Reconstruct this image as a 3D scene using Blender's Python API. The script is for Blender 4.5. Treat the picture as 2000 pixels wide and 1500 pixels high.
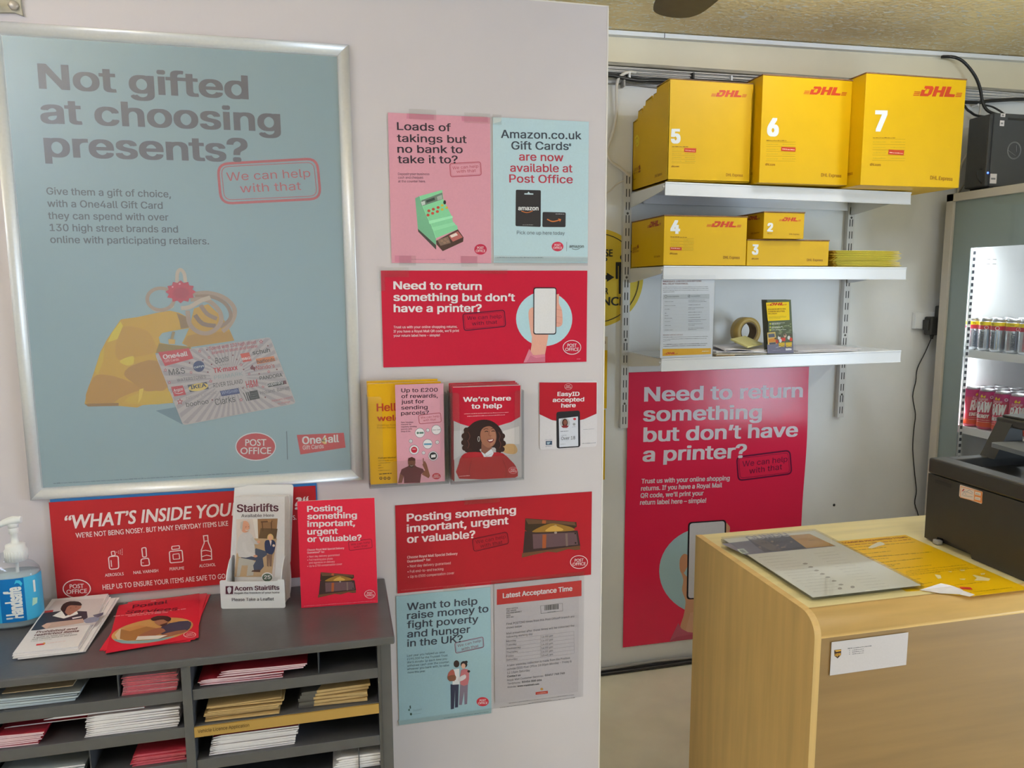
import bpy, bmesh, math, random, os
from mathutils import Vector, Matrix
from mathutils.geometry import tessellate_polygon

for o in list(bpy.data.objects): bpy.data.objects.remove(o, do_unlink=True)
scene = bpy.context.scene
COL = scene.collection
PI = math.pi

# ------------------------------------------------------------------ camera
FOCAL_PX, YAW, PITCH, ROLL = 1450.0, 0.231254, 0.1319742, -0.00415166
cam_d = bpy.data.cameras.new('camera'); cam = bpy.data.objects.new('camera', cam_d); COL.objects.link(cam)
cam_d.sensor_width = 36.0; cam_d.lens = FOCAL_PX/2000*36; cam_d.clip_start = .05
_F = Vector((math.sin(YAW)*math.cos(PITCH), math.cos(YAW)*math.cos(PITCH), -math.sin(PITCH)))
_R = Vector((math.cos(YAW), -math.sin(YAW), 0)); _U = _R.cross(_F)
_R2 = _R*math.cos(ROLL)+_U*math.sin(ROLL); _U2 = _R2.cross(_F)
cam.matrix_world = Matrix(((_R2.x,_U2.x,-_F.x,0),(_R2.y,_U2.y,-_F.y,0),(_R2.z,_U2.z,-_F.z,1.65),(0,0,0,1)))
scene.camera = cam

# ------------------------------------------------------------------ world, lights, exposure
world = bpy.data.worlds.new('daylight'); scene.world = world; world.use_nodes = True
_b = world.node_tree.nodes['Background']; _b.inputs[0].default_value = (.72,.84,1,1); _b.inputs[1].default_value = 1.0
def area(name, loc, rot, sx, sy, power, col, spread=PI):
    d = bpy.data.lights.new(name,'AREA'); d.shape='RECTANGLE'; d.size=sx; d.size_y=sy; d.energy=power; d.color=col; d.spread=spread
    o = bpy.data.objects.new(name,d); COL.objects.link(o); o.location=loc; o.rotation_euler=rot; return o
# daylight through the shop window in the rear wall and the glazed door in the right wall
area('window_daylight', (-1.1,-3.96,1.45), (PI/2,0,0), 3.0, 1.7, 10, (.86,.93,1))
area('door_daylight', (3.72,-.35,1.1), (PI/2,0,PI/2-.45), .95, 1.9, 70, (.66,.83,1))
scene.view_settings.view_transform='Standard'; scene.view_settings.look='None'
scene.view_settings.exposure=-0.06; scene.view_settings.gamma=1.0; scene.view_settings.use_curve_mapping=False
UNSEEN_LAMPS = [(-1.3,.35,2.3,0,.52),(1.6,1.8,2.53,PI/2,.15),(1.6,1.0,2.42,PI/2,.15)]   # x, y, height, turn, half length; made-up pendants, third added to brighten the back wall

# ------------------------------------------------------------------ helpers
def lin(h): return tuple((c/12.92 if c<=.04045 else ((c+.055)/1.055)**2.4) for c in (int(h[i:i+2],16)/255 for i in (0,2,4)))
def ink(h,k=1.42): return tuple(min(.86,c*k) for c in lin(h))
MATS = {}
def mat(name, col, rough=.5, metal=0, noise=0, nscale=40, bump=0, bscale=80, spec=.5, coat=0, emit=0, stretch=None):
    if name in MATS: return MATS[name]
    m = bpy.data.materials.new(name); m.use_nodes=True; MATS[name]=m
    nt=m.node_tree; p=nt.nodes['Principled BSDF']
    if isinstance(col,str): col=ink(col)
    p.inputs['Base Color'].default_value=(*col,1); p.inputs['Roughness'].default_value=rough; p.inputs['Metallic'].default_value=metal
    p.inputs['Specular IOR Level'].default_value=spec; p.inputs['Coat Weight'].default_value=coat
    if emit: p.inputs['Emission Color'].default_value=(*col,1); p.inputs['Emission Strength'].default_value=emit
    if noise or bump:
        tc=nt.nodes.new('ShaderNodeTexCoord'); mp=nt.nodes.new('ShaderNodeMapping'); nt.links.new(tc.outputs['Object'],mp.inputs[0])
        if stretch: mp.inputs['Scale'].default_value=stretch
    if noise:
        n=nt.nodes.new('ShaderNodeTexNoise'); n.inputs['Scale'].default_value=nscale; n.inputs['Detail'].default_value=5; nt.links.new(mp.outputs[0],n.inputs[0])
        r=nt.nodes.new('ShaderNodeValToRGB'); r.color_ramp.elements[0].position=.3; r.color_ramp.elements[1].position=.7
        r.color_ramp.elements[0].color=(*[c*(1-noise) for c in col],1); r.color_ramp.elements[1].color=(*[min(1,c*(1+noise)) for c in col],1)
        nt.links.new(n.outputs[0],r.inputs[0]); nt.links.new(r.outputs[0],p.inputs['Base Color'])
    if bump:
        n=nt.nodes.new('ShaderNodeTexNoise'); n.inputs['Scale'].default_value=bscale; n.inputs['Detail'].default_value=3; nt.links.new(mp.outputs[0],n.inputs[0])
        b=nt.nodes.new('ShaderNodeBump'); b.inputs['Strength'].default_value=bump; b.inputs['Distance'].default_value=.01
        nt.links.new(n.outputs[0],b.inputs['Height']); nt.links.new(b.outputs[0],p.inputs['Normal'])
    return m
def clear(name, tint=(.96,.97,.98), refl=1.0, rough=.05, base=.04):
    "thin clear plastic or glass: see-through, with a reflection that grows towards grazing angles"
    if name in MATS: return MATS[name]
    m=bpy.data.materials.new(name); m.use_nodes=True; MATS[name]=m; nt=m.node_tree; nt.nodes.remove(nt.nodes['Principled BSDF'])
    t=nt.nodes.new('ShaderNodeBsdfTransparent'); t.inputs[0].default_value=(*tint,1); g=nt.nodes.new('ShaderNodeBsdfGlossy'); g.inputs['Roughness'].default_value=rough
    lw=nt.nodes.new('ShaderNodeLayerWeight'); lw.inputs[0].default_value=.5
    po=nt.nodes.new('ShaderNodeMath'); po.operation='POWER'; po.inputs[1].default_value=5; nt.links.new(lw.outputs['Facing'],po.inputs[0])
    mu=nt.nodes.new('ShaderNodeMath'); mu.operation='MULTIPLY_ADD'; mu.inputs[1].default_value=.9*refl; mu.inputs[2].default_value=base*refl; nt.links.new(po.outputs[0],mu.inputs[0])
    x=nt.nodes.new('ShaderNodeMixShader'); nt.links.new(mu.outputs[0],x.inputs[0]); nt.links.new(t.outputs[0],x.inputs[1]); nt.links.new(g.outputs[0],x.inputs[2]); nt.links.new(x.outputs[0],nt.nodes['Material Output'].inputs[0])
    return m
def spline(q, cl, n):
    out=[]; N=len(q); g=lambda i: q[i%N] if cl else q[max(0,min(N-1,i))]
    for i in range(N if cl else N-1):
        a,b,c,d=(Vector(g(i+k)) for k in (-1,0,1,2))
        for k in range(n):
            t=k/n; out.append(.5*((2*b)+(c-a)*t+(2*a-5*b+4*c-d)*t*t+(3*b-a-3*c+d)*t**3))
    if not cl: out.append(Vector(q[-1]))
    return out
class B:
    "collects geometry for ONE mesh object"
    def __init__(s): s.bm=bmesh.new(); s.mats=[]; s.smooth=set()
    def mi(s,m):
        if m not in s.mats: s.mats.append(m)
        return s.mats.index(m)
    def _tag(s,faces,m,smooth=False):
        i=s.mi(m)
        for f in faces: f.material_index=i; f.smooth=smooth
    def box(s,x0,y0,z0,x1,y1,z1,m,bev=0,M=None,seg=2):
        r=bmesh.ops.create_cube(s.bm,size=1); vs=r['verts']
        for v in vs: v.co=Vector(((x0+x1)/2+v.co.x*(x1-x0),(y0+y1)/2+v.co.y*(y1-y0),(z0+z1)/2+v.co.z*(z1-z0)))
        fs=set(f for v in vs for f in v.link_faces)
        if bev:
            es=list(set(e for v in vs for e in v.link_edges)); rr=bmesh.ops.bevel(s.bm,geom=es,offset=bev,segments=seg,affect='EDGES',profile=.5)
            fs=set(f for f in rr['faces'])|set(f for v in rr['verts'] for f in v.link_faces)
        s._tag(fs,m)
        if M is not None:
            for v in set(v for f in fs for v in f.verts): v.co=M@v.co
        return fs
    def prism(s,pts,h0,h1,m,fn,side=None):
        "polygon pts (a,b) swept from h0 to h1; fn(a,b,h)->xyz"
        n=len(pts); lo=[s.bm.verts.new(fn(a,b,h0)) for a,b in pts]; hi=[s.bm.verts.new(fn(a,b,h1)) for a,b in pts]
        tris=tessellate_polygon([[Vector((a,b,0)) for a,b in pts]])
        fs=[]
        for t in tris:
            for ring,rev in ((lo,0),(hi,1)):
                try: fs.append(s.bm.faces.new([ring[i] for i in (t if rev else t[::-1])]))
                except ValueError: pass
        sf=[s.bm.faces.new((lo[i],lo[(i+1)%n],hi[(i+1)%n],hi[i])) for i in range(n)]
        s._tag(fs,m); s._tag(sf,side or m)
        return fs+sf
    def tube(s,pts,r,m,n=8,sm=0,cap=True):
        pts=[Vector(p) for p in pts]
        if sm: pts=spline(pts,False,sm)
        rings=[]; prev=None
        for i,p in enumerate(pts):
            t=(pts[min(i+1,len(pts)-1)]-pts[max(i-1,0)]).normalized()
            if prev is None:
                a=t.cross(Vector((0,0,1)));  a=t.cross(Vector((1,0,0))) if a.length<.1 else a
            else: a=prev-t*prev.dot(t)
            a.normalize(); prev=a; b=t.cross(a)
            
            if isinstance(r,(list,tuple)):
                q=i/(len(pts)-1)*(len(r)-1); k0=min(int(q),len(r)-2); rr=r[k0]+(r[k0+1]-r[k0])*(q-k0)
            else: rr=r
            rings.append([s.bm.verts.new(p+(a*math.cos(k*2*PI/n)+b*math.sin(k*2*PI/n))*rr) for k in range(n)])
        fs=[s.bm.faces.new((A[k],A[(k+1)%n],C[(k+1)%n],C[k])) for A,C in zip(rings,rings[1:]) for k in range(n)]
        s._tag(fs,m,True)
        if cap: s._tag([s.bm.faces.new(rings[0][::-1]),s.bm.faces.new(rings[-1])],m)
    def lathe(s,prof,m,c=(0,0,0),sx=1,sy=1,n=28,power=2,cap=True):
        rings=[]
        for r,z in prof:
            ring=[]
            for k in range(n):
                a=2*PI*k/n; ca,sa=math.cos(a),math.sin(a)
                ex=lambda v: math.copysign(abs(v)**(2/power),v)
                ring.append(s.bm.verts.new((c[0]+r*sx*ex(ca),c[1]+r*sy*ex(sa),c[2]+z)))
            rings.append(ring)
        fs=[s.bm.faces.new((A[k],A[(k+1)%n],C[(k+1)%n],C[k])) for A,C in zip(rings,rings[1:]) for k in range(n)]
        s._tag(fs,m,True)
        if cap: s._tag([s.bm.faces.new(rings[0][::-1]),s.bm.faces.new(rings[-1])],m)
    def move(s,M):
        for v in s.bm.verts: v.co=M@v.co
        return s
    def build(s,name,parent=None,label=None):
        bmesh.ops.recalc_face_normals(s.bm,faces=[f for f in s.bm.faces]) if not getattr(s,'keep',False) else None
        me=bpy.data.meshes.new(name)
        if parent is not None:
            off=Vector((0,0,0)); q=parent
            while q is not None: off+=q.location; q=q.parent
            for v in s.bm.verts: v.co-=off
        s.bm.to_mesh(me); s.bm.free()
        for m in s.mats: me.materials.append(m)
        o=bpy.data.objects.new(name,me); COL.objects.link(o); o.parent=parent
        if label: o['label']=label
        return o
def thing(name,label,cat,loc=(0,0,0),group=None):
    o=bpy.data.objects.new(name,None); COL.objects.link(o); o.location=loc; o.empty_display_size=.05
    o['label']=label; o['category']=cat
    if group:o['group']=group
    return o
def tag(o,label,cat,group=None):
    o['label']=label;o['category']=cat
    if group:o['group']=group
    return o
def struct(o): o['kind']='structure'; return o
def dup(o,loc=None,label=None):
    c=o.copy(); COL.objects.link(c)
    if loc is not None: c.location=loc
    if label: c['label']=label
    for ch in o.children:
        k=ch.copy(); COL.objects.link(k); k.parent=c
        for g in ch.children:
            d=g.copy(); COL.objects.link(d); d.parent=k
    return c

# ------------------------------------------------------------------ printed matter (sizes in millimetres on each sheet)
INKS=[(93,91,105),(178,84,95),(87,96,106),(185,143,44),(168,126,46),(191,149,38),(176,129,48),(184,140,43),(169,124,50),(194,158,38),(135,106,69),(141,115,52),(205,179,44),(204,180,40),(195,161,38),(210,180,60),(142,103,52),(165,142,126),(187,169,154),(128,105,92),(143,120,106),(143,122,82),(196,154,72),(178,51,73),(162,43,66),(208,138,152),(107,131,145),(179,168,170),(160,150,155),(179,52,64),(220,205,208),(217,168,172),(168,67,79),(60,58,64),(176,34,52),(42,40,41),(160,74,76),(88,86,90),(140,154,160),(56,54,58),(58,56,60),(176,48,60),(148,138,142),(92,90,94),(176,80,90),(119,119,119),(153,153,153),(46,58,104),(205,208,218),(189,70,56),(224,216,212),(194,113,63),(51,35,31),(111,45,54),(176,42,56),(58,65,86),(208,178,88),(38,48,74),(47,45,46),(106,48,56),(200,196,198),(52,60,112),(154,160,192),(44,43,44),(165,67,78),(200,176,179),(122,64,72),(216,207,210),(178,45,60),(220,210,212),(81,96,107),(184,48,60),(221,208,210),(221,192,196),(216,176,106),(106,127,140),(58,48,56),(168,80,92),(106,74,88),(110,163,132),(127,193,150),(70,66,63),(104,119,109),(185,192,187),(60,70,65),(153,163,156),(143,208,165),(176,72,60),(196,168,66),(51,51,51),(152,212,173),(140,202,161),(72,54,50),(120,98,87),(168,96,93),(216,196,191),(141,112,96),(180,48,74),(220,196,202),(140,96,112),(192,124,146),(63,69,80),(166,60,76),(50,47,50),(174,191,200),(216,214,216),(194,112,63),(136,136,136),(168,164,168),(85,94,104),(181,51,74),(220,205,210),(96,112,122),(169,184,193),(95,108,117),(198,207,212),(223,205,209),(76,26,51),(220,192,198),(166,194,206),(207,154,139),(208,154,140),(207,152,138),(185,128,115),(196,121,140),(184,104,126),(38,34,42),(207,203,207),(207,138,149),(214,192,195),(92,21,33),(210,170,171),(55,41,31),(90,64,48),(134,98,42),(181,141,69),(55,39,39),(91,68,74),(143,75,43),(111,92,88),(94,63,44),(150,81,47),(160,132,88),(141,127,120),(36,28,28),(176,90,96),(160,29,44),(208,184,187),(220,207,210),(40,39,45),(191,192,204),(58,36,34),(122,76,64),(122,42,48),(58,59,64),(102,102,119),(136,136,153),(176,48,64),(138,138,146),(59,74,98),(143,160,176),(119,119,136),(58,60,72),(124,86,102),(79,92,102),(51,52,74),(205,201,202),(118,105,122),(160,86,76),(122,79,60),(176,104,111),(201,191,194),(58,42,40),(43,36,40),(199,154,136),(216,204,208),(47,63,64),(47,69,64),(125,145,154),(73,96,90),(94,116,128),(137,163,174),(80,101,111),(181,39,43),(220,208,210),(74,70,74),(85,85,85),(44,42,44),(102,102,102),(87,82,90),(133,126,132),(60,56,62),(178,48,40),(184,134,60),(208,160,144),(106,101,106),(166,58,28),(141,100,16),(78,50,8),(90,58,16),(201,151,15),(63,42,52),(160,76,88),(92,62,74),(118,117,124),(207,200,205),(79,107,98),(85,112,106),(85,96,102),(90,135,165),(176,42,60),(208,160,168),(47,45,48),(201,196,200),(122,72,56),(116,68,58),(92,42,51),(106,64,52),(76,44,42),(58,37,34),(185,168,164),(168,44,60),(216,184,190),(167,24,47),(207,160,168),(173,138,98),(189,182,184),(181,175,179),(44,30,31),(51,33,31),(90,51,48),(119,78,66),(141,94,77),(154,107,88),(42,26,24),(58,36,32),(111,68,56),(107,50,54),(211,198,194),(185,180,182),(147,36,45),(189,190,198),(133,134,142),(124,28,38),(208,176,180),(168,36,52),(216,192,196),(216,196,196),(224,195,200),(109,21,41),(219,166,174),(74,36,51),(61,53,64),(194,181,178),(125,93,66),(205,197,194),(166,139,112),(185,174,176),(87,67,47),(78,53,36),(143,106,72),(164,158,153),(63,68,88),(184,179,182),(178,173,176),(191,138,115),(189,184,187),(192,139,118),(174,166,164),(74,48,42),(224,212,208),(107,83,72),(43,50,80),(201,181,176),(194,160,108),(201,156,128),(205,180,168),(74,48,40),(207,202,208),(75,90,80),(208,204,208),(58,52,60),(201,200,207),(185,179,182),(160,48,48),(44,44,56),(167,143,135),(184,154,140),(214,211,214),(141,99,86),(46,36,37),(176,106,100),(207,204,208),(123,127,150),(85,86,106),(92,58,64),(74,72,78),(176,48,48),(201,176,176),(86,20,31),(216,176,180),(208,160,166),(171,132,80),(111,144,150),(185,169,143),(138,98,56),(168,122,72),(44,52,72),(128,83,63),(138,95,74),(42,34,34),(58,42,37),(201,196,189),(220,203,212),(99,24,58),(159,188,198),(199,150,120),(196,142,112),(205,160,132),(176,87,108),(165,74,96),(34,30,38),(201,201,210),(222,218,210),(125,90,16),(143,114,18),(169,143,28),(173,58,28),(216,176,160),(122,74,16),(127,83,18),(191,151,4),(138,90,16),(138,74,16),(208,187,32),(194,154,16),(147,48,26),(195,150,10),(107,58,58),(84,86,92),(173,177,182),(187,190,196),(60,61,66),(85,87,93),(138,141,146),(163,166,172),(56,57,62),(215,160,26),(173,48,31),(224,216,200),(216,180,20),(127,79,18),(138,112,32),(196,198,192),(184,184,64),(95,108,68),(117,125,98),(111,122,88),(63,74,53),(110,107,130),(196,168,96),(86,91,112),(201,130,42),(74,76,90),(212,208,204),(194,56,40),(202,168,144),(216,212,208),(184,58,40),(220,216,212),(75,52,40),(201,166,34),(207,174,42),(51,49,60),(207,205,210),(165,163,181),(45,44,42),(45,44,43),(201,191,168),(106,82,16),(122,48,32),(138,58,16),(125,90,12),(138,95,10),(205,187,140),(201,194,174),(119,113,124),(79,74,80),(111,98,92),(138,116,104),(109,95,96),(90,80,84),(154,128,112),(185,143,88),(154,148,156),(122,90,58),(181,189,178),(138,144,136),(147,136,122),(143,131,120),(170,162,150),(174,166,154),(63,42,26),(201,150,58),(201,138,90),(201,130,80),(207,196,190),(139,143,152),(168,48,58),(51,40,26),(17,128,190),(12,98,164),(63,159,202),(214,228,238),(63,176,220),(208,228,240),(207,230,234),(169,208,191),(201,178,28),(168,48,64),(76,80,88),(125,116,120),(106,90,20),(200,192,192),(143,163,189),(141,68,80),(141,52,64),(187,68,40),(160,38,96),(216,212,212),(216,208,204),(201,168,176),(205,180,42),(203,184,192)]  # first ink carries some glare haze lying over the gift poster lettering
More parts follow.
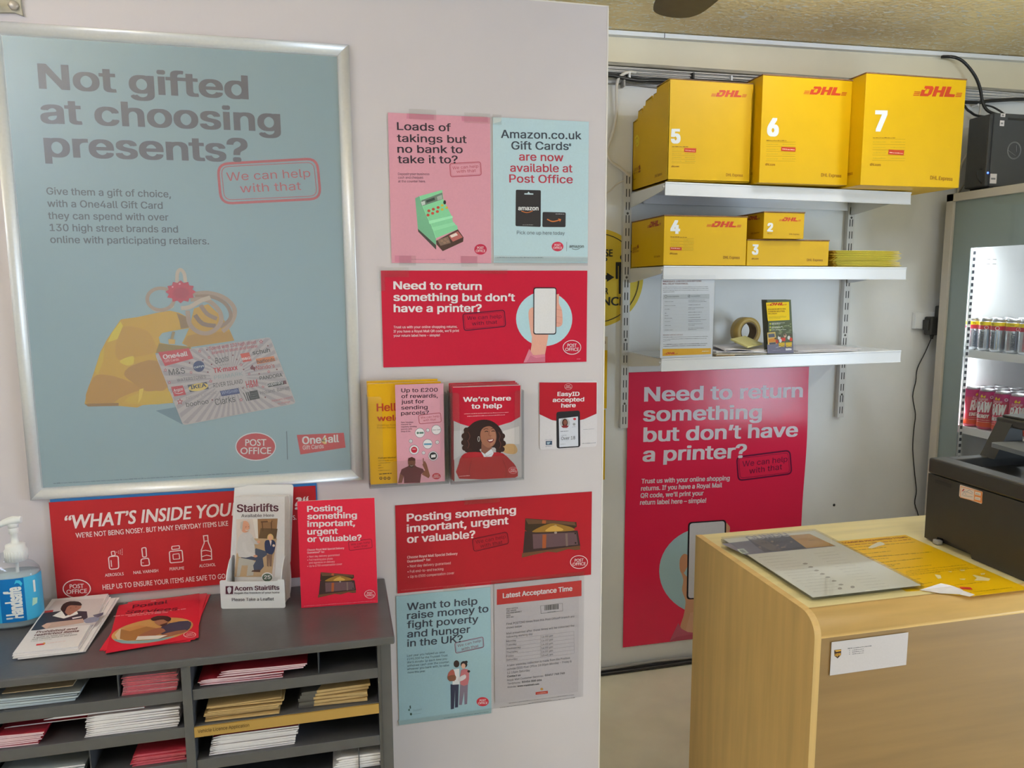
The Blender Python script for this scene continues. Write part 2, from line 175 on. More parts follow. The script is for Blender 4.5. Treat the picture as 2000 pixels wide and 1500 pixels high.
PRINTS=r"""
gift ; -0.5625 1.5635 1.266 ; 1 0 0 ; 0 0 1 ; 0.581 0.832 ; 8da4af
T|Not gifted|52.3 742.1 360.7 41.97 -.1|0|I|2|0|2
T|at choosing|50.6 681.5 419.1 42.40 .3|0|I|2|0|2
T|presents?|52.3 622.3 354.5 42.86 .3|0|I|2|0|2
Q|349.9 618.1 536 634.7 540.3 557.1 352.6 543.6|1|1|20.5|4.76
Q|356.2 613.1 529.3 627.5 533.5 562.4 359.1 550.5|1|1|14.3|1.36
T|We can help|365.7 586.7 157.1 15.87 4.4|1|I|0|0|2
T|with that|389.3 565.3 114.7 16.00 4|1|I|0|0|2
T|Give them a gift of choice,|50 554 213 12.62 -.2|2|I|1|0|2
T|with a One4all Gift Card|49.8 531.7 197.5 12.67 0|2|I|1|0|2
T|they can spend with over|49.3 509.6 206.8 12.72 .1|2|I|1|0|2
T|130 high street brands and|50.4 487.9 221.5 12.77 -.1|2|I|1|0|2
T|online with participating retailers.|49.6 466 277 12.82 -.1|2|I|1|0|2
P|266.2 274.1 272.9 286.8 282 305.9 292 342 318.5 350.2 343.4 324.2 354.5 302.5 363.5 277.4 279.7 266.2|3|1
P|268.2 274 277 288.8 305.4 294.7 356.3 296 363.5 277.4 279.7 266.2|4|2
P|85 161.7 93.2 190.5 106 222.9 119.5 260.5 132.1 283.3 144.9 301.9 159.7 322.6 188.9 326.4 226.4 334.7 248.2 338.2 264.7 333.8 279.1 325.1 280.9 303.7 245.8 298 231.8 295 224.8 286.7 226.7 276 244.2 272 281.8 267.3 283.4 260.8 216.6 255.9 243.3 156.8 187.6 154.7 177.4 150.2 144.6 155 90.7 156|5|1
P|87.5 164.2 104.3 212.4 129.4 215.8 157.7 206.4 180.3 194.9 199.7 189.9 171.6 180.2 147.5 170.4 129.3 158.2|6|2|3
P|160.6 307.9 202.8 300.9 216.9 277.3 217.7 258.1 176 248.5 150.6 244.9 146.3 266.1|7|2|3
P|175.1 233.6 218.6 240.9 235.2 188.7 199.1 181.3 172.8 199.5 158.4 217|8|2|3
P|154.9 163.6 183.3 179.8 238.7 179.9 241.4 158 185.7 155.9|9|2|2
P|259.8 333.9 278.1 325.1 280.3 304.8 265.9 302.9 263.8 318.9|10|2
P|224.6 275 244.2 272 281.4 266.8 281.5 261.9 217.6 256.3|11|2
P|152.4 242.7 176.2 251.6 176.2 236.8 163.4 233.9|12|3|3
P|142.7 297.7 159 318.4 162.7 310 151.4 285 133.8 279|13|3
P|106.9 222.9 119.3 258.4 127.5 270.8 123.7 243.5 112.2 216.4|14|3
P|183.7 186.2 191.7 188.1 186.5 168.8 179.9 158.3|15|3
P|85 161.7 145 160.8 144.6 155 90.7 156|16|3
E|232.86 360.52 23.94 -0.2 -1.29 -21.03|17|3|28|6.5
L|264.1 390.8 265.8 409.7 271.6 417 278 409.6 279.4 392.8|18|3|6.52|04
L|254.7 348.7 248.6 344.6 228.6 338.5 217.1 342.8|18|3|6.13|03
L|293.3 329.2 306.4 311.9 330.4 307.2|19|3|8.27|03
L|304.4 348.2 315.5 331 333.1 321.2|20|3|7.86|03
L|289.6 369.6 319.7 371.9 347.5 363.2 364.9 345.5 366 327.2 354.8 306.8 342 296.2|17|4|8.22|04
L|295.3 364.9 325.4 364.7 349 352.1 359.2 332.6 355.3 317.6 338.4 304.9|20|4|7.00|04
L|280.2 337.9 282.4 312.3 295.5 297.1 313.4 292.9 330 300.8 341.1 317.8 338 337.2 322.8 354.5 307 359.9 287 359|17|5|8.24|04
L|268.2 342.7 284.2 344.6 304.9 356.7 323.3 363|18|5|8.21|03
L|252.7 297.4 247.7 280.9|21|5|5.35|00
P|241.9 283.1 254.7 281.8 253.2 273 242.3 273.3|22|5
P|297.4 374.2 290.8 369.6 293.1 363.1 284.6 361.7 282.4 355 274.4 357.2 268.4 352.2 262.9 357.3 254.7 355.3 253.3 362 245.1 363.5 248.1 369.9 242.1 374.5 248.6 379 246.5 385.5 254.8 386.9 257 393.5 265 391.4 271 396.4 276.4 391.4 284.6 393.4 286.1 386.8 294.3 385.3 291.4 378.8|23|7
P|287.2 371.7 283.2 369.2 284.6 365.6 279.5 364.9 278.2 361.2 273.4 362.4 269.8 359.6 266.5 362.4 261.6 361.3 260.7 365 255.8 365.8 257.6 369.4 253.9 371.9 257.9 374.4 256.5 378 261.5 378.8 262.8 382.4 267.6 381.2 271.2 384 274.5 381.2 279.4 382.3 280.3 378.7 285.3 377.8 283.5 374.3|24|8
E|268.99 389.73 1.97 -0.01 -0.12 -2.1|25|9|8|0
E|255.84 383.9 1.77 -0.01 -0.11 -1.89|25|9|8|0
P|210.5 142.8 249.6 148.5 261.1 112.8 256 114.1|26|1
Q|216.3 254.1 432 283.2 476.2 146.5 258.9 111.3|27|7|6.5|0
P|383.5 203.5 457.5 199.5 460.2 191.1 384.2 201|28|8
P|385.1 198.3 463.1 182 466.3 172 386 195.4|28|8
P|387 192.1 469.9 161 473.9 148.6 388.2 188.5|28|8
P|384 187.4 459.6 145 446.2 142.9 380 186.7|28|8
P|376.7 186.2 434.8 141 425 139.4 373.8 185.7|28|8
P|371.3 185.3 416.4 138 408.7 136.8 369 184.9|28|8
P|367 184.5 401.7 135.7 395.2 134.6 365 184.2|28|8
P|363.2 183.9 389.2 133.6 383.4 132.7 361.5 183.6|28|8
P|359.9 183.3 377.9 131.8 372.6 130.9 358.3 183.1|28|8
P|356.8 182.8 367.4 130.1 362.3 129.3 355.3 182.5|28|8
P|353.7 182.3 357.2 128.4 352.1 127.6 352.2 182|28|8
P|350.6 181.8 346.8 126.8 341.4 125.9 349 181.5|28|8
P|347.3 181.2 335.7 125 329.8 124 345.5 180.9|28|8
P|343.7 180.6 323.5 123 316.7 121.9 341.6 180.2|28|8
P|339.4 179.8 309.2 120.7 301 119.3 336.9 179.4|28|8
P|334.1 178.9 291.6 117.8 280.9 116.1 330.8 178.4|28|8
P|327 177.7 268.3 114 259 117.1 324.1 178.6|28|8
P|323.3 181.5 256.2 126.5 253.5 135.4 322.4 184.1|28|8
P|321.6 186.7 250.9 144 248.4 152.4 320.9 189.2|28|8
P|320.1 191.7 246 160.6 243.5 168.7 319.3 194.1|28|8
P|318.6 196.6 241.1 176.9 238.6 185.2 317.8 199.1|28|8
P|317 201.7 236.1 193.7 233.5 202.5 316.2 204.4|28|8
P|315.3 207.2 230.7 211.7 227.8 221.5 314.4 210.1|28|8
P|313.4 213.3 224.7 231.9 221.3 243.3 312.3 216.8|28|8
P|312.7 220.1 222.5 253.9 241.8 256.5 318.6 220.8|28|8
P|323.3 221.4 257 258.6 269.3 260.2 327.1 221.9|28|8
P|330.2 222.3 279.6 261.6 288.5 262.8 332.9 222.7|28|8
P|335.3 223 296.2 263.9 303.1 264.8 337.4 223.2|28|8
P|339.3 223.5 309.3 265.6 315 266.4 341 223.7|28|8
P|342.6 223.9 320.4 267.1 325.4 267.8 344.1 224.1|28|8
P|345.6 224.3 330.1 268.4 334.7 269.1 347 224.5|28|8
P|348.3 224.6 339.2 269.7 343.6 270.3 349.7 224.8|28|8
P|351 225 348 270.8 352.5 271.4 352.3 225.1|28|8
P|353.7 225.3 356.9 272 361.5 272.7 355.1 225.5|28|8
P|356.5 225.7 366.3 273.3 371.3 274 358 225.9|28|8
P|359.6 226.1 376.6 274.7 382.3 275.5 361.3 226.3|28|8
P|363.1 226.5 388.5 276.3 395.3 277.2 365.2 226.8|28|8
P|367.5 227.1 403 278.3 411.7 279.4 370.1 227.4|28|8
P|373.1 227.8 421.9 280.8 431.5 280 375.9 227.5|28|8
P|376.7 225.2 434 272.1 436.4 264.6 377.4 222.9|28|8
P|378.1 220.8 438.8 257.4 441 250.4 378.7 218.6|28|8
P|379.4 216.6 443.3 243.4 445.5 236.5 380 214.5|28|8
P|380.7 212.4 447.8 229.5 450.1 222.4 381.3 210.3|28|8
P|382 208.1 452.4 215.1 454.9 207.5 382.7 205.9|28|8
P|222 257.7 278.3 264.6 285.6 244 232.9 230.3|29|9
T|One4all|230.9 243.9 45.6 8.58 7.7|30|I|2|0|11
T|Gift Cards|233.3 237.5 26.3 5.04 7.4|31|I|1|0|11
T|Spend with 130 high street|316.6 259.9 89.1 6.60 7.1|32|I|1|0|10
T|brands in store and online|320.9 251.4 86.8 6.00 7.8|32|I|1|0|10
T|M&S|239.7 211.9 29.6 11.66 6.5|33|I|0|0|10
T|TK·maxx|321.7 213.9 46.1 9.38 6.9|34|I|2|0|10
T|schuh|397.3 248 33.8 8.47 9.1|35|I|1|0|10
T|Nando's|402.5 217.6 35.9 7.96 7|36|I|1|0|10
T|WATERSTONES|253.4 198.5 53.8 6.01 6.3|37|I|0|0|10
T|PRIMARK|322.5 200.8 54.4 7.58 7.1|38|I|0|0|10
T|PANDORA|408.2 197.1 44.4 7.07 7.3|39|I|1|0|10
T|RIVER ISLAND|320.2 184.6 55.9 8.50 7.3|40|I|0|0|10
T|H&M|382.4 181.6 22.4 14.08 8|41|I|1|0|10
T|NEW LOOK|268.2 162.7 57.8 5.70 9.4|42|I|0|0|10
T|Holland  Barrett|408.3 167.4 57.8 6.76 8.9|43|I|0|0|10
T|boohoo|267.4 148.1 42.1 9.39 7.2|39|I|0|0|10
T|Clarks|321.8 148.9 38.6 12.74 9.3|39|I|0|0|10
T|Retailers subject|429.8 151.6 40.5 4.33 9|44|I|0|0|10
T|to change|440.8 145.6 24.5 4.03 8.9|44|I|0|0|10
T|Boots|326.3 232.2 25.3 11.52 12.4|39|I|0|1|10
L|333.3 228.9 351.4 231.5|45|9|0.59|00
L|256.8 208.3 265.3 209.2|46|9|0.59|00
E|294.65 228.01 10.51 -0.3 -0.61 -10.99|47|9|28|0
T|currys|285.9 224.1 18.9 4.46 10|48|I|1|0|11
P|373.1 250.9 390.3 253.5 394.3 236.4 377.7 233.8|49|9
T|B&Q|377.1 237.7 15.7 4.82 9.8|50|I|2|0|11
P|402.1 240.1 437 244.9 440.2 235.2 404.5 229.2|51|9
T|halfords|404.6 230.7 34.5 6.72 7.5|52|I|1|0|11
P|390.3 222.6 392.6 225.6 395.7 228.7 397 224.7 401.3 222.3 399.1 214.6 396.7 218.5 392.3 218.7|53|9
P|241.3 189 262.8 191.3 268.1 172.7 246 169.7|54|9
T|Argos|245.4 178.4 17.9 5.93 10.8|30|I|1|1|11
L|247.2 177.3 254.8 175 262.7 177.8|30|10|1.03|03
P|271.7 191.7 307.2 196.6 311 182.6 275.5 177.3|55|9
E|291.64 186.88 18.2 2.44 0.69 -7.63|56|10|28|0
T|IKEA|277.2 182.8 29.8 7.21 8.4|57|I|2|0|12
P|421.1 188.9 457.9 194.7 459.8 187.5 423.8 181.7|58|9
P|452.6 193.8 457.9 194.7 459.8 187.5 454.5 186.6|59|10
T|Superdry|421.6 183.8 31.9 5.83 9.4|60|I|1|0|11
P|331.3 177.3 366.4 182.2 368.8 171.2 333.6 166.6|61|9
T|WHSmith|334.5 170.2 31.7 6.40 7.7|62|I|0|0|11
P|386.5 174.5 402.1 177 406.4 159.6 388.6 156.4|63|9
L|375.4 172.5 381.2 155.1|63|9|1.21|00
L|380.3 173.1 384.9 155.7|63|9|1.97|00
L|384 173.8 388.1 156.4|63|9|2.42|00
M|388.7 169.4 401.8 171.1 1.2|45|10
M|388.5 165 401.6 166.7 1.2|45|10
M|388.3 160.6 401.4 162.3 1.2|45|10
P|298.2 262 299.1 259.5 301.6 259.2 299.6 257.5 300 254.8 297.9 256.3 295.7 255 296.4 257.6 294.6 259.4 297.1 259.6|64|9
P|298.1 260.1 298.6 258.8 299.8 258.7 298.8 257.8 299 256.5 298 257.2 296.9 256.5 297.2 257.8 296.3 258.7 297.6 258.8|65|10
P|314.9 248.8 315.7 246.5 318 246.2 316.1 244.6 316.5 242.2 314.6 243.5 312.5 242.3 313.2 244.7 311.5 246.4 313.8 246.5|64|9
P|314.8 247 315.2 245.8 316.3 245.7 315.4 244.9 315.6 243.7 314.6 244.4 313.6 243.7 313.9 244.9 313.1 245.8 314.3 245.9|65|10
P|233.3 226.3 234.1 223.8 236.6 223.5 234.6 221.8 235 219.1 233 220.6 230.8 219.3 231.5 221.9 229.7 223.7 232.2 223.8|64|9
P|233.2 224.3 233.6 223.1 234.8 222.9 233.8 222.1 234.1 220.8 233 221.5 231.9 220.8 232.3 222.1 231.4 223 232.7 223.1|65|10
P|280 219.9 280.8 217.5 283.1 217.3 281.2 215.7 281.6 213.2 279.7 214.6 277.6 213.3 278.3 215.8 276.6 217.5 279 217.6|64|9
P|279.9 218.1 280.3 216.9 281.4 216.8 280.5 216 280.7 214.7 279.8 215.4 278.7 214.8 279.1 216 278.2 216.9 279.4 216.9|65|10
P|239.2 201.7 240.1 199.1 242.5 198.8 240.5 197.1 240.9 194.5 238.9 196 236.7 194.6 237.4 197.2 235.6 199.1 238.1 199.2|64|9
P|239.1 199.7 239.5 198.4 240.8 198.3 239.8 197.4 240 196.1 239 196.8 237.8 196.2 238.2 197.5 237.3 198.4 238.6 198.5|65|10
P|315.3 201.8 316.1 199.3 318.6 199 316.6 197.3 317.1 194.7 315 196.2 312.9 194.9 313.6 197.4 311.8 199.2 314.3 199.4|64|9
P|315.2 199.8 315.6 198.6 316.9 198.5 315.9 197.6 316.1 196.3 315.1 197.1 314 196.4 314.3 197.7 313.5 198.6 314.7 198.6|65|10
P|374 232.7 374.8 230.3 377.2 230 375.3 228.4 375.7 225.9 373.7 227.3 371.6 226 372.3 228.5 370.5 230.2 372.9 230.3|64|9
P|373.9 230.8 374.3 229.6 375.5 229.5 374.5 228.7 374.7 227.4 373.8 228.1 372.7 227.5 373 228.7 372.2 229.6 373.4 229.7|65|10
P|388.4 213.2 389.1 211 391.3 210.7 389.5 209.3 390 207 388.1 208.2 386.2 207.1 386.8 209.4 385.2 210.9 387.4 211.1|64|9
P|388.3 211.5 388.6 210.4 389.7 210.3 388.9 209.5 389.1 208.4 388.2 209 387.2 208.4 387.5 209.6 386.7 210.4 387.8 210.4|65|10
P|426.1 217.2 426.9 214.8 429.4 214.5 427.4 212.9 427.9 210.4 425.8 211.8 423.7 210.5 424.4 213 422.6 214.7 425 214.8|64|9
P|426 215.3 426.4 214.1 427.6 214 426.7 213.2 426.9 211.9 425.9 212.6 424.8 212 425.2 213.2 424.3 214.1 425.5 214.1|65|10
P|370.5 162.6 371.5 159.7 374.3 159.4 372 157.5 372.5 154.6 370.2 156.2 367.7 154.7 368.5 157.6 366.5 159.7 369.3 159.8|64|9
P|370.4 160.4 370.9 159 372.3 158.8 371.2 157.8 371.4 156.4 370.3 157.2 369 156.5 369.4 157.9 368.4 158.9 369.8 159|65|10
P|256.4 165.9 257.8 161.5 262.1 160.9 258.6 157.9 259.4 153.3 255.8 155.9 251.9 153.6 253.2 158.2 250.1 161.4 254.5 161.6|64|9
P|256.2 162.5 256.9 160.2 259.1 160 257.3 158.5 257.7 156.1 255.9 157.5 254 156.3 254.6 158.6 253 160.2 255.2 160.3|65|10
P|414.2 279.2 415.3 276.1 418.5 275.7 415.9 273.6 416.5 270.2 413.9 272.1 411 270.4 411.9 273.6 409.6 275.9 412.8 276.1|64|9
P|414.1 276.8 414.6 275.2 416.2 275 414.9 273.9 415.2 272.3 413.9 273.2 412.5 272.3 412.9 274 411.8 275.1 413.4 275.2|65|10
P|413.6 186.3 414.3 184.1 416.6 183.8 414.8 182.3 415.2 180 413.4 181.3 411.4 180.2 412 182.4 410.4 184 412.6 184.2|64|9
P|413.5 184.6 413.9 183.5 415 183.4 414.1 182.6 414.3 181.5 413.4 182.1 412.4 181.5 412.7 182.7 411.9 183.5 413 183.5|65|10
E|311.37 260.36 1.56 -0.04 -0.09 -1.67|66|9|6|0
E|302.87 240.45 1.56 -0.04 -0.09 -1.68|66|9|6|0
E|278.06 235.34 1.55 -0.04 -0.1 -1.67|66|9|6|0
E|318.35 231.16 1.57 -0.04 -0.09 -1.68|66|9|6|0
E|310.81 216.05 1.57 -0.05 -0.09 -1.69|66|9|6|0
E|359.24 248.47 1.59 -0.04 -0.09 -1.69|66|9|6|0
E|366.34 239.82 1.59 -0.04 -0.08 -1.69|66|9|6|0
E|378.14 219.4 1.6 -0.05 -0.08 -1.7|66|9|6|0
E|426.52 265.83 1.62 -0.04 -0.08 -1.7|66|9|6|0
E|441.69 217.5 1.63 -0.05 -0.08 -1.72|66|9|6|0
E|407.29 209.65 1.62 -0.05 -0.08 -1.71|66|9|6|0
E|375.14 182.21 1.61 -0.06 -0.08 -1.71|66|9|6|0
E|416.9 161.54 1.63 -0.06 -0.08 -1.73|66|9|6|0
E|315.95 160.02 1.58 -0.06 -0.09 -1.7|66|9|6|0
E|393.82 60.68 39.43 -2.15 -1.39 -29.5|67|1|28|0
E|393.82 60.68 37.44 -2.04 -1.29 -27.43|68|2|28|0
T|POST|373.6 63.3 40.8 13.49 -2.5|69|G|1|0|3
T|OFFICE|363.4 46.8 59.7 13.51 -2.7|69|G|1|0|3
L|455.2 89.4 454.5 30.2|70|1|1.49|00
P|474.9 80.7 569.3 80.6 572 49 480.5 39.2|71|1
T|One4all|485.1 60.8 74.2 15.47 .6|72|I|2|0|3
T|Gift Cards|485.7 49.1 42.2 8.52 1.6|73|I|1|0|3
P|522.8 64.2 527.9 71 532.9 74.6 533.8 58.9 529.3 58.4|74|3
M|19.4 7.3 417.2 6.5 3.3|75|1

till ; 0.115 1.5685 1.697 ; 1 0 0 ; 0 0 1 ; 0.21 0.299 ; c78d9d
T|Loads of|17.6 266 110.1 14.89 .9|76|I|1|0|2
T|takings but|17.1 242.7 143 14.95 1.2|76|I|1|0|2
T|no bank to|17.3 221.4 134.4 15.00 1.6|76|I|1|0|2
T|take it to?|17.5 200.8 123.5 15.05 1.7|76|I|1|0|2
Q|123.8 203.2 188.8 208.9 190.4 181.9 125.6 176.5|77|1|5.1|1.63
Q|126.1 201.4 186.6 206.3 188.1 183.7 127.8 178.9|77|1|3.6|0.47
T|We can help|129.6 191.6 54.9 6.03 5.9|77|I|0|0|2
T|with that|138 184.7 41 6.06 4.7|77|I|0|0|2
T|Deposit your business|17.6 176.9 63.9 4.92 1.7|78|I|0|0|2
T|cash and cheques|17.4 169.9 51.1 4.93 1.6|78|I|0|0|2
T|at the counter here.|17.3 162.4 56.6 4.94 1.5|78|I|0|0|2
P|51.3 131.7 60.5 136.2 65.6 117.7 74.4 96.3 85 74.8 92.8 51.3 92.9 36.8 55.5 70.1|79|1
P|60.5 136.2 107.4 149.8 109.3 131.2 126.3 97.2 129.8 82.7 137.6 77.4 139 70.1 92.8 51.3 85 74.8 74.4 96.3 65.6 117.7|80|1
P|55.5 70.1 92.9 36.8 92.7 27.6 56.1 64.3|81|1
P|61.4 126.6 107.3 144.4 108.6 131.2 64.5 115.9|82|2
P|62.8 124.1 70.9 126.8 71.9 119.6 64.9 117.3|83|3
P|73.2 127.9 90.9 134.4 92.3 129 74.5 122.9|84|3
P|96.1 135.6 106.5 140.1 107.5 131.1 97.5 128.4|85|3
L|60.5 136.2 65.6 117.7 74.4 96.3 85 74.8 92.8 51.3|86|2|1.08|00
E|79 106.84 3.31 0.06 -0.05 -2.88|87|3|10|0
E|88.28 110.25 3.32 0.06 -0.05 -2.88|87|3|10|0
E|98.32 114.04 3.33 0.06 -0.05 -2.88|87|3|10|0
E|77 98.17 3.32 0.06 -0.05 -2.88|87|3|10|0
E|86.65 101.94 3.32 0.06 -0.05 -2.88|87|3|10|0
E|96.69 105.72 3.33 0.06 -0.05 -2.89|87|3|10|0
E|106.91 118.54 2.97 0.06 -0.04 -2.52|88|3|10|0
E|116.12 114.03 2.98 0.06 -0.04 -2.53|88|3|10|0
E|106.77 110.24 2.97 0.06 -0.04 -2.53|88|3|10|0
E|112.21 124.77 2.97 0.06 -0.07 -4.33|89|3|10|0
P|77.9 86.3 127.4 97.9 129.2 93.6 79.6 80.2|90|2
P|83.9 73 131 84.6 134.6 79.1 88.2 65.8|91|2
P|92.7 45.9 139 70.1 150.9 53.8 150 44.6 106.5 24.8 93.7 38.6|92|2
P|95.7 47.7 118.2 55.2 123.6 41.8 101.8 35.7|93|3
P|119.3 56.4 139 66.4 149.3 53.7 128.1 44.4|94|3
P|122 57.1 135.2 62.7 138.9 58 125.3 52.4|95|4
E|104.96 45.99 3.36 0.03 -0.04 -2.55|96|4|8|0
E|112.48 48.98 3.36 0.03 -0.04 -2.56|96|4|8|0
E|110.5 42.39 3.36 0.03 -0.04 -2.56|96|4|8|0
E|117.27 45.01 3.37 0.03 -0.04 -2.56|96|4|8|0
E|187.05 29.02 13.41 0.09 -0.11 -11.12|97|1|28|0
E|187.05 29.02 12.74 0.09 -0.1 -10.34|97|2|28|0
T|POST|180.1 29.6 13.9 5.10 .4|98|G|1|0|3
T|OFFICE|176.8 23.2 20.4 5.10 .3|98|G|1|0|3
M|6.6 7.2 111.8 6.9 1.4|99|1
P|37.7 299.1 92.8 298.9 92.6 289.1 37.4 288.7|100|1
P|149.6 298.7 204.7 299.4 205.4 289.2 150.2 289.2|100|1
P|6.8 15.5 40.7 14.6 40.5 1.1 6.5 1.8|100|1
P|143.9 15.1 179.3 14.2 179.1 .8 143.7 1.4|100|1

giftcard ; 0.3305 1.5685 1.698 ; 1 0 0 ; 0 0 1 ; 0.2105 0.299 ; abc1cb
T|Amazon.co.uk|17.2 257.9 177 16.11 1.3|101|I|1|0|2
T|Gift Cards|39.6 235.4 126.1 16.22 1.6|101|I|1|0|2
T|are now|56.1 213.5 97.8 16.33 .8|102|I|1|0|2
T|available at|36.7 190 137.6 16.35 1.1|102|I|1|0|2
T|Post Office|34.7 167.7 140.6 16.40 .8|102|I|1|0|2
T|*|166 241.1 5.6 11.74 2.1|101|I|1|0|2
Q|48.9 153 103.9 153.3 103.6 76.3 47.9 77.4|103|1|3|0
Q|107.9 108.1 159.7 107.9 159.4 76.7 107.2 76.3|103|1|3.1|0
P|67.5 146.1 74.2 146.3 76.5 150 79.6 146.4 87.1 146.2 87.1 143.7 67.5 143.6|104|2
T|amazon|53.8 110.8 45 8.86 .6|105|I|2|0|3
L|60.8 109.1 73.3 106 85.9 109.9|106|2|1.52|04
M|63.5 79.5 87 79.8 2.2|107|2
L|117.8 93 130.6 88.3 147.7 92.3|106|2|2.31|04
L|142.9 94.1 148.5 92.7 146.1 88.5|106|2|1.55|00
M|136.5 103.7 156.5 103.7 2.2|108|2
T|Pick one up here today|51 60.3 106.6 7.45 0|109|I|0|0|2
E|141.57 35.26 13.26 0.1 0.04 -10.24|110|1|28|0
E|141.57 35.26 12.6 0.1 0.04 -9.52|110|2|28|0
T|POST|134.7 35.8 13.8 4.70 .4|111|G|1|0|3
T|OFFICE|131.5 29.9 20.1 4.70 .4|111|G|1|0|3
L|162.4 45.7 162.1 25.5|112|1|0.78|00
T|amazon|168.2 33.2 33.3 6.46 -.2|89|I|1|0|2
L|174.2 30.9 183.2 29.1 192.1 31.4|89|1|0.98|03
P|-.1 15.6 210.6 13.9 209.9 3.2 -.2 3.6|113|1
M|6.8 10.7 108.9 10.8 1.9|114|2
P|.5 299 19.4 299.1 17.1 290.8 8.7 288.3 1.2 286.2|115|1

return ; 0.0925 1.5685 1.4805 ; 1 0 0 ; 0 0 1 ; 0.448 0.201 ; b01d37
T|Need to return|24.7 163 186.7 15.70 -.8|116|I|2|0|2
T|something but don’t|24.1 138.8 260.1 15.76 -.6|116|I|2|0|2
T|have a printer?|24.2 115.6 186.7 15.82 -.5|116|I|2|0|2
Q|169.8 109.7 260.5 117 263.4 81.8 172.4 74.2|117|1|6.1|2.09
Q|173 107.5 257.3 113.5 260.1 83.9 175.4 77.7|117|1|4.3|0.57
T|We can help|178.8 96.8 75.4 7.92 2.4|117|I|0|0|2
T|with that|189.4 84.9 55.6 7.94 3|117|I|0|0|2
T|Trust us with your online shopping returns.|23 81.7 134.9 5.18 -.5|118|I|1|0|2
T|If you have a Royal Mail QR code, we'll print|22.8 72.8 138.4 5.19 -.4|118|I|1|0|2
T|your return label here – simple!|22.6 63.9 97.4 5.20 -.5|118|I|1|0|2
E|350.27 96.59 63.84 -0.91 0.1 -59.51|119|1|40|0
P|322.2 66.1 360 65.4 355.2 37.4 351.2 15.5 316.9 18.7 320.9 38.9|120|2
P|314.2 110.6 319.8 120.9 327 120 329.4 104.6 327 66 322.1 58.3 317.4 77.8|121|2|3
P|371.1 138.9 378.4 148.8 383.2 149.6 382.9 131 389.9 115.5 391.6 88.2 386 79.7 376.2 79.9 371.3 92.4|122|2|3
L|376.9 117.5 389.9 114.7|123|3|0.79|00
L|376.9 102 390.8 99.1|123|3|0.79|00
L|377 88.4 388.4 86.3|123|3|0.80|00
P|302.8 1.9 315.7 32 324.9 17.4 352 19.4 352.1 1.8|124|3
P|308.8 1.8 318.9 17.5 331 11.3 352 13.9 352.1 1.8|125|4
Q|325.4 165.2 377.5 165 377.1 61.9 325 62.9|126|5|6.2|0
Q|327.4 162.9 375.5 162.7 375.1 64.3 327 65.2|127|6|4.7|0
E|413.71 32.88 20.67 -0.48 0.1 -15.41|116|2|28|1.41
T|POST|403 34.1 21.4 7.06 -1.3|116|G|1|0|3
T|OFFICE|398.1 25.3 31.4 7.07 -1.4|116|G|1|0|3
M|425.1 6.1 434.2 5.8 2|128|1

posting ; 0.1095 1.5685 0.982 ; 1 0 0 ; 0 0 1 ; 0.447 0.199 ; 9c1b27
T|Posting something|24 161.4 243.9 16.79 -.1|129|I|2|0|2
T|important, urgent|23.4 137.1 227.1 16.85 .2|129|I|2|0|2
T|or valuable?|23.5 113 150.8 16.92 -.4|129|I|2|0|2
Q|167.2 109.7 247 119.7 251 92.1 171.3 80.5|130|1|6.2|1.89
Q|170.1 108.5 244.3 116.3 248 93.1 173.9 84|130|1|4.3|0.51
T|We can help|175.5 97.9 69.1 8.26 6.4|130|I|0|0|2
T|with that|185.6 87.6 51.1 8.29 6|130|I|0|0|2
T|Choose Royal Mail Special Delivery|23.1 77.7 111 5.79 -.6|131|I|2|0|2
T|Guaranteed* for:|22.9 68.5 51.6 5.80 -.3|131|I|2|0|2
T|• Next day delivery guaranteed|23.3 57.1 95 5.81 -.6|131|I|0|0|2
T|• Full end-to-end tracking|23.3 45.1 78.7 5.82 -.7|131|I|0|0|2
T|• Up to £500 compensation cover|23.7 33.1 102.3 5.83 -.3|131|I|0|0|2
P|289.5 147.8 355.7 138 410.2 129.5 411.4 118.7 395.2 109.3 299.2 114.4 288 120.6|132|1
P|289.5 146.7 405.9 129.5 408.8 121.4 355.7 130.9 295.7 134|133|2
P|309.8 118.8 334.5 128.4 355.7 130.9 384.4 123.3 402.4 115.8 398.8 109.7 313.3 113.2|134|2|3
P|338 117.5 355.8 125.6 377.2 116.5 373.7 111.8 339.8 113.1|135|3|3
P|288 118.1 413.3 109.2 420.1 72.1 406.3 67.9 283.3 62.8|136|1
P|306.2 109.6 409.7 105.2 414.3 75.5 308 74.8|137|2
P|329.5 106.6 338.7 106.1 337.7 74.3 328.9 74.3|138|3
P|383.7 104.5 388.8 104.5 390.4 74.7 385.3 74.4|139|3
P|281.6 67.2 419 72.9 419.8 63.1 406.4 63.2 391.9 67.4 363.1 61.3 341.7 65.4 320.4 62.3 280.9 56.6|140|3
P|329.1 140.8 338 139.4 337.3 131.7 328.1 133.1|141|3
E|360.03 125.3 3.21 -0.26 0.01 -2.13|142|4|10|0
E|360.45 108.6 3.57 -0.29 0.01 -2.84|143|4|10|0
E|407.53 102.92 2.17 -0.18 0.02 -2.15|144|3|8|0
E|408.43 80.29 2.18 -0.19 0.02 -2.15|144|3|8|0
E|417.15 33.4 20.85 -1.93 0.13 -15.59|129|2|28|1.45
T|POST|406.4 34.8 21.6 7.14 -2.6|129|G|1|0|3
T|OFFICE|401.4 26.1 31.6 7.14 -2.7|129|G|1|0|3
M|8.4 6 324 5.5 1.4|145|1

idcard ; 0.4325 1.5685 1.2855 ; 1 0 0 ; 0 0 1 ; 0.135 0.152 ; c6c0c6
P|-.8 151.9 132.6 147.4 133.1 76.1 102.4 64.4 65.3 59.2 28.4 66 -1.1 80.9|146|1
E|65.85 140.16 8.77 -0.31 0.04 -6.77|147|3|28|0.6
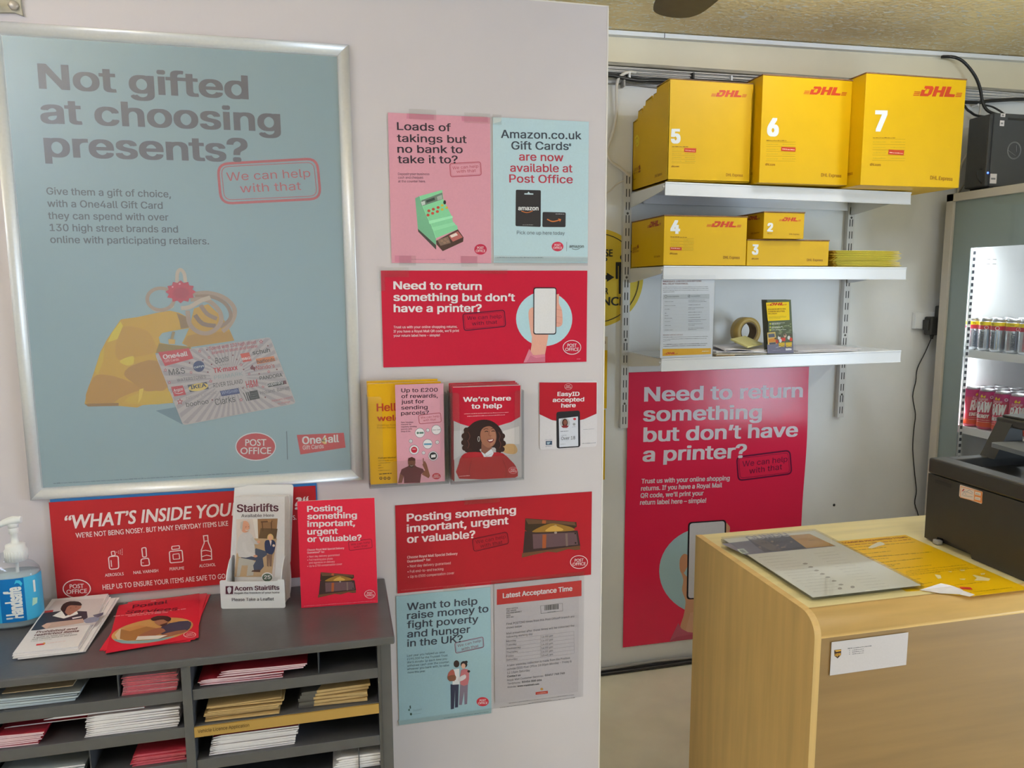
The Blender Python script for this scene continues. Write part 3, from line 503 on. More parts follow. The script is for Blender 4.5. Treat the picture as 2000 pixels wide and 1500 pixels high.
T|POST|61.3 140.7 9.1 3.11 -2|147|G|1|0|4
T|OFFICE|59.2 136.9 13.3 3.11 -2.1|147|G|1|0|4
T|EasyID|40.4 120.1 51.6 9.11 -1.8|148|I|2|0|3
T|accepted|29.4 107.1 73.8 9.12 -1|148|I|2|0|3
T|here|49.3 93.7 34.1 9.17 -.7|148|I|2|0|3
Q|38.1 84.3 93.4 85.3 95.2 1.2 39.2 .8|149|2|6.2|0
Q|43.8 68.7 88.9 71.8 90.1 3.9 45.5 3.5|150|3|1.4|0
E|58.25 58.17 11.63 -0.55 0.06 -11.3|108|4|28|0
E|58.25 58.86 6.69 -0.31 0.05 -8.9|151|5|28|0
E|58.59 59.52 4.23 -0.2 0.03 -5.82|152|6|28|0
P|49.5 51.1 58.3 54.1 67.1 50.9 63.6 47 53.7 47.4|153|5
T|Over 18|49.6 19.8 32.9 7.56 0|154|I|0|0|5
M|47.8 38.8 66.5 38.9 2.4|155|4
M|49.6 29.5 63 29.8 1.7|156|4
E|81.13 66.36 3.54 -0.16 0.02 -2.74|157|4|28|0
M|74.2 47.8 83.4 48.1 1.7|156|4
M|47.9 9.6 60.3 10 1.4|158|4
E|79.81 54.42 3.19 -0.15 0.02 -3.09|158|4|10|0
P|13.9 19.3 28.6 19.2 28.6 10 13.9 10.1|159|2
P|16 17.2 25.1 17.4 21.6 11.7 16.7 11.6|160|3
M|12.2 21.5 29.3 21.6 1.7|156|2
M|12.9 6.4 28.6 6.5 1.7|156|2
M|101.9 41 127.7 41.1 1.4|161|2
M|99.4 8.6 131.7 8.6 1.7|155|2

poverty ; 0.1065 1.5685 0.676 ; 1 0 0 ; 0 0 1 ; 0.211 0.3 ; 8ea9b4
T|Want to help|22.9 265.3 157.6 16.33 -1.1|162|I|1|0|2
T|raise money to|22.5 244.5 183.3 16.38 -.9|162|I|1|0|2
T|fight poverty|22 223.6 160.3 16.43 -1.4|162|I|1|0|2
T|and hunger|21.9 201.7 141.7 16.49 -1.8|162|I|1|0|2
T|in the UK?|21.4 180.3 124.4 16.55 -1.5|162|I|1|0|2
Q|127.9 176.9 192.9 183.4 194.4 158.4 129.8 151.6|163|1|4.5|1.78
Q|130.2 175.8 190.6 180.5 192.1 159.5 132 154.5|163|1|3.1|0.54
T|We can help|134.3 165.7 54.5 6.32 7.1|163|I|0|0|2
T|with that|142.9 156.8 39.7 6.36 5|163|I|0|0|2
T|Last year you helped us raise|20.9 156.9 84.2 4.94 -.9|164|I|0|0|2
T|£295,000 for the Trussell Trust.|20.7 148.9 91.6 4.95 -1.2|164|I|0|0|2
T|We'll donate 1p each time you|20.5 141.2 89.1 4.95 -1.4|164|I|0|0|2
T|withdraw cash over the counter,|20.4 133.1 95.2 4.96 -1.3|164|I|0|0|2
T|whoever you bank with, to raise|20.2 125.4 94 4.96 -1.5|164|I|0|0|2
T|more this year.|20.8 117.2 40.5 4.97 -1.7|164|I|0|0|2
P|116.9 78.8 135.7 76.3 133.2 20.9 126.1 20.9 127.2 64.5 123.9 18.5 116.4 18.1|165|1
P|123.1 113.5 137.1 114 137.5 76.1 121.3 77.3|166|1
P|138.8 75.9 156.8 75.3 154.4 25.8 148.2 25.3 147.8 57 142.1 25.2 135.5 26.1|167|1
P|113 107.9 123.1 114.4 127.3 101.4 126.2 85.4 110.6 92.1|168|2|2
P|109.8 98.2 127.3 100.5 128.9 88.3 114.9 86.5|169|2|2
P|141.4 109.7 155.5 110.2 159.8 101.8 156.8 73.5 139.2 75.8|170|2|2
P|134.6 91.2 150.1 98.5 152.1 88.9 136.7 82.7|171|2|2
E|158.93 104.69 3.52 -0.46 -0.04 -3.23|172|2|8|0
E|131.14 126.23 6.54 -0.83 -0.12 -8.71|172|2|14|0
E|148.16 122.68 7.89 -1.01 -0.11 -8.28|173|2|14|0
E|153.5 127.99 3.51 -0.44 -0.04 -3.22|173|2|10|0
E|146.8 119.17 4.82 -0.62 -0.08 -6.44|174|3|12|0
E|190.49 26.34 14.32 -2.01 -0.11 -11.27|68|1|28|0
E|190.49 26.34 13.6 -1.91 -0.1 -10.48|68|2|28|0
T|POST|183.1 27.7 14.9 5.15 -5.1|175|G|1|0|3
T|OFFICE|179.6 21.5 21.8 5.16 -5.3|175|G|1|0|3
P|23.4 39.7 26 40.7 26.6 33.3 24.1 32.7|176|1
E|26.34 19.53 2.56 -0.37 -0.07 -3.22|177|1|8|0
T|Trussell|30.7 24.4 20.7 5.02 4.5|178|I|0|0|2
M|30.6 18 49.5 18 1.8|178|1
E|22.3 30.24 2.13 -0.31 -0.06 -2.75|179|1|8|0
M|26.7 -2.2 204.6 -.2 1.8|180|1
P|-2.1 9 210.5 8.4 210.4 -4.8 .2 -3.4|181|1
M|100.4 -1.5 204.6 -1.1 1.9|182|2

times ; 0.326 1.5685 0.695 ; 1 0 0 ; 0 0 1 ; 0.201 0.288 ; b6adb2
P|6.1 273.7 207.2 275.6 207.5 237.4 5.8 237|183|1
T|Latest Acceptance Time|19.7 251.9 165.3 11.36 .3|184|I|2|0|2
T|POST OFFICE|28 223.2 27.3 3.20 .5|185|I|1|0|2
T|THE GREEN|28 218.2 22.8 3.20 .6|185|I|1|0|2
T|PULHAM MARKET|27.9 213.1 36.4 3.20 1|185|I|1|0|2
T|DISS|27.9 208.1 9.4 3.20 -3.5|185|I|1|0|2
T|IP21 4SU|27.9 203.1 17 3.21 -.2|185|I|1|0|2
L|108.3 223.7 161.1 224.6 162.1 205.8 109.7 205.1|186|1|0.69|10
P|117.9 223.6 118.6 223.6 118.6 211.5 117.9 211.6|187|1
P|119.7 223.6 120.4 223.6 120.4 211.5 119.7 211.6|187|1
P|121.5 223.6 122.7 223.6 122.7 211.5 121.6 211.6|187|1
P|123.4 223.7 124 223.6 124.1 211.5 123.4 211.6|187|1
P|124.7 223.7 125.4 223.6 125.5 211.5 124.8 211.6|187|1
P|126.6 223.7 128.4 223.5 128.4 211.4 126.6 211.6|187|1
P|129.5 223.7 130.2 223.6 130.3 211.5 129.6 211.6|187|1
P|130.9 223.7 132.8 223.5 132.8 211.4 131 211.6|187|1
P|133.9 223.7 135.1 223.6 135.1 211.5 133.9 211.6|187|1
P|135.7 223.7 136.4 223.7 136.5 211.6 135.8 211.6|187|1
P|137.6 223.7 138.3 223.7 138.3 211.6 137.6 211.6|187|1
P|139 223.7 140.8 223.6 140.8 211.4 139 211.6|187|1
P|142 223.7 143.1 223.7 143.1 211.5 142 211.6|187|1
P|143.8 223.7 144.5 223.7 144.5 211.6 143.8 211.7|187|1
P|145.6 223.7 146.8 223.7 146.8 211.5 145.7 211.7|187|1
P|147.9 223.8 148.6 223.7 148.7 211.6 148 211.7|187|1
P|149.8 223.8 151.6 223.6 151.7 211.5 149.8 211.7|187|1
M|125.2 206.1 145 206.3 1.9|188|1
T|Final POSTING times from this Post Office® branch are|27.8 186.5 162.4 5.06 .3|189|I|0|0|2
T|shown below|27.7 177.3 36.5 5.06 .7|189|I|0|0|2
T|Mail presented after these times will be collected the|27.7 163.5 162.6 5.07 .4|189|I|0|0|2
T|following working day|27.6 155.2 62.4 5.08 .5|189|I|0|0|2
T|A later weekday collection is made from the Postbox|28.6 85.8 151.9 5.14 0|189|I|0|0|2
T|outside DISS Post Office 18:00pm Monday - Friday &|28.6 76.5 155.8 5.14 .1|189|I|0|0|2
T|12:15pm Saturday|29 67.5 54.2 5.15 0|189|I|0|0|2
L|26.7 151.6 189.5 152.6|190|1|0.46|00
L|26.7 142.6 189.5 143.5|190|1|0.46|00
L|26.6 133.5 189.6 134.3|190|1|0.46|00
L|26.6 124.5 189.6 125.2|190|1|0.46|00
L|26.5 115.4 189.7 116|190|1|0.46|00
L|26.5 106.4 189.8 106.8|190|1|0.46|00
L|26.4 97.3 189.8 97.7|190|1|0.46|00
L|26.7 151.6 26.4 97.3|190|1|0.46|00
L|108.4 152.2 108.9 97.2|190|1|0.46|00
L|189.5 152.6 190.8 97.9|190|1|0.47|00
T|Monday|27.6 145 23 4.63 .2|189|I|0|0|2
T|16:00 pm|110.7 145.4 27.6 4.68 1|189|I|0|0|2
T|Tuesday|27.5 136 23.9 4.63 .2|189|I|0|0|2
T|16:00 pm|110.7 136.2 27.7 4.68 .9|189|I|0|0|2
T|Wednesday|27.5 126.9 33.9 4.64 .1|189|I|0|0|2
T|16:00 pm|110.7 127.1 27.7 4.69 .9|189|I|0|0|2
T|Thursday|27.4 117.9 27.5 4.64 0|189|I|0|0|2
T|16:00 pm|110.7 117.9 27.7 4.70 .8|189|I|0|0|2
T|Friday|27.4 108.8 17.6 4.65 0|189|I|0|0|2
T|16:00 pm|110.7 108.8 27.7 4.70 .7|189|I|0|0|2
T|Saturday|27.3 99.7 26.7 4.66 -.1|189|I|0|0|2
T|10:45 am|110.7 99.6 27.7 4.71 .7|189|I|0|0|2
T|Contact us|28.9 59.1 32.2 4.69 -.9|191|I|2|0|2
T|Royal Mail Customer Services:|28.9 49.7 87.4 4.69 -.2|189|I|0|0|2
T|03457 740 740|119.6 50 48 4.75 -.7|191|I|2|0|2
T|Textphone:|29.3 41.2 31.8 4.70 -.9|189|I|0|0|2
T|03456 000 606|63.9 40.8 47.8 4.72 -1.4|191|I|2|0|2
T|Website:|29.2 32.7 21.8 4.24 -1.6|189|I|0|0|2
T|www.royalmail.com|52.9 32.3 52.4 4.25 -1.5|191|I|2|0|2
P|96.9 13.5 126.6 12.8 126.6 6.1 96.9 6.8|192|1
E|111.72 19.11 3.71 -0.51 0 -3.34|193|1|8|0
M|100.6 8.7 122.9 8.5 2.4|194|2
M|32.7 -6.1 190.6 -6.6 1.9|195|1
M|10.9 -13.9 193 -14.2 1.9|185|1
M|87.7 -11.4 134.1 -11.7 1.4|195|1

yellowleaf ; 0.0585 1.5435 1.237 ; 1 0 0 ; 0 0 1 ; 0.151 0.213 ; c9970f
T|Hello,|16.2 155.4 58.3 15.81 -.4|196|I|2|0|2
T|welcome|16.4 134.8 94.4 11.73 -.8|196|I|2|0|2
T|Greetings from your|16.2 124.5 51.6 3.46 -1.8|197|I|0|0|2
T|Pulham Market Post Office|16 119.1 67 3.46 -1.9|197|I|0|0|2
T|Pulham Market Post Office|16.8 54.6 64.8 3.15 -.8|198|I|1|0|2
M|16.6 49.5 48 49 2.5|197|1
M|16.5 44.4 41.9 44.3 2.5|197|1
M|16.3 39 22.3 40 2.5|197|1
M|16.2 33.7 26.4 34.5 2.5|197|1
M|16 28.4 40.7 28.3 2.5|197|1
M|17.5 20.4 43.9 20.8 3.2|198|1
E|21.04 12.59 3.22 -0.21 -0.09 -3.35|199|1|14|0
E|21.04 12.76 1.36 -0.09 -0.04 -1.59|200|2|8|0
E|29.53 12.04 3.23 -0.21 -0.09 -3.36|199|1|14|0
E|29.53 12.22 1.36 -0.09 -0.04 -1.59|200|2|8|0
E|37.7 11.51 3.24 -0.21 -0.09 -3.36|199|1|14|0
E|37.7 11.69 1.36 -0.09 -0.04 -1.59|200|2|8|0

pinkleaf ; 0.1135 1.5375 1.236 ; 1 0 0 ; 0 0 1 ; 0.1005 0.211 ; c48d9e
T|Up to £200|12.2 195.2 76 7.89 -1.1|201|I|1|0|2
T|of rewards,|12.3 182.9 76 7.91 -1.1|201|I|1|0|2
T|just for|12 171.2 47.7 7.92 -.9|201|I|1|0|2
T|sending|11.3 158.8 55 7.94 -.8|201|I|1|0|2
T|parcels?|10.7 147.1 58.1 7.95 -.6|201|I|1|0|2
Q|46.8 145 93.4 148.5 94.8 128.8 48.5 126.8|202|1|3.8|1.38
T|We can help|51.3 137.6 39.4 4.52 2.7|202|I|0|0|2
T|with that|56.8 131.4 26.8 4.53 3|202|I|0|0|2
T|Earn fabulous|10.3 130.6 25.4 2.78 -1.5|203|I|1|0|2
T|rewards for|10.2 126 21.6 2.78 -1.3|203|I|1|0|2
T|regularly sending|10.1 121.1 32.4 2.78 -1.2|203|I|1|0|2
T|parcels with|10 116.2 22.8 2.78 -1.5|203|I|1|0|2
T|Drop & Go.|9.9 111.2 20.3 2.78 -.9|203|I|1|0|2
E|49.12 107.48 10.32 -0.52 -0.21 -10.51|204|1|28|0
E|49.12 107.48 9.46 -0.47 -0.2 -9.64|205|2|28|0
E|83.78 112.43 10.43 -0.51 -0.19 -10.56|204|1|28|0
E|83.78 112.43 9.56 -0.47 -0.17 -9.68|205|2|28|0
E|65.03 82.91 10.39 -0.56 -0.2 -10.58|204|1|28|0
E|65.03 82.91 9.53 -0.51 -0.19 -9.7|205|2|28|0
E|36.35 71.97 10.32 -0.57 -0.23 -10.56|204|1|28|0
E|36.35 71.97 9.46 -0.52 -0.21 -9.68|205|2|28|0
E|76.17 56.47 10.45 -0.6 -0.19 -10.65|204|1|28|0
E|76.17 56.47 9.58 -0.55 -0.18 -9.76|205|2|28|0
E|65.94 112.61 3.8 -0.19 -0.07 -3.86|204|1|28|0
E|65.94 112.61 2.94 -0.14 -0.06 -2.98|205|2|28|0
E|29.72 90.95 4.11 -0.22 -0.09 -4.2|204|1|28|0
E|29.72 90.95 3.25 -0.17 -0.07 -3.33|205|2|28|0
E|85.4 85.71 4.18 -0.22 -0.07 -4.24|204|1|28|0
E|85.4 85.71 3.31 -0.18 -0.06 -3.36|205|2|28|0
E|56.02 64.34 3.8 -0.21 -0.08 -3.88|204|1|28|0
E|56.02 64.34 2.94 -0.17 -0.06 -3|205|2|28|0
E|44.66 107.7 2.57 -0.13 -0.05 -2.63|206|3|12|0
P|48.1 109.5 56.9 109.5 56.8 105.7 48.1 105.6|207|3
T|Uber Eats|75.4 111.3 16.7 2.63 .8|208|I|0|0|4
P|57.3 84.6 73.2 84.1 73.1 80.5 57.2 81|209|3
E|36.35 71.97 6.53 -0.36 -0.14 -6.68|210|3|28|0
M|32.4 72.7 40.1 72.3 3.5|211|4
E|76.17 56.47 8.01 -0.46 -0.15 -8.16|212|3|28|0
P|71.9 59 81.5 59.9 81.3 53.5 71.8 53|213|4
T|£|64.9 111.1 2.1 3.16 -2.8|107|I|0|0|4
T|£|28.7 89.4 2.1 3.15 -3|107|I|0|0|4
T|£|84.3 84.2 2.1 3.18 -3|107|I|0|0|4
T|£|54.9 62.8 2.1 3.18 -3.2|107|I|0|0|4
P|52.9 38.8 57.8 47.4 62 40.1 68.8 13.8 65.7 8.7 51.4 17.6 54.7 24.5 58.6 26.1|214|1
L|55.1 43.2 55.1 52.9|214|1|1.93|00
P|5.6 23.2 14 19.1 9.4 2.6 .8 2.1|215|1
P|5.6 22.3 9.2 31.8 22.2 37.2 25.7 40.8 36.4 40.2 41.1 35.1 53.9 29.9 56.8 24.4 50.3 18.6 47.3 .1 13.6 1.4 13.2 17.4|216|2
E|30.62 45.5 7.91 -0.47 -0.23 -10.59|217|3|28|0
P|22.8 49.1 23.9 54.7 31.2 57.1 38 53.2 38.6 48.6|218|4
E|29.92 37.05 5.16 -0.31 -0.08 -3.53|219|4|28|0
L|27.4 39 29.9 37.4 33.2 39|220|5|0.87|00
E|82.36 12.08 9.11 -0.58 -0.12 -6.8|221|1|28|0
E|82.36 12.08 8.65 -0.55 -0.11 -6.32|221|2|28|0
T|POST|77.6 12.6 9.5 3.12 -.8|222|G|1|0|3
T|OFFICE|75.4 8.7 13.8 3.12 -1|222|G|1|0|3

redleaf ; 0.2345 1.536 1.234 ; 1 0 0 ; 0 0 1 ; 0.148 0.2045 ; a8a2a6
P|-.9 203.5 145.7 202.9 145 134.4 124.6 123.7 97.4 116.9 70.4 114.6 34.8 118.1 13.8 125.3 -1.9 133.1|223|1
T|We’re here|20.5 172.2 104.2 9.82 -.5|111|I|2|0|3
T|to help|38 156.7 66.9 10.22 -.9|111|I|2|0|3
M|22.5 145.4 118.9 144.7 2.1|224|2
M|28.9 139.8 111.1 139.7 2.1|224|2
P|104.3 72.5 129.8 75.6 138.9 61.5 131.6 52.9 107.9 57.8|225|1|3
P|106.3 104.8 142.7 113.8 143.5 74 109.8 77.6|226|1
P|-.5 110.1 17.1 111 12.8 56 -1.4 47.9|227|1
P|21 75.2 19 93.1 23.3 110.7 33.1 119.1 43.8 127.4 59.9 131.7 77.7 129.8 92.9 120.7 103.6 106.7 108.1 90.3 106.1 72.4 104.3 60.7 91.6 58.7 88 69.8 55.7 67.9 59.2 59.7 37.7 61.8 24.4 63.4|228|2|3
E|22.78 72.44 6.02 -0.33 -0.08 -6.43|229|2|10|0
E|21.16 84.13 6.02 -0.32 -0.08 -6.41|229|2|10|0
E|21.87 98.33 6.01 -0.31 -0.08 -6.4|229|2|10|0
E|26.8 110.51 6.01 -0.3 -0.08 -6.39|229|2|10|0
E|105.36 94.06 6.16 -0.31 -0.04 -6.48|229|2|10|0
E|107.08 77.75 6.17 -0.33 -0.04 -6.5|229|2|10|0
E|104.28 65.26 6.17 -0.34 -0.04 -6.51|229|2|10|0
E|34.22 64.66 6.05 -0.34 -0.08 -6.45|229|2|10|0
E|97.01 62.05 6.16 -0.34 -0.04 -6.51|229|2|10|0
L|96.9 103.5 100.5 94.3 97.5 85.5|230|3|1.44|03
L|98.3 85.4 101.8 76.2 98.9 67.4|230|3|1.44|03
L|30.8 106.8 34.3 97.7 31.3 88.9|230|3|1.42|03
L|28.8 89.1 32.3 80 29.3 71.2|230|3|1.42|03
P|59.4 82.1 80.8 73.8 83.4 59.2 73.5 52.5 58.5 60.6|231|3
P|56.8 94.8 58.2 107.2 65.1 114.9 78.5 116.9 89.2 107.4 92.2 92.9 88.8 78.7 80.8 71.4 71.8 70.7 61.2 80.2|232|4|3
P|77.5 106.2 88.3 105.7 90.3 91.2 86.3 78.9 78.1 73.9 81 88.1|233|5|3
L|66.4 105.4 70.3 106.6 73.9 105.3|234|6|1.61|03
L|81.1 105.5 84.7 106.4 88.3 105.3|234|6|1.61|03
L|64.1 110.1 69.5 112.3 74.3 110.7|235|6|1.07|03
L|80.8 111.1 84.7 112.3 88.3 110.7|235|6|1.08|03
L|76.6 106.3 75.3 98.3 78.3 95.8 81.4 97.1|236|6|0.90|03
P|71.1 87.2 79.2 89.1 86.7 88.7 84.2 82.6 77.3 80.8|237|6|2
P|73.4 86.7 85.1 88.3 82.7 84.8 76.4 84.1|238|7
E|53.21 90.47 1.96 -0.1 -0.05 -5.36|239|5|28|0.89
P|10 5.9 9.6 38.3 16.4 55.8 30.6 62.5 59.2 60.6 69.9 51 84.3 59.1 106 56.1 124.2 38.7 135.5 24.4 139.1 3.4 113 .7|240|4|2
P|57.4 63.4 66.3 56.9 80.8 67.5 85.8 57.3 81 49.9 64.5 50.4|241|5
L|66.3 56.9 69.9 51.3 81.1 56.6|242|6|0.72|00
L|37.5 43.8 31.9 22.6 33.5 6.2|243|5|1.43|03
L|106 41.6 113.1 21.2 113 2.9|243|5|1.45|03
E|128.67 16.92 10.1 -0.63 -0.03 -7.68|244|5|28|0
E|128.67 16.92 9.59 -0.6 -0.03 -7.14|245|6|28|0
T|POST|123.4 17.5 10.5 3.53 -.8|246|G|1|0|7
T|OFFICE|121 13.1 15.3 3.53 -1|246|G|1|0|7
M|9.6 10.7 32.7 10.4 2.2|244|5

inside ; -0.5545 1.5645 1.0405 ; 1 0 0 ; 0 0 1 ; 0.5 0.1965 ; a0242a
T|“WHAT’S INSIDE YOU|21.6 141.1 306.5 26.42 .7|247|G|2|1|2
T|R PARCEL|331.9 145.1 119.9 26.01 .7|247|G|2|1|2
T|?|455.6 148.5 12.9 24.76 1.5|247|G|2|1|2
T|“|470.8 149 11.3 24.79 2.3|247|G|2|1|2
T|WE’RE NOT BEING NOSEY. BUT MANY EVERYDAY ITEMS LIKE|42.1 121.6 282.3 10.09 .5|247|G|1|0|2
T|S.|452.2 126.3 6.8 9.42 2.7|247|G|1|0|2
T|HELP US TO ENSURE YOUR ITEMS ARE SAFE TO GO.|82.5 11.1 233 10.34 .3|247|G|1|0|2
T|AEROSOLS|88.4 37.6 34.2 6.19 0|247|G|1|0|2
T|NAIL VARNISH|140.6 38 46 6.24 .3|247|G|1|0|2
T|PERFUME|208 39.1 27.5 6.30 -.2|247|G|1|0|2
T|ALCOHOL|264.2 40.6 31.5 6.35 .1|247|G|1|0|2
Q|97.3 78.2 115.1 78.7 114.4 52.2 97.7 52.1|247|1|4.6|1.93
Q|103.1 88.4 109.6 88.7 109.8 80.4 103.6 79.7|247|1|1.5|1.55
L|101.5 70.8 101.7 57.1|247|1|1.55|00
E|123.28 91.61 0.8 -0.07 -0.06 -0.9|247|1|6|0
E|123.04 87.91 0.8 -0.07 -0.06 -0.91|247|1|6|0
E|122.79 84.2 0.8 -0.07 -0.06 -0.91|247|1|6|0
E|122.54 80.49 0.8 -0.07 -0.06 -0.91|247|1|6|0
E|119.89 89.84 0.8 -0.07 -0.06 -0.9|247|1|6|0
E|119.64 86.14 0.8 -0.07 -0.06 -0.91|247|1|6|0
E|119.39 82.43 0.8 -0.07 -0.06 -0.91|247|1|6|0
E|116.49 88.07 0.8 -0.07 -0.06 -0.9|247|1|6|0
E|116.24 84.37 0.8 -0.07 -0.06 -0.91|247|1|6|0
E|113.1 86.31 0.79 -0.07 -0.06 -0.9|247|1|6|0
Q|159.1 90.9 166.9 91.5 166.8 71.9 159.8 71.7|247|1|2.7|1.96
Q|156.2 67.9 170.3 69.1 171.6 53.9 156 53.3|247|1|3.9|1.96
L|157.9 60.2 160.8 59.9|247|1|1.18|00
Q|209.6 79 233.7 79.8 234.2 55.2 209.7 55|247|1|3.2|1.98
Q|216 72.5 227.7 73.1 228.2 62.1 216.1 62|247|1|1.2|1.59
Q|214.8 89.4 229.1 89.9 229 83.1 214.7 82.7|247|1|1.6|1.58
L|275.8 106.5 283.8 106.7 284.2 92.3 289.1 76.2 288.8 55.8 269.5 55 270 76.6 276.5 91.7|247|1|2.00|10
L|276.3 95.1 284 95.3|247|1|1.61|00
L|270.6 74.4 278.3 75.8 288.9 71.9|247|1|1.61|02
L|270.7 62.5 279.7 65.1 288.3 61.8|247|1|1.61|02
E|36.21 17.92 24.21 -2.46 -1.36 -18.52|247|2|28|1.83
T|POST|23.7 19.5 25.2 8.50 -2|247|G|1|0|3
T|OFFICE|17.1 9 36.9 8.51 -2.2|247|G|1|0|3

redcard ; -0.0868 1.451 1.0215 ; 0.99729 -0.073625 0 ; 0 0.074558 0.99722 ; 0.1485 0.2125 ; c2213a
T|Posting|18.2 191 67.2 11.35 -.7|248|I|2|0|2
T|something|17.8 176.2 95.5 11.36 -1.3|248|I|2|0|2
T|important,|17.3 161.4 91.9 11.38 -1.6|248|I|2|0|2
T|urgent|16.8 146 58.6 11.39 -1.7|248|I|2|0|2
T|or valuable?|16.4 131.2 104.4 11.40 -1.5|248|I|2|0|2
Q|94.9 126.6 140 130.2 141.4 112.4 96.3 109.2|249|1|3.4|1.04
T|We can help|99.7 119 37.5 4.01 4.6|249|I|0|0|2
T|with that|105.1 113.4 27.2 4.01 4.4|249|I|0|0|2
T|Choose Royal Mail Special Delivery|15.5 113.4 71.1 3.81 -.2|250|I|2|0|2
T|Guaranteed* for:|15.3 108 33.3 3.81 -.2|250|I|2|0|2
T|• Next day delivery guaranteed|15.4 100 61.5 3.81 .1|250|I|0|0|2
T|• Full tracking plus photo|15.2 93.6 48.6 3.81 -.3|250|I|0|0|2
T|and signature on delivery|18 87.6 49.4 3.81 -.4|250|I|0|0|2
T|• Up to £750 compensation cover|14.8 81.2 66.6 3.81 .2|250|I|0|0|2
P|39.6 69.3 74.8 64.2 103.4 59.8 103.7 53.9 94.9 48.6 44 50.7 38.1 54.1|132|1
P|39.6 68.7 101.1 59.8 102.4 55.4 74.6 60.3 42.6 61.6|133|2
P|49.7 53.3 63.2 58.8 74.6 60.3 89.5 56.3 98.8 52.3 96.8 48.9 51.5 50.2|134|2|3
P|64.8 52.8 74.4 57.4 85.5 52.4 83.5 49.8 65.6 50.4|135|3|3
P|38.1 52.7 104.4 48.7 106.8 28.4 99.5 26 34.1 22.1|136|1
P|47.6 48.1 102.4 46.5 103.9 30.2 47.6 28.9|137|2
P|59.9 46.6 64.8 46.5 63.4 28.9 58.7 28.8|138|3
P|88.7 45.9 91.3 45.9 91.3 29.6 88.6 29.4|139|3
P|33.3 24.5 106.3 28.8 106.4 23.5 99.4 23.4 91.9 25.6 76.5 22 65.3 24 53.9 22.1 32.6 18.6|140|3
P|60.7 65.6 65.3 64.9 64.8 60.6 59.9 61.4|141|3
E|76.69 57.22 1.73 -0.12 -0.03 -1.2|142|4|10|0
E|76.44 47.99 1.92 -0.14 -0.05 -1.6|143|4|10|0
E|101.15 45.21 1.16 -0.08 -0.03 -1.2|144|3|8|0
E|100.96 32.79 1.16 -0.09 -0.03 -1.21|144|3|8|0
E|133.34 18.58 10.31 -0.78 -0.22 -8.15|248|2|28|0.74
T|POST|128 19.4 10.7 3.75 -3.2|248|G|1|0|3
T|OFFICE|125.4 14.8 15.7 3.75 -3.3|248|G|1|0|3
M|5.1 3.1 144.2 3.9 1|128|1

stairleaf ; -0.21743 1.5067 1.0285 ; 0.97838 -0.20681 0 ; 0.035178 0.16642 0.98543 ; 0.099 0.205 ; c6c3c8
T|Stairlifts|3.2 174.6 83.4 14.91 .6|251|I|2|0|2
T|Available Here|12.2 164.1 65.3 6.11 .2|252|I|1|0|2
P|2.1 160.2 35.1 160.4 42 121.1 38.6 45 -1.3 45.5 3 113.9|253|1
P|44.7 160.5 84.8 160.7 82.1 120.6 45.8 121|254|1
P|35.1 160.4 44.7 160.5 46.2 121.4 42 120.7|255|2
P|38.2 121.5 84 120.6 77.6 44.5 -1.3 45.5 3.1 91.1|256|2
P|82.1 116.8 84 120.6 79.5 44.5 73.3 44.5|257|3
P|51.1 141.9 84.8 140.4 82.1 120.2 47.3 121.6|258|3
L|51.4 154.3 74.3 155.4|259|3|2.29|00
L|53.7 154.3 55.7 136.2|259|3|1.72|00
L|72 155.1 72.8 136.9|259|3|1.72|00
P|63.8 159 72.3 159.8 72.4 154.1 65.7 153.6|260|3
P|8 83.4 23.2 85.1 40.4 75.4 36.7 47.9 23.4 47.1 26.1 67.9 13.8 68.1 10.1 47.3 3.4 46.4|261|4
P|35.5 94.5 42.1 102 64.1 95.1 64.1 88.4 55.5 82.8 57.9 65.6 50 56.2 38.6 56.4 36.6 67.8 42.2 77.3 11.8 83.3 17.4 89|262|5
P|10.5 129.1 22.9 134.6 34.3 128.8 38.3 111.6 40.2 98.2 36.5 86.8 7.9 85.3 4.9 113.9|263|6|2
L|33.4 123.1 40.1 113.5 46.8 113.4|264|7|6.48|02
E|47.38 114.51 3.24 -0.04 0.01 -2.86|265|8|10|0
L|17.3 113.7 23.1 94.6 40.3 87.7|266|7|6.86|03
E|41.24 86.4 4.19 -0.05 0.01 -2.66|265|8|10|0
E|19.96 145.16 8.96 -0.1 0.07 -11.83|267|7|28|0
P|10.4 142.4 11.3 153.8 17 157.2 15.5 150 14.3 136.6|268|8
L|20.9 144.2 22.8 145.3|269|9|0.95|00
L|26.6 144.9 28.2 145.6|269|9|0.95|00
L|20.9 138.8 24.8 137.5 28.2 139.9|270|9|1.14|02
P|63.1 89.4 74.6 89.2 73.2 65.4 69.3 65.5 68.1 82.6 67.1 64.6 64.2 66.5|271|5
P|60.2 116.1 66.8 118.5 75.4 118.4 80.6 113 79.9 101.5 74.6 89.2 62.2 93.2 59.2 105.6|272|6|2
P|68.7 116.9 73.5 116.9 71.6 105.5|273|7
E|70.61 122.62 6.3 -0.07 0.04 -8.01|274|6|14|0
E|70.23 122.25 4.2 -0.05 0.03 -5.72|275|7|12|0
E|77.36 106.91 2.67 -0.03 0.01 -2.67|276|7|8|0
P|35.7 58.3 50 59.1 50.9 54.3 32.8 55.5|277|6
E|64.88 44.27 11.42 -0.15 0.04 -9.5|278|7|28|0
E|64.88 43.51 9.9 -0.13 0.04 -7.98|279|8|28|0
T|25|58.6 40.5 12.8 7.22 1|280|I|2|0|9

pocket ; -0.2405 1.487 1.0225 ; 0.97838 -0.20681 0 ; 0 0 1 ; 0.1257 0.062 ; c9c8cf
T|Acorn Stairlifts|28.3 37.3 87.7 8.83 .5|251|I|2|0|2
T|Regain the freedom of your home|27.6 30.4 88.1 3.74 .2|281|I|1|0|2
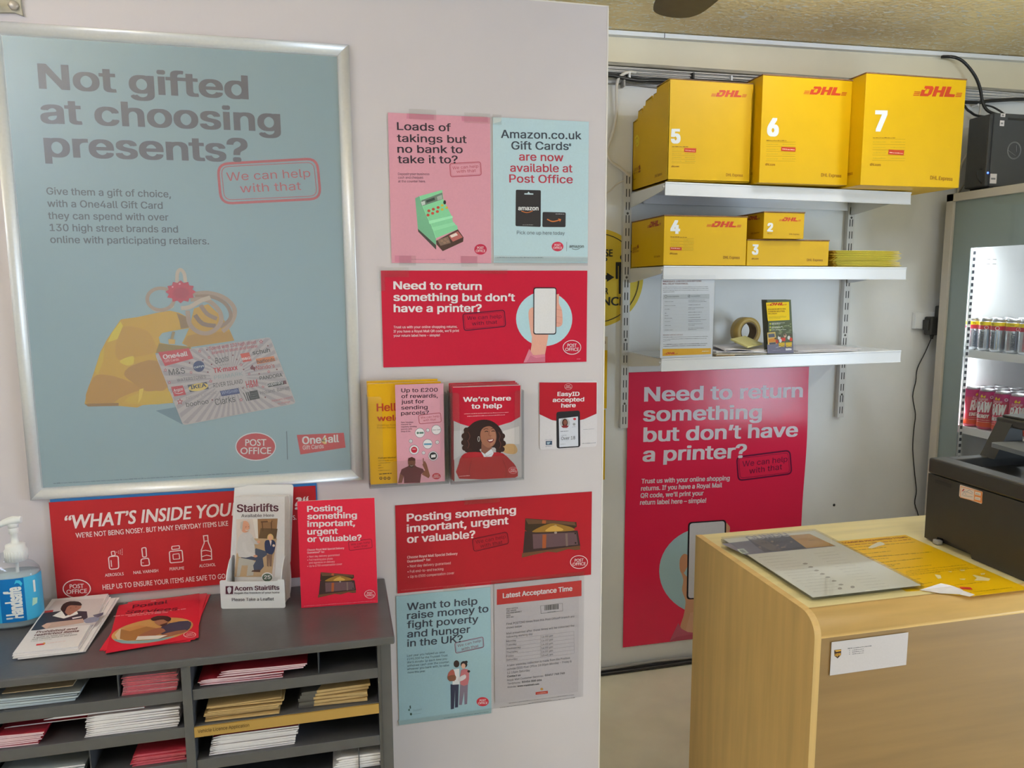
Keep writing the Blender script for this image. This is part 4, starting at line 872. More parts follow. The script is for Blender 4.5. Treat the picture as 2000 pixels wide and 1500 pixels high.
T|Please Take a Leaflet|22 15.7 82.2 6.31 .3|281|I|1|0|2
P|11.2 46.6 26.1 46.8 24.8 30.3 10.6 30.1|251|1
P|14.6 42.2 18.5 45.1 22.1 42.1 21.4 36.2 18.7 31.9 16.5 32 14.7 36.3|282|2|2
P|14.3 41.8 22.5 42.1 21.8 43.7 18.6 45.7 15.1 43.4|282|3

prohibited ; -0.5565 1.358 1.0315 ; 0.99979 0.0203 0 ; -0.020253 0.99746 0.068242 ; 0.1 0.198 ; cac7ca
P|8.2 190.9 97.5 178.5 107.7 74.6 3.2 76.1 4.1 132.2|283|1
P|2.4 149.6 17.2 149.6 18.8 138.1 4.4 138.5|284|2
P|3 75.8 2.3 112 3.3 140.8 32.2 142.6 60 136.2 79.6 129.5 87.9 103.6 80.1 89.9 15 74.9|285|2
P|15.9 88.8 23.4 99 80.7 101.2 86.4 85.2 26.8 76.4|286|3
P|15.9 88.8 21.7 98.6 30.5 93.4 28.7 76|287|4
P|22.9 124.5 33.2 142.4 46.7 118.2 61.4 134.6 66.8 121.9 46.6 109.1|288|4
P|38.2 141.3 33.5 164.1 43.6 168.4 60.1 160.1 64.9 145.9 59.3 132.1 53.2 120.8 46.1 126.7|289|5|3
P|29.2 149.8 28 169.8 36.8 178.9 53.5 173.7 62 161.9 62.3 155.2 43.5 161.7 38.8 153.2 40.5 136.5 34.9 139.9|290|6|2
L|45.2 149.1 47.8 149.8|235|6|1.72|00
L|54 151.4 56.5 152.6|235|6|1.72|00
L|51.6 133 56.6 131.9 59.3 135.5|291|6|1.69|02
P|60.3 108.8 75.1 111.6 76.9 107 62.8 103.3|292|5
P|83.6 97.2 100.2 103.6 109.3 93.3 107.2 83.6 91.5 81.2|293|5|2
P|94.6 111.2 111.5 117.8 112.3 107.1 103.9 96.6|294|4
T|Prohibited and|14.8 63.4 65.8 7.40 -1.3|295|I|2|0|3
T|restricted items|15.2 53.5 71.6 7.30 -1.2|295|I|2|0|3
T|A guide to what you can|15.7 45.5 61.2 3.65 1.1|296|I|1|0|3
T|and cannot send in the post|15.9 39.5 71.4 3.62 1|296|I|1|0|3
M|15.8 34.8 48.3 34.5 2.9|46|2
P|28.5 23.8 41.6 24 42.3 18.4 29.6 18.1|297|2
E|40.58 23.52 2.2 -0.51 0.97 -3.13|193|2|8|0
M|45.5 21.3 74.2 22.6 2.9|298|2
M|36.4 12.6 43.1 12.8 2.4|298|2

postal ; -0.407 1.337 1.0245 ; 0.98769 0.15643 0 ; -0.15643 0.98769 0 ; 0.148 0.21 ; b31d30
T|Postal|26.4 181.5 63.4 17.52 .3|299|I|1|0|2
T|Services|15.3 161 94.7 15.27 -13.1|299|I|1|0|2
M|57.9 204.5 67 203.8 5.3|300|1
M|-3.7 155.7 123.6 137.7 4.9|301|1
M|21.8 145 91.8 135.6 4.9|301|1
E|70.08 63.55 67.73 -0.47 6.05 -52.06|302|1|36|0
P|6 53.3 31.3 34.6 70.6 22.2 109.7 22.3 84 12.4 51.8 16.3 22.3 28.6|303|2|2
P|7.2 69.4 13.1 92.7 26.4 91.5 30.9 38.8 14.4 45.7|304|2
P|15 90.1 46.1 94.7 77.9 67.2 70.1 30.6 31.3 34.6 17.3 48.6|305|3
P|15 90.1 46.1 94.7 58.5 84.1 31.1 74.7|306|4
P|78.2 61 97.4 82.1 128.4 79.9 135 59.1 126 32.4 99.5 30.8 82.5 42.1|307|4|2
P|49.2 51.9 68 65.3 81.1 68.5 92.1 49.2 69.8 34.8 50.1 39|308|5|2
P|95.7 40.8 125.8 41 122.7 29.5 83.6 20.8 70.3 26.4|308|5|2
P|70 99.9 75.5 111.3 87.6 109.9 94.2 94.3 93.5 78.3 84.3 73.3 77.1 81.6|309|6|2
P|63.2 116.5 74.8 124.6 92.6 115.3 99.5 99.4 94.4 88.7 86.3 102.2 75.9 103.8 68.4 103.3|310|7|2
P|80.5 80.2 93.2 85.6 92.6 75.1 85 71.2|311|7
P|46.3 46.3 96.2 30.5 80.3 20.5 44.2 31.6|312|5
E|132.94 17.55 10.05 -4.22 0.21 -11.77|300|2|28|1.27
T|POST|127.7 18.5 10.4 5.46 -3.1|300|G|1|0|3
T|OFFICE|125.5 11.9 15.2 5.40 -4.1|300|G|1|0|3

bigreturn ; 1.15 2.8265 0.105 ; 1 0 0 ; 0 0 1 ; 0.842 1.19 ; d2284c
T|Need to return|74.3 1068.5 741.3 57.68 -.8|313|I|2|0|2
T|something|69.5 986 548.4 58.06 -1.4|313|I|2|0|2
T|but don’t have|71.2 900.2 724.4 58.51 -1.1|313|I|2|0|2
T|a printer?|69.6 816.3 480.2 58.92 -1.3|313|I|2|0|2
Q|503.7 809.4 759.5 825.2 776.7 718.9 518.4 704.1|314|1|21.2|6.79
Q|513.2 803 751.3 814.8 766.8 725.5 526.6 714.4|314|1|14.9|1.7
T|We can help|533.7 765.3 217.6 24.55 2.6|314|I|0|0|2
T|with that|568.7 732 158.9 24.68 3.6|314|I|0|0|2
T|Trust us with your online shopping|67.4 721.6 408.8 19.82 -1.8|313|I|2|0|2
T|returns. If you have a Royal Mail|67.2 689.9 374.9 19.88 -1.6|313|I|2|0|2
T|QR code, we'll print your|66.2 658.9 290 19.93 -1.8|313|I|2|0|2
T|return label here – simple!|65.1 628.6 305.3 19.97 -2.4|313|I|2|0|2
E|393.38 304.15 232.94 -22.26 6.76 -200.91|315|1|48|0
P|261.2 323.6 274.4 276.7 269.7 231.3 287.2 183.4 285.8 148.9 279.2 109 265.6 61.2 290.2 37.9 351 26.2 411.8 29.7 431.4 168.2 307.3 273.4|316|2|3
P|256.8 375.2 271.1 393.2 289 389.3 299.8 365.6 293.4 340.5 277.6 310.7 261.5 312.2 254.7 344.1|317|3|3
P|468 503.6 479.9 508.4 489.6 491.6 485.1 452 507.3 427.2 521.9 368.3 504.8 335.2 468 338.6|316|3|3
P|311.8 122.9 371.8 133.8 411.8 29.7 351 26.2 290.2 36.8|318|3
P|216.9 3.4 256 82.6 271.7 54.6 302.3 35.4 351 25 417.9 29 418.9 -.6|319|4
P|216.9 3.4 248.7 19.4 314.7 23.4 418.7 5.3 419 -3.6|320|5
Q|289.4 534.8 469.3 531.9 480.1 176 291.9 185.8|321|6|17.3|0
Q|296.7 528.6 462.3 526.2 472.5 182.6 299.5 191.4|322|7|13.9|0

box5f ; 1.157 2.5046 2.017 ; 1 0 0 ; 0 0 1 ; 0.328 0.345 ; -
T|5|11.8 129.2 37 45.31 2.2|323|I|3|0|2
M|16.3 114.7 79.2 116.3 4.4|324|1
L|16.4 111.8 106.5 113.6|325|1|0.78|00
M|16.6 103.3 52.5 104.6 3.7|326|1
M|66 105.1 106.8 105.8 3.7|326|1
L|16.1 99.1 106.3 100.8|325|1|0.78|00
M|16.9 90.6 52.9 91.9 3.7|326|1
M|66.4 92.3 107.2 93 3.7|326|1
L|15.7 86.4 106 88|325|1|0.78|00
M|17.3 77.9 53.2 79.1 3.7|326|1
M|66.8 79.6 107.6 80.2 3.7|326|1
L|15.4 73.7 105.7 75.2|325|1|0.78|00
M|17.6 65.2 53.6 66.4 3.7|326|1
M|67.1 66.8 108 67.4 3.7|326|1
L|15.1 60.9 105.4 62.4|325|1|0.78|00
P|63.3 113.5 109.9 113.7 108.7 98.9 62.9 99.5|327|2
M|66.9 104.8 105.2 103.2 4.4|328|3
T|dhl.com|15.7 45.4 29.7 6.38 1.8|329|I|1|0|2
T|DHL Express|229.6 21.2 67.1 9.70 -.3|330|I|1|0|2
P|179.1 293.9 202.3 294.6 211.9 299.9 218.8 313.3 215.2 317.7 194 317 191.5 311 196.3 311.2 195.2 308.4 184.9 308.1|327|1
P|191.8 300.2 202 300.5 206.9 310.6 198.6 310.4 197.2 306.9 194.5 306.8|331|2
P|213.9 294.9 224.9 295.3 228.7 304.5 238.3 304.8 234.6 295.6 245.6 295.9 255 319 244 318.6 240.4 309.9 230.8 309.6 234.4 318.3 223.4 318|327|1
P|248.3 296 278.1 296.9 280.5 302.9 263.6 303.3 270.2 319.5 257.8 319.1|327|1
P|160.3 294 177.3 294.5 178.1 296.4 161.1 295.8|327|1
P|281.1 297.6 297.8 298.1 298.5 300 281.9 299.5|327|1
P|161.8 297.7 178.8 298.2 179.6 300 162.6 299.5|327|1
P|282.6 301.4 299.3 301.9 300.1 303.7 283.4 303.2|327|1
P|163.3 301.3 180.3 301.9 181.1 303.7 164.1 303.2|327|1
P|284.2 305.1 300.8 305.6 301.6 307.4 284.9 306.9|327|1

box5s ; 1.1566 2.825 2.017 ; 0 -1 0 ; 0 0 1 ; 0.32 0.345 ; -
T|100%|16.5 74.1 42.9 10.74 .4|332|I|1|0|2
T|RECYCLABLE|17 62.6 66 6.61 .3|332|I|1|0|2
P|60.9 86.3 75.4 92.1 82.4 75 65.9 71|333|1
P|59.7 67.9 80.5 71.3 80.9 63.2 64.1 63.2|333|1
M|13.6 41.6 39.6 42.2 5|332|1
T|DHL Express|216.3 23.7 63.2 10.07 1|332|I|1|0|2
P|19.4 202.5 44.6 209.8 64.5 190.1 59.2 169.4 42.6 161.9 24.6 181.2|334|1
P|26 197.2 45 202.5 56.2 189.2 52.7 173.8 42.3 169.2 28.8 182.9|335|2
P|32.7 191.9 51.8 192.4 52.4 178.7 37.7 176.5|334|3

box6f ; 1.49 2.4546 2.012 ; 1 0 0 ; 0 0 1 ; 0.3625 0.372 ; -
T|6|23.7 164.3 47.2 57.41 .5|323|I|3|0|2
M|22.9 145.1 104.8 147.5 4.4|324|1
L|23.1 142.1 140.5 145.1|325|1|0.80|00
M|23.5 131.3 70.2 133.1 3.7|326|1
M|87.8 133.8 141 135 3.7|326|1
L|23.1 125.6 140.6 128.5|325|1|0.80|00
M|24.3 114.8 71 116.5 3.7|326|1
M|88.7 117.2 141.9 118.4 3.7|326|1
L|23.2 109.1 140.8 111.8|325|1|0.80|00
M|25.1 98.3 71.8 100 3.7|326|1
M|89.5 100.6 142.7 101.7 3.7|326|1
L|23.3 92.5 141 95.1|325|1|0.80|00
M|25.8 81.8 72.6 83.3 3.7|326|1
M|90.3 83.9 143.6 85 3.8|326|1
L|23.3 75.9 141.2 78.3|325|1|0.80|00
P|84 126.6 141.4 126.4 141.3 112.2 83 112.3|327|2
M|87.9 117.7 136.7 116.5 4.5|328|3
T|dhl.com|22.5 60.2 38.8 8.05 -.4|329|I|1|0|2
T|DHL Express|251.2 27.8 84.7 11.82 -.5|330|I|1|0|2
P|187.1 312.5 216.4 313 228.4 319.4 236.8 335.8 232.1 341.4 205.3 340.8 202.4 333.5 208.4 333.6 207.1 330.2 194.2 330|327|1
P|203 320 215.9 320.3 221.8 332.7 211.4 332.5 209.7 328.3 206.3 328.2|331|2
P|231.1 313.2 245 313.5 249.5 324.8 261.7 325.1 257.2 313.7 271.1 314 282.5 342.4 268.5 342.1 264.2 331.3 252 331.1 256.4 341.9 242.5 341.6|327|1
P|274.6 314 312.2 314.7 315.2 322.1 293.7 322.8 301.7 342.8 286 342.5|327|1
P|163.4 312.9 184.9 313.3 185.8 315.5 164.3 315.1|327|1
P|316.1 315.6 337.2 316 338.1 318.3 317 317.9|327|1
P|165.3 317.4 186.7 317.8 187.6 320 166.2 319.6|327|1
P|317.9 320.2 339 320.6 339.9 322.9 318.8 322.5|327|1
P|167.1 321.9 188.5 322.3 189.4 324.6 168 324.2|327|1
P|319.7 324.7 340.8 325.1 341.8 327.4 320.6 327|327|1

box6s ; 1.4896 2.82 2.012 ; 0 -1 0 ; 0 0 1 ; 0.365 0.372 ; -
T|DHL Express|223 36.5 98.6 11.09 -1.7|332|I|1|0|2

box7f ; 1.853 2.3846 2 ; 1 0 0 ; 0 0 1 ; 0.424 0.391 ; -
T|7|47.3 195.1 51.1 66.60 1.6|323|I|3|0|2
M|42 168.8 137.1 171.8 4.5|324|1
L|42.2 165.9 178.5 169.7|325|1|0.82|00
M|43.1 153.8 97.2 155.9 3.7|326|1
M|117.6 156.7 179.4 158.3 3.8|326|1
L|42.8 147.2 179.2 150.9|325|1|0.82|00
M|44.4 135.2 98.6 137.2 3.7|326|1
M|119 137.9 180.9 139.4 3.8|326|1
L|43.4 128.5 180 132|325|1|0.82|00
M|45.7 116.5 99.9 118.4 3.8|326|1
M|120.4 119.1 182.3 120.6 3.8|326|1
L|44 109.8 180.7 113.1|325|1|0.82|00
M|47 97.8 101.3 99.6 3.8|326|1
M|121.8 100.3 183.8 101.6 3.8|326|1
L|44.5 91.1 181.4 94.1|325|1|0.82|00
P|110.4 131.7 176.9 131.1 175.5 113.6 109.8 114.4|327|2
M|114.9 119.8 172.4 118.1 4.5|328|3
T|dhl.com|36.1 72.8 45.1 8.99 -1.1|329|I|1|0|2
T|DHL Express|296.1 31.7 98.7 13.17 -1.6|330|I|1|0|2
P|227.4 322.9 262.2 323.8 276.2 332.1 285.5 353.1 279.8 360.1 248 359.2 244.8 349.8 251.9 350 250.4 345.7 235.1 345.3|327|1
P|246 332.7 261.3 333.1 267.8 349 255.5 348.7 253.7 343.3 249.6 343.2|331|2
P|279.7 324.3 296.1 324.7 301.1 339.2 315.6 339.6 310.6 325.1 327.2 325.5 339.6 361.8 323 361.4 318.3 347.6 303.9 347.2 308.6 360.9 292.1 360.5|327|1
P|331.3 325.6 376.1 326.8 379.3 336.3 353.8 337 362.5 362.5 343.8 362|327|1
P|199.3 323.2 224.7 323.9 225.7 326.8 200.3 326.1|327|1
P|380.7 328 405.8 328.6 406.8 331.6 381.7 330.9|327|1
P|201.3 329 226.7 329.7 227.7 332.6 202.3 331.9|327|1
P|382.6 333.8 407.8 334.5 408.8 337.4 383.6 336.8|327|1
P|203.3 334.7 228.7 335.4 229.7 338.3 204.3 337.6|327|1
P|384.6 339.7 409.8 340.4 410.8 343.3 385.6 342.6|327|1

box7s ; 1.8526 2.82 2 ; 0 -1 0 ; 0 0 1 ; 0.435 0.391 ; -
T|DHL Express|304.8 45.9 87.9 11.95 .1|332|I|1|0|2

box4f ; 1.148 2.4996 1.72 ; 1 0 0 ; 0 0 1 ; 0.328 0.1775 ; -
T|4|24.1 113.2 37.5 43.67 -.5|323|I|3|0|2
M|25.3 98.1 89.2 98 4.5|324|1
L|25.4 95.1 116.9 94.5|325|1|0.79|00
M|25.6 87.9 62 88.3 3.8|326|1
M|75.7 88.4 117 88 3.8|326|1
L|25 84.7 116.5 84|325|1|0.79|00
M|25.9 77.5 62.3 77.8 3.8|326|1
M|76 77.9 117.4 77.5 3.8|326|1
L|24.6 74.2 116.1 73.5|325|1|0.80|00
M|26.1 67.1 62.6 67.4 3.8|326|1
M|76.3 67.5 117.7 67 3.8|326|1
L|24.2 63.8 115.8 63|325|1|0.80|00
M|26.4 56.6 62.9 56.9 3.8|326|1
M|76.6 57 118 56.5 3.8|326|1
L|23.8 53.4 115.4 52.4|325|1|0.80|00
P|24.6 64 69.7 63.6 70 52.9 24.8 53.4|327|2
M|28 58.7 64.9 57.4 4.6|328|3
T|dhl.com|23.6 38.2 30.1 6.56 -1.1|329|I|1|0|2
T|DHL Express|235.5 23.8 67 9.84 -.4|330|I|1|0|2
P|183 137 206.1 136.9 215.7 141.4 222.5 153.4 219 157.5 197.9 157.5 195.4 152.2 200.2 152.2 199 149.7 188.8 149.7|327|1
P|195.6 142.3 205.8 142.3 210.7 151.3 202.5 151.4 201.1 148.3 198.4 148.3|331|2
P|217.7 136.9 228.6 136.8 232.4 145.1 242 145.1 238.2 136.8 249.1 136.8 258.6 157.5 247.7 157.5 244.1 149.6 234.5 149.6 238.1 157.5 227.2 157.5|327|1
P|251.9 136.8 281.5 136.7 283.9 142.1 267.1 142.9 273.8 157.4 261.4 157.5|327|1
P|164.3 137.7 181.2 137.6 182 139.3 165.1 139.3|327|1
P|284.5 137.3 301.1 137.2 301.9 138.9 285.3 138.9|327|1
P|165.8 140.9 182.7 140.9 183.5 142.5 166.6 142.6|327|1
P|286 140.6 302.6 140.5 303.4 142.2 286.8 142.3|327|1
P|167.3 144.2 184.3 144.2 185 145.8 168.1 145.9|327|1
P|287.6 143.9 304.1 143.9 304.9 145.5 288.3 145.6|327|1

box4s ; 1.1476 2.82 1.72 ; 0 -1 0 ; 0 0 1 ; 0.32 0.1775 ; -
P|190 141.1 210.6 141.4 218.9 146 224.7 157.9 221.5 161.9 202.9 161.8 200.8 156.4 205 156.5 204.1 154 195 153.9|336|1
P|201.2 146.6 210.2 146.7 214.3 155.7 207.1 155.7 205.9 152.6 203.5 152.6|337|2
P|220.7 141.6 230.2 141.7 233.4 149.9 241.6 150 238.5 141.9 247.9 142 255.6 162.2 246.3 162.1 243.3 154.5 235.1 154.4 238.1 162.1 228.6 162|336|1
P|250.2 142.1 275.1 142.5 277.1 147.7 263 148.3 268.3 162.3 257.9 162.2|336|1
P|173.1 141.4 188.4 141.7 189 143.3 173.7 143.1|336|1
P|277.6 143.1 291.3 143.3 291.9 144.9 278.2 144.7|336|1
P|174.4 144.8 189.7 145 190.3 146.6 175 146.4|336|1
P|278.8 146.3 292.5 146.5 293.1 148.1 279.4 147.9|336|1
P|175.7 148.1 191 148.3 191.6 150 176.4 149.8|336|1
P|280 149.5 293.7 149.7 294.3 151.3 280.7 151.1|336|1
T|100%|33.9 63.9 43.3 10.90 4|333|I|1|0|2
T|RECYCLABLE|34.3 54.7 64.5 6.72 2.7|333|I|1|0|2
P|76.5 79.3 89 86.1 98 74.1 83.4 68.3|333|1
T|DHL Express|240.6 28.8 52.5 7.06 1.3|332|I|1|0|2

box3f ; 1.4795 2.4996 1.72 ; 1 0 0 ; 0 0 1 ; 0.343 0.096 ; -
T|3|19.5 40.7 26.5 34.29 -1.4|323|I|3|0|2
T|dhl.com|19.4 21.1 28.3 6.26 .2|329|I|1|0|2
T|DHL Express|250.7 16.4 68.2 8.78 -.5|330|I|1|0|2

box2f ; 1.53 2.4776 1.8165 ; 1 0 0 ; 0 0 1 ; 0.167 0.0975 ; -
T|2|14.3 26.5 23.8 28.49 -1.2|323|I|3|0|2
T|dhl.com|15.7 16.5 19.4 3.86 -1.6|329|I|1|0|2
T|DHL Express|106.1 14.4 42.1 5.45 -.4|330|I|1|0|2
P|73.4 63.5 88.5 63.5 94.7 66.5 99.1 74.6 96.7 77.4 83 77.4 81.4 73.8 84.5 73.8 83.8 72.1 77.1 72.1|327|1
P|81.7 67.1 88.3 67.1 91.4 73.2 86.1 73.2 85.2 71.2 83.4 71.2|331|2
P|96.1 63.5 103.2 63.5 105.6 69 111.8 69 109.4 63.4 116.6 63.4 122.6 77.4 115.4 77.4 113.2 72.1 106.9 72.1 109.2 77.4 102.1 77.4|327|1
P|118.4 63.4 137.6 63.4 139.2 67 128.2 67.6 132.4 77.4 124.3 77.4|327|1
P|61.2 64 72.3 63.9 72.8 65.1 61.7 65.1|327|1
P|139.6 63.8 150.3 63.8 150.8 64.9 140 64.9|327|1
P|62.2 66.2 73.3 66.2 73.7 67.3 62.7 67.3|327|1
P|140.5 66 151.3 66 151.8 67.1 141 67.2|327|1
P|63.1 68.4 74.2 68.4 74.7 69.5 63.6 69.5|327|1
P|141.5 68.3 152.2 68.3 152.7 69.4 142 69.4|327|1

box2s ; 1.5296 2.778 1.8165 ; 0 -1 0 ; 0 0 1 ; 0.3 0.0975 ; -
P|195.2 74.1 210.6 73.5 216.8 76.6 220.9 85.1 218.5 88.2 204.5 88.9 203.1 85 206.2 84.9 205.5 83.1 198.7 83.4|336|1
P|203.5 77.7 210.3 77.4 213.2 84 207.8 84.2 206.9 82 205.1 82|337|2
P|218.2 73.2 225.4 72.9 227.6 78.8 233.9 78.6 231.6 72.7 238.7 72.4 244.3 87.1 237.2 87.4 235.1 81.8 228.9 82.1 231 87.7 223.9 88|336|1
P|240.5 72.3 259.3 71.5 260.8 75.3 250.1 76.4 253.9 86.6 246 87|336|1
P|182.5 75.1 194 74.6 194.4 75.8 183 76.3|336|1
P|261.2 71.9 271.7 71.5 272.1 72.7 261.7 73.1|336|1
P|183.5 77.5 194.9 77 195.4 78.2 183.9 78.7|336|1
P|262.1 74.2 272.5 73.8 273 75 262.6 75.4|336|1
P|184.4 79.9 195.8 79.4 196.3 80.6 184.9 81.1|336|1
P|263 76.6 273.4 76.2 273.8 77.3 263.4 77.8|336|1
T|DHL Express|216.1 20.4 58.7 6.40 .8|332|I|1|0|2

notice ; 1.143 2.4985 1.3855 ; 1 0 0 ; 0 0 1 ; 0.2085 0.297 ; c8cad0
T|INADEQUATE CONTENTS DESCRIPTIONS|3.5 274.1 152 5.72 .4|338|I|2|0|2
T|WILL DELAY YOUR PARCEL|3.8 265.3 100.2 5.72 .3|338|I|2|0|2
M|5 255.7 183.1 256.1 2.4|339|1
M|5.1 249.6 185 250 2.4|339|1
M|5.3 243.6 184.6 243.8 2.4|339|1
M|5.4 237.6 49.9 238.5 2.4|339|1
P|6.3 230 189.1 230.3 189.6 214.9 6 214.9|340|1
P|6 214.9 189.6 214.9 194.6 96.7 10.5 96.9|341|1
E|16.96 222.66 4.61 -0.03 0.11 -4.24|342|2|16|1.11
E|108.19 223.52 4.01 -0.03 0.12 -3.97|342|2|16|1.12
L|106.2 223.5 107.9 221.7 111.1 225.9|342|2|1.12|00
T|Unacceptable|24.6 220.2 44.3 4.25 1.1|343|I|1|0|3
T|Acceptable|116.3 221 35.9 4.28 1.5|343|I|1|0|3
L|6 214.9 189.6 215.2|344|2|0.79|00
M|12.8 203.6 46.5 203.6 2.4|339|2
L|8 198.2 190.2 198.3|345|2|0.32|00
M|13.2 189 54.9 188.9 2.4|339|2
L|8.4 183.6 190.7 183.5|345|2|0.32|00
M|13.5 176.3 33.3 176.3 2.4|339|2
L|8.7 170.8 191.1 170.5|345|2|0.32|00
M|13.9 161.9 22.1 162.1 2.4|339|2
L|9 156.5 191.6 156|345|2|0.32|00
M|14.1 152.8 29 152.9 2.4|339|2
L|9.3 147.4 191.9 146.7|345|2|0.32|00
M|14.3 143.6 43.5 143.5 2.4|339|2
L|9.5 138.2 192.2 137.4|345|2|0.32|00
M|14.6 131.4 37.1 131.4 2.5|339|2
L|9.8 126 192.6 125|345|2|0.32|00
M|15 117.4 39.8 117.3 2.5|339|2
L|10.1 111.9 193.1 110.7|345|2|0.32|00
M|15.4 101.4 47.9 101.2 2.5|339|2
L|10.5 96 193.7 94.5|345|2|0.32|00
M|105.6 207.7 171.2 208 2.5|339|2
M|105.8 202.5 178.2 202.7 2.5|339|2
M|106.2 190.5 153.9 191 2.5|339|2
M|106.5 179.8 167.7 180.1 2.5|339|2
M|106.6 174.6 133.5 175.2 2.5|339|2
M|106.9 163.8 160.8 164.1 2.5|339|2
M|107.2 154.3 153.7 154.6 2.5|339|2
M|107.5 144.5 155.3 144.7 2.5|339|2
M|107.8 136.2 178.7 136.1 2.5|339|2
M|107.9 130.9 158.5 131.1 2.5|339|2
M|108.2 121.1 165.6 121.1 2.5|339|2
M|108.4 115.8 133.6 116.3 2.5|339|2
M|108.6 105.9 171.2 105.8 2.5|339|2
M|108.8 100.4 140.8 100.8 2.5|339|2
T|MISSING CONTACT DETAILS|9.9 81.9 77.6 3.68 0|338|I|1|0|2
M|10.1 74.8 188.2 74.4 2.5|339|1
M|10.2 67.8 182.7 67.3 2.5|339|1
M|10.4 60.7 39.6 63.2 2.5|339|1
M|11.7 48.3 186.7 48.2 3.1|346|1
M|11.9 41.6 180.1 41.5 3.1|346|1
P|8.7 33.3 202 31.6 202.7 9.6 9.4 7.1|347|1
P|20.3 12.5 29.6 12.6 33.5 14.3 36.3 18.6 34.9 20.1 26.4 20 25.4 18.1 27.3 18.1 26.8 17.2 22.7 17.2|348|2
P|25.4 14.5 29.5 14.6 31.5 17.8 28.2 17.8 27.6 16.7 26.5 16.7|347|3
P|34.3 12.7 38.7 12.7 40.3 15.7 44.1 15.7 42.5 12.7 46.9 12.8 50.9 20.3 46.5 20.2 45 17.4 41.1 17.3 42.6 20.2 38.2 20.1|348|2
P|48 12.8 59.9 12.9 60.9 14.8 54.2 15.1 57 20.3 52 20.3|348|2
P|12.7 12.7 19.6 12.8 19.9 13.4 13 13.3|348|2
P|61.1 13.1 67.8 13.2 68.1 13.8 61.5 13.7|348|2
P|13.3 13.9 20.2 14 20.5 14.6 13.6 14.5|348|2
P|61.8 14.3 68.4 14.4 68.7 15 62.1 14.9|348|2
P|14 15.1 20.8 15.2 21.1 15.7 14.3 15.7|348|2
P|62.4 15.5 69 15.6 69.3 16.2 62.7 16.1|348|2
M|166.2 19.3 196.2 19.8 3.8|349|2

gogreen ; 1.5905 2.5 1.39 ; 0.99955 -0.029987 0 ; 0.0050977 0.16992 0.98544 ; 0.1 0.205 ; 4f5642
P|-4.8 194.2 91.5 196.6 90.4 127 -.9 124|350|1
P|8.9 182.7 22.8 182.9 28.8 185.2 33.6 191.3 31.6 193.3 18.9 193.1 17.1 190.4 20 190.4 19.2 189.2 13 189.1|348|2
P|16.8 185.5 22.9 185.5 26.3 190.1 21.4 190.1 20.4 188.5 18.7 188.5|350|3
P|29.8 183 36.4 183 39.1 187.2 44.9 187.3 42.2 183.1 48.8 183.2 55.5 193.6 48.9 193.5 46.4 189.6 40.6 189.5 43.2 193.5 36.6 193.4|348|2
P|50.4 183.2 68.2 183.5 69.9 186.2 59.9 186.5 64.6 193.8 57.2 193.7|348|2
P|-2.4 182.8 7.8 183 8.4 183.8 -1.9 183.6|348|2
P|70 183.8 80 184 80.5 184.8 70.6 184.7|348|2
P|-1.3 184.5 8.9 184.6 9.5 185.5 -.8 185.3|348|2
P|71.1 185.5 81.1 185.6 81.6 186.5 71.7 186.3|348|2
P|-.3 186.1 10 186.3 10.5 187.1 .3 187|348|2
P|72.2 187.2 82.1 187.3 82.7 188.1 72.7 188|348|2
T|GOGREEN WITH DHL|1.7 165.5 76.1 5.46 1.3|351|I|2|0|3
T|CARBON NEUTRAL|2 157.4 71.4 5.46 .7|351|I|2|0|3
T|DELIVERY|2.2 149 37.4 5.46 .8|351|I|2|0|3
M|2.8 140 77 141 1.9|352|2
M|2.6 136.2 75 137.2 1.9|352|2
M|2.3 132.3 51.8 133.6 1.9|352|2
M|13.7 114.8 68.5 116 2.9|353|2
M|13.4 110.3 50.5 111.7 2.9|353|2
M|12.8 99.7 60.5 100.9 2.9|353|2
M|12.6 96.2 51.5 97.5 2.9|353|2
M|12.3 89.1 74.1 90 2.9|353|2
E|8.34 113.59 3.16 -0.05 -0.18 -3.21|354|2|8|0
E|7.62 100.74 3.16 -0.05 -0.18 -3.21|354|2|8|0
E|7 89.5 3.16 -0.05 -0.18 -3.21|354|2|8|0
E|36.78 112.33 6.04 -0.09 -0.12 -2.12|355|1|7|0
E|40.72 116.77 5.33 -0.08 -0.11 -2.03|356|1|7|0
E|44.86 107.88 5.55 -0.08 -0.12 -2.08|355|1|7|0
E|90.65 88.29 5.74 -0.09 -0.12 -2.1|356|1|7|0
E|12.46 109.3 5.55 -0.08 -0.13 -2.27|356|1|7|0
E|21.06 114.16 4.34 -0.06 -0.22 -4.03|357|1|7|0
E|16.22 92.35 3.74 -0.06 -0.12 -2.18|355|1|7|0
E|56.75 89.4 5.29 -0.08 -0.19 -3.3|358|1|7|0
E|47.2 74.84 4.61 -0.08 -0.14 -2.57|357|1|7|0
E|69.68 107.34 5.69 -0.08 -0.19 -3.29|358|1|7|0
E|72.26 105.18 7.7 -0.11 -0.13 -2.24|356|1|7|0
E|22.28 103.31 7.42 -0.11 -0.17 -3.01|355|1|7|0
E|74.59 91.34 7.18 -0.11 -0.16 -2.74|358|1|7|0
E|59.51 91.25 5.09 -0.08 -0.23 -4.1|358|1|7|0
E|48.65 87.35 3.13 -0.05 -0.21 -3.74|356|1|7|0
E|32.69 101.04 6.12 -0.09 -0.11 -1.99|356|1|7|0
E|38.33 90.08 5.26 -0.08 -0.14 -2.49|358|1|7|0
E|19.4 107.91 4.74 -0.07 -0.23 -4.17|355|1|7|0
E|22.24 100.44 4.18 -0.06 -0.13 -2.28|356|1|7|0
E|84.21 105.47 4.91 -0.07 -0.16 -2.86|356|1|7|0
E|92.89 111.52 3.72 -0.05 -0.14 -2.54|357|1|7|0
E|7.53 79.97 3.71 -0.06 -0.15 -2.65|357|1|7|0
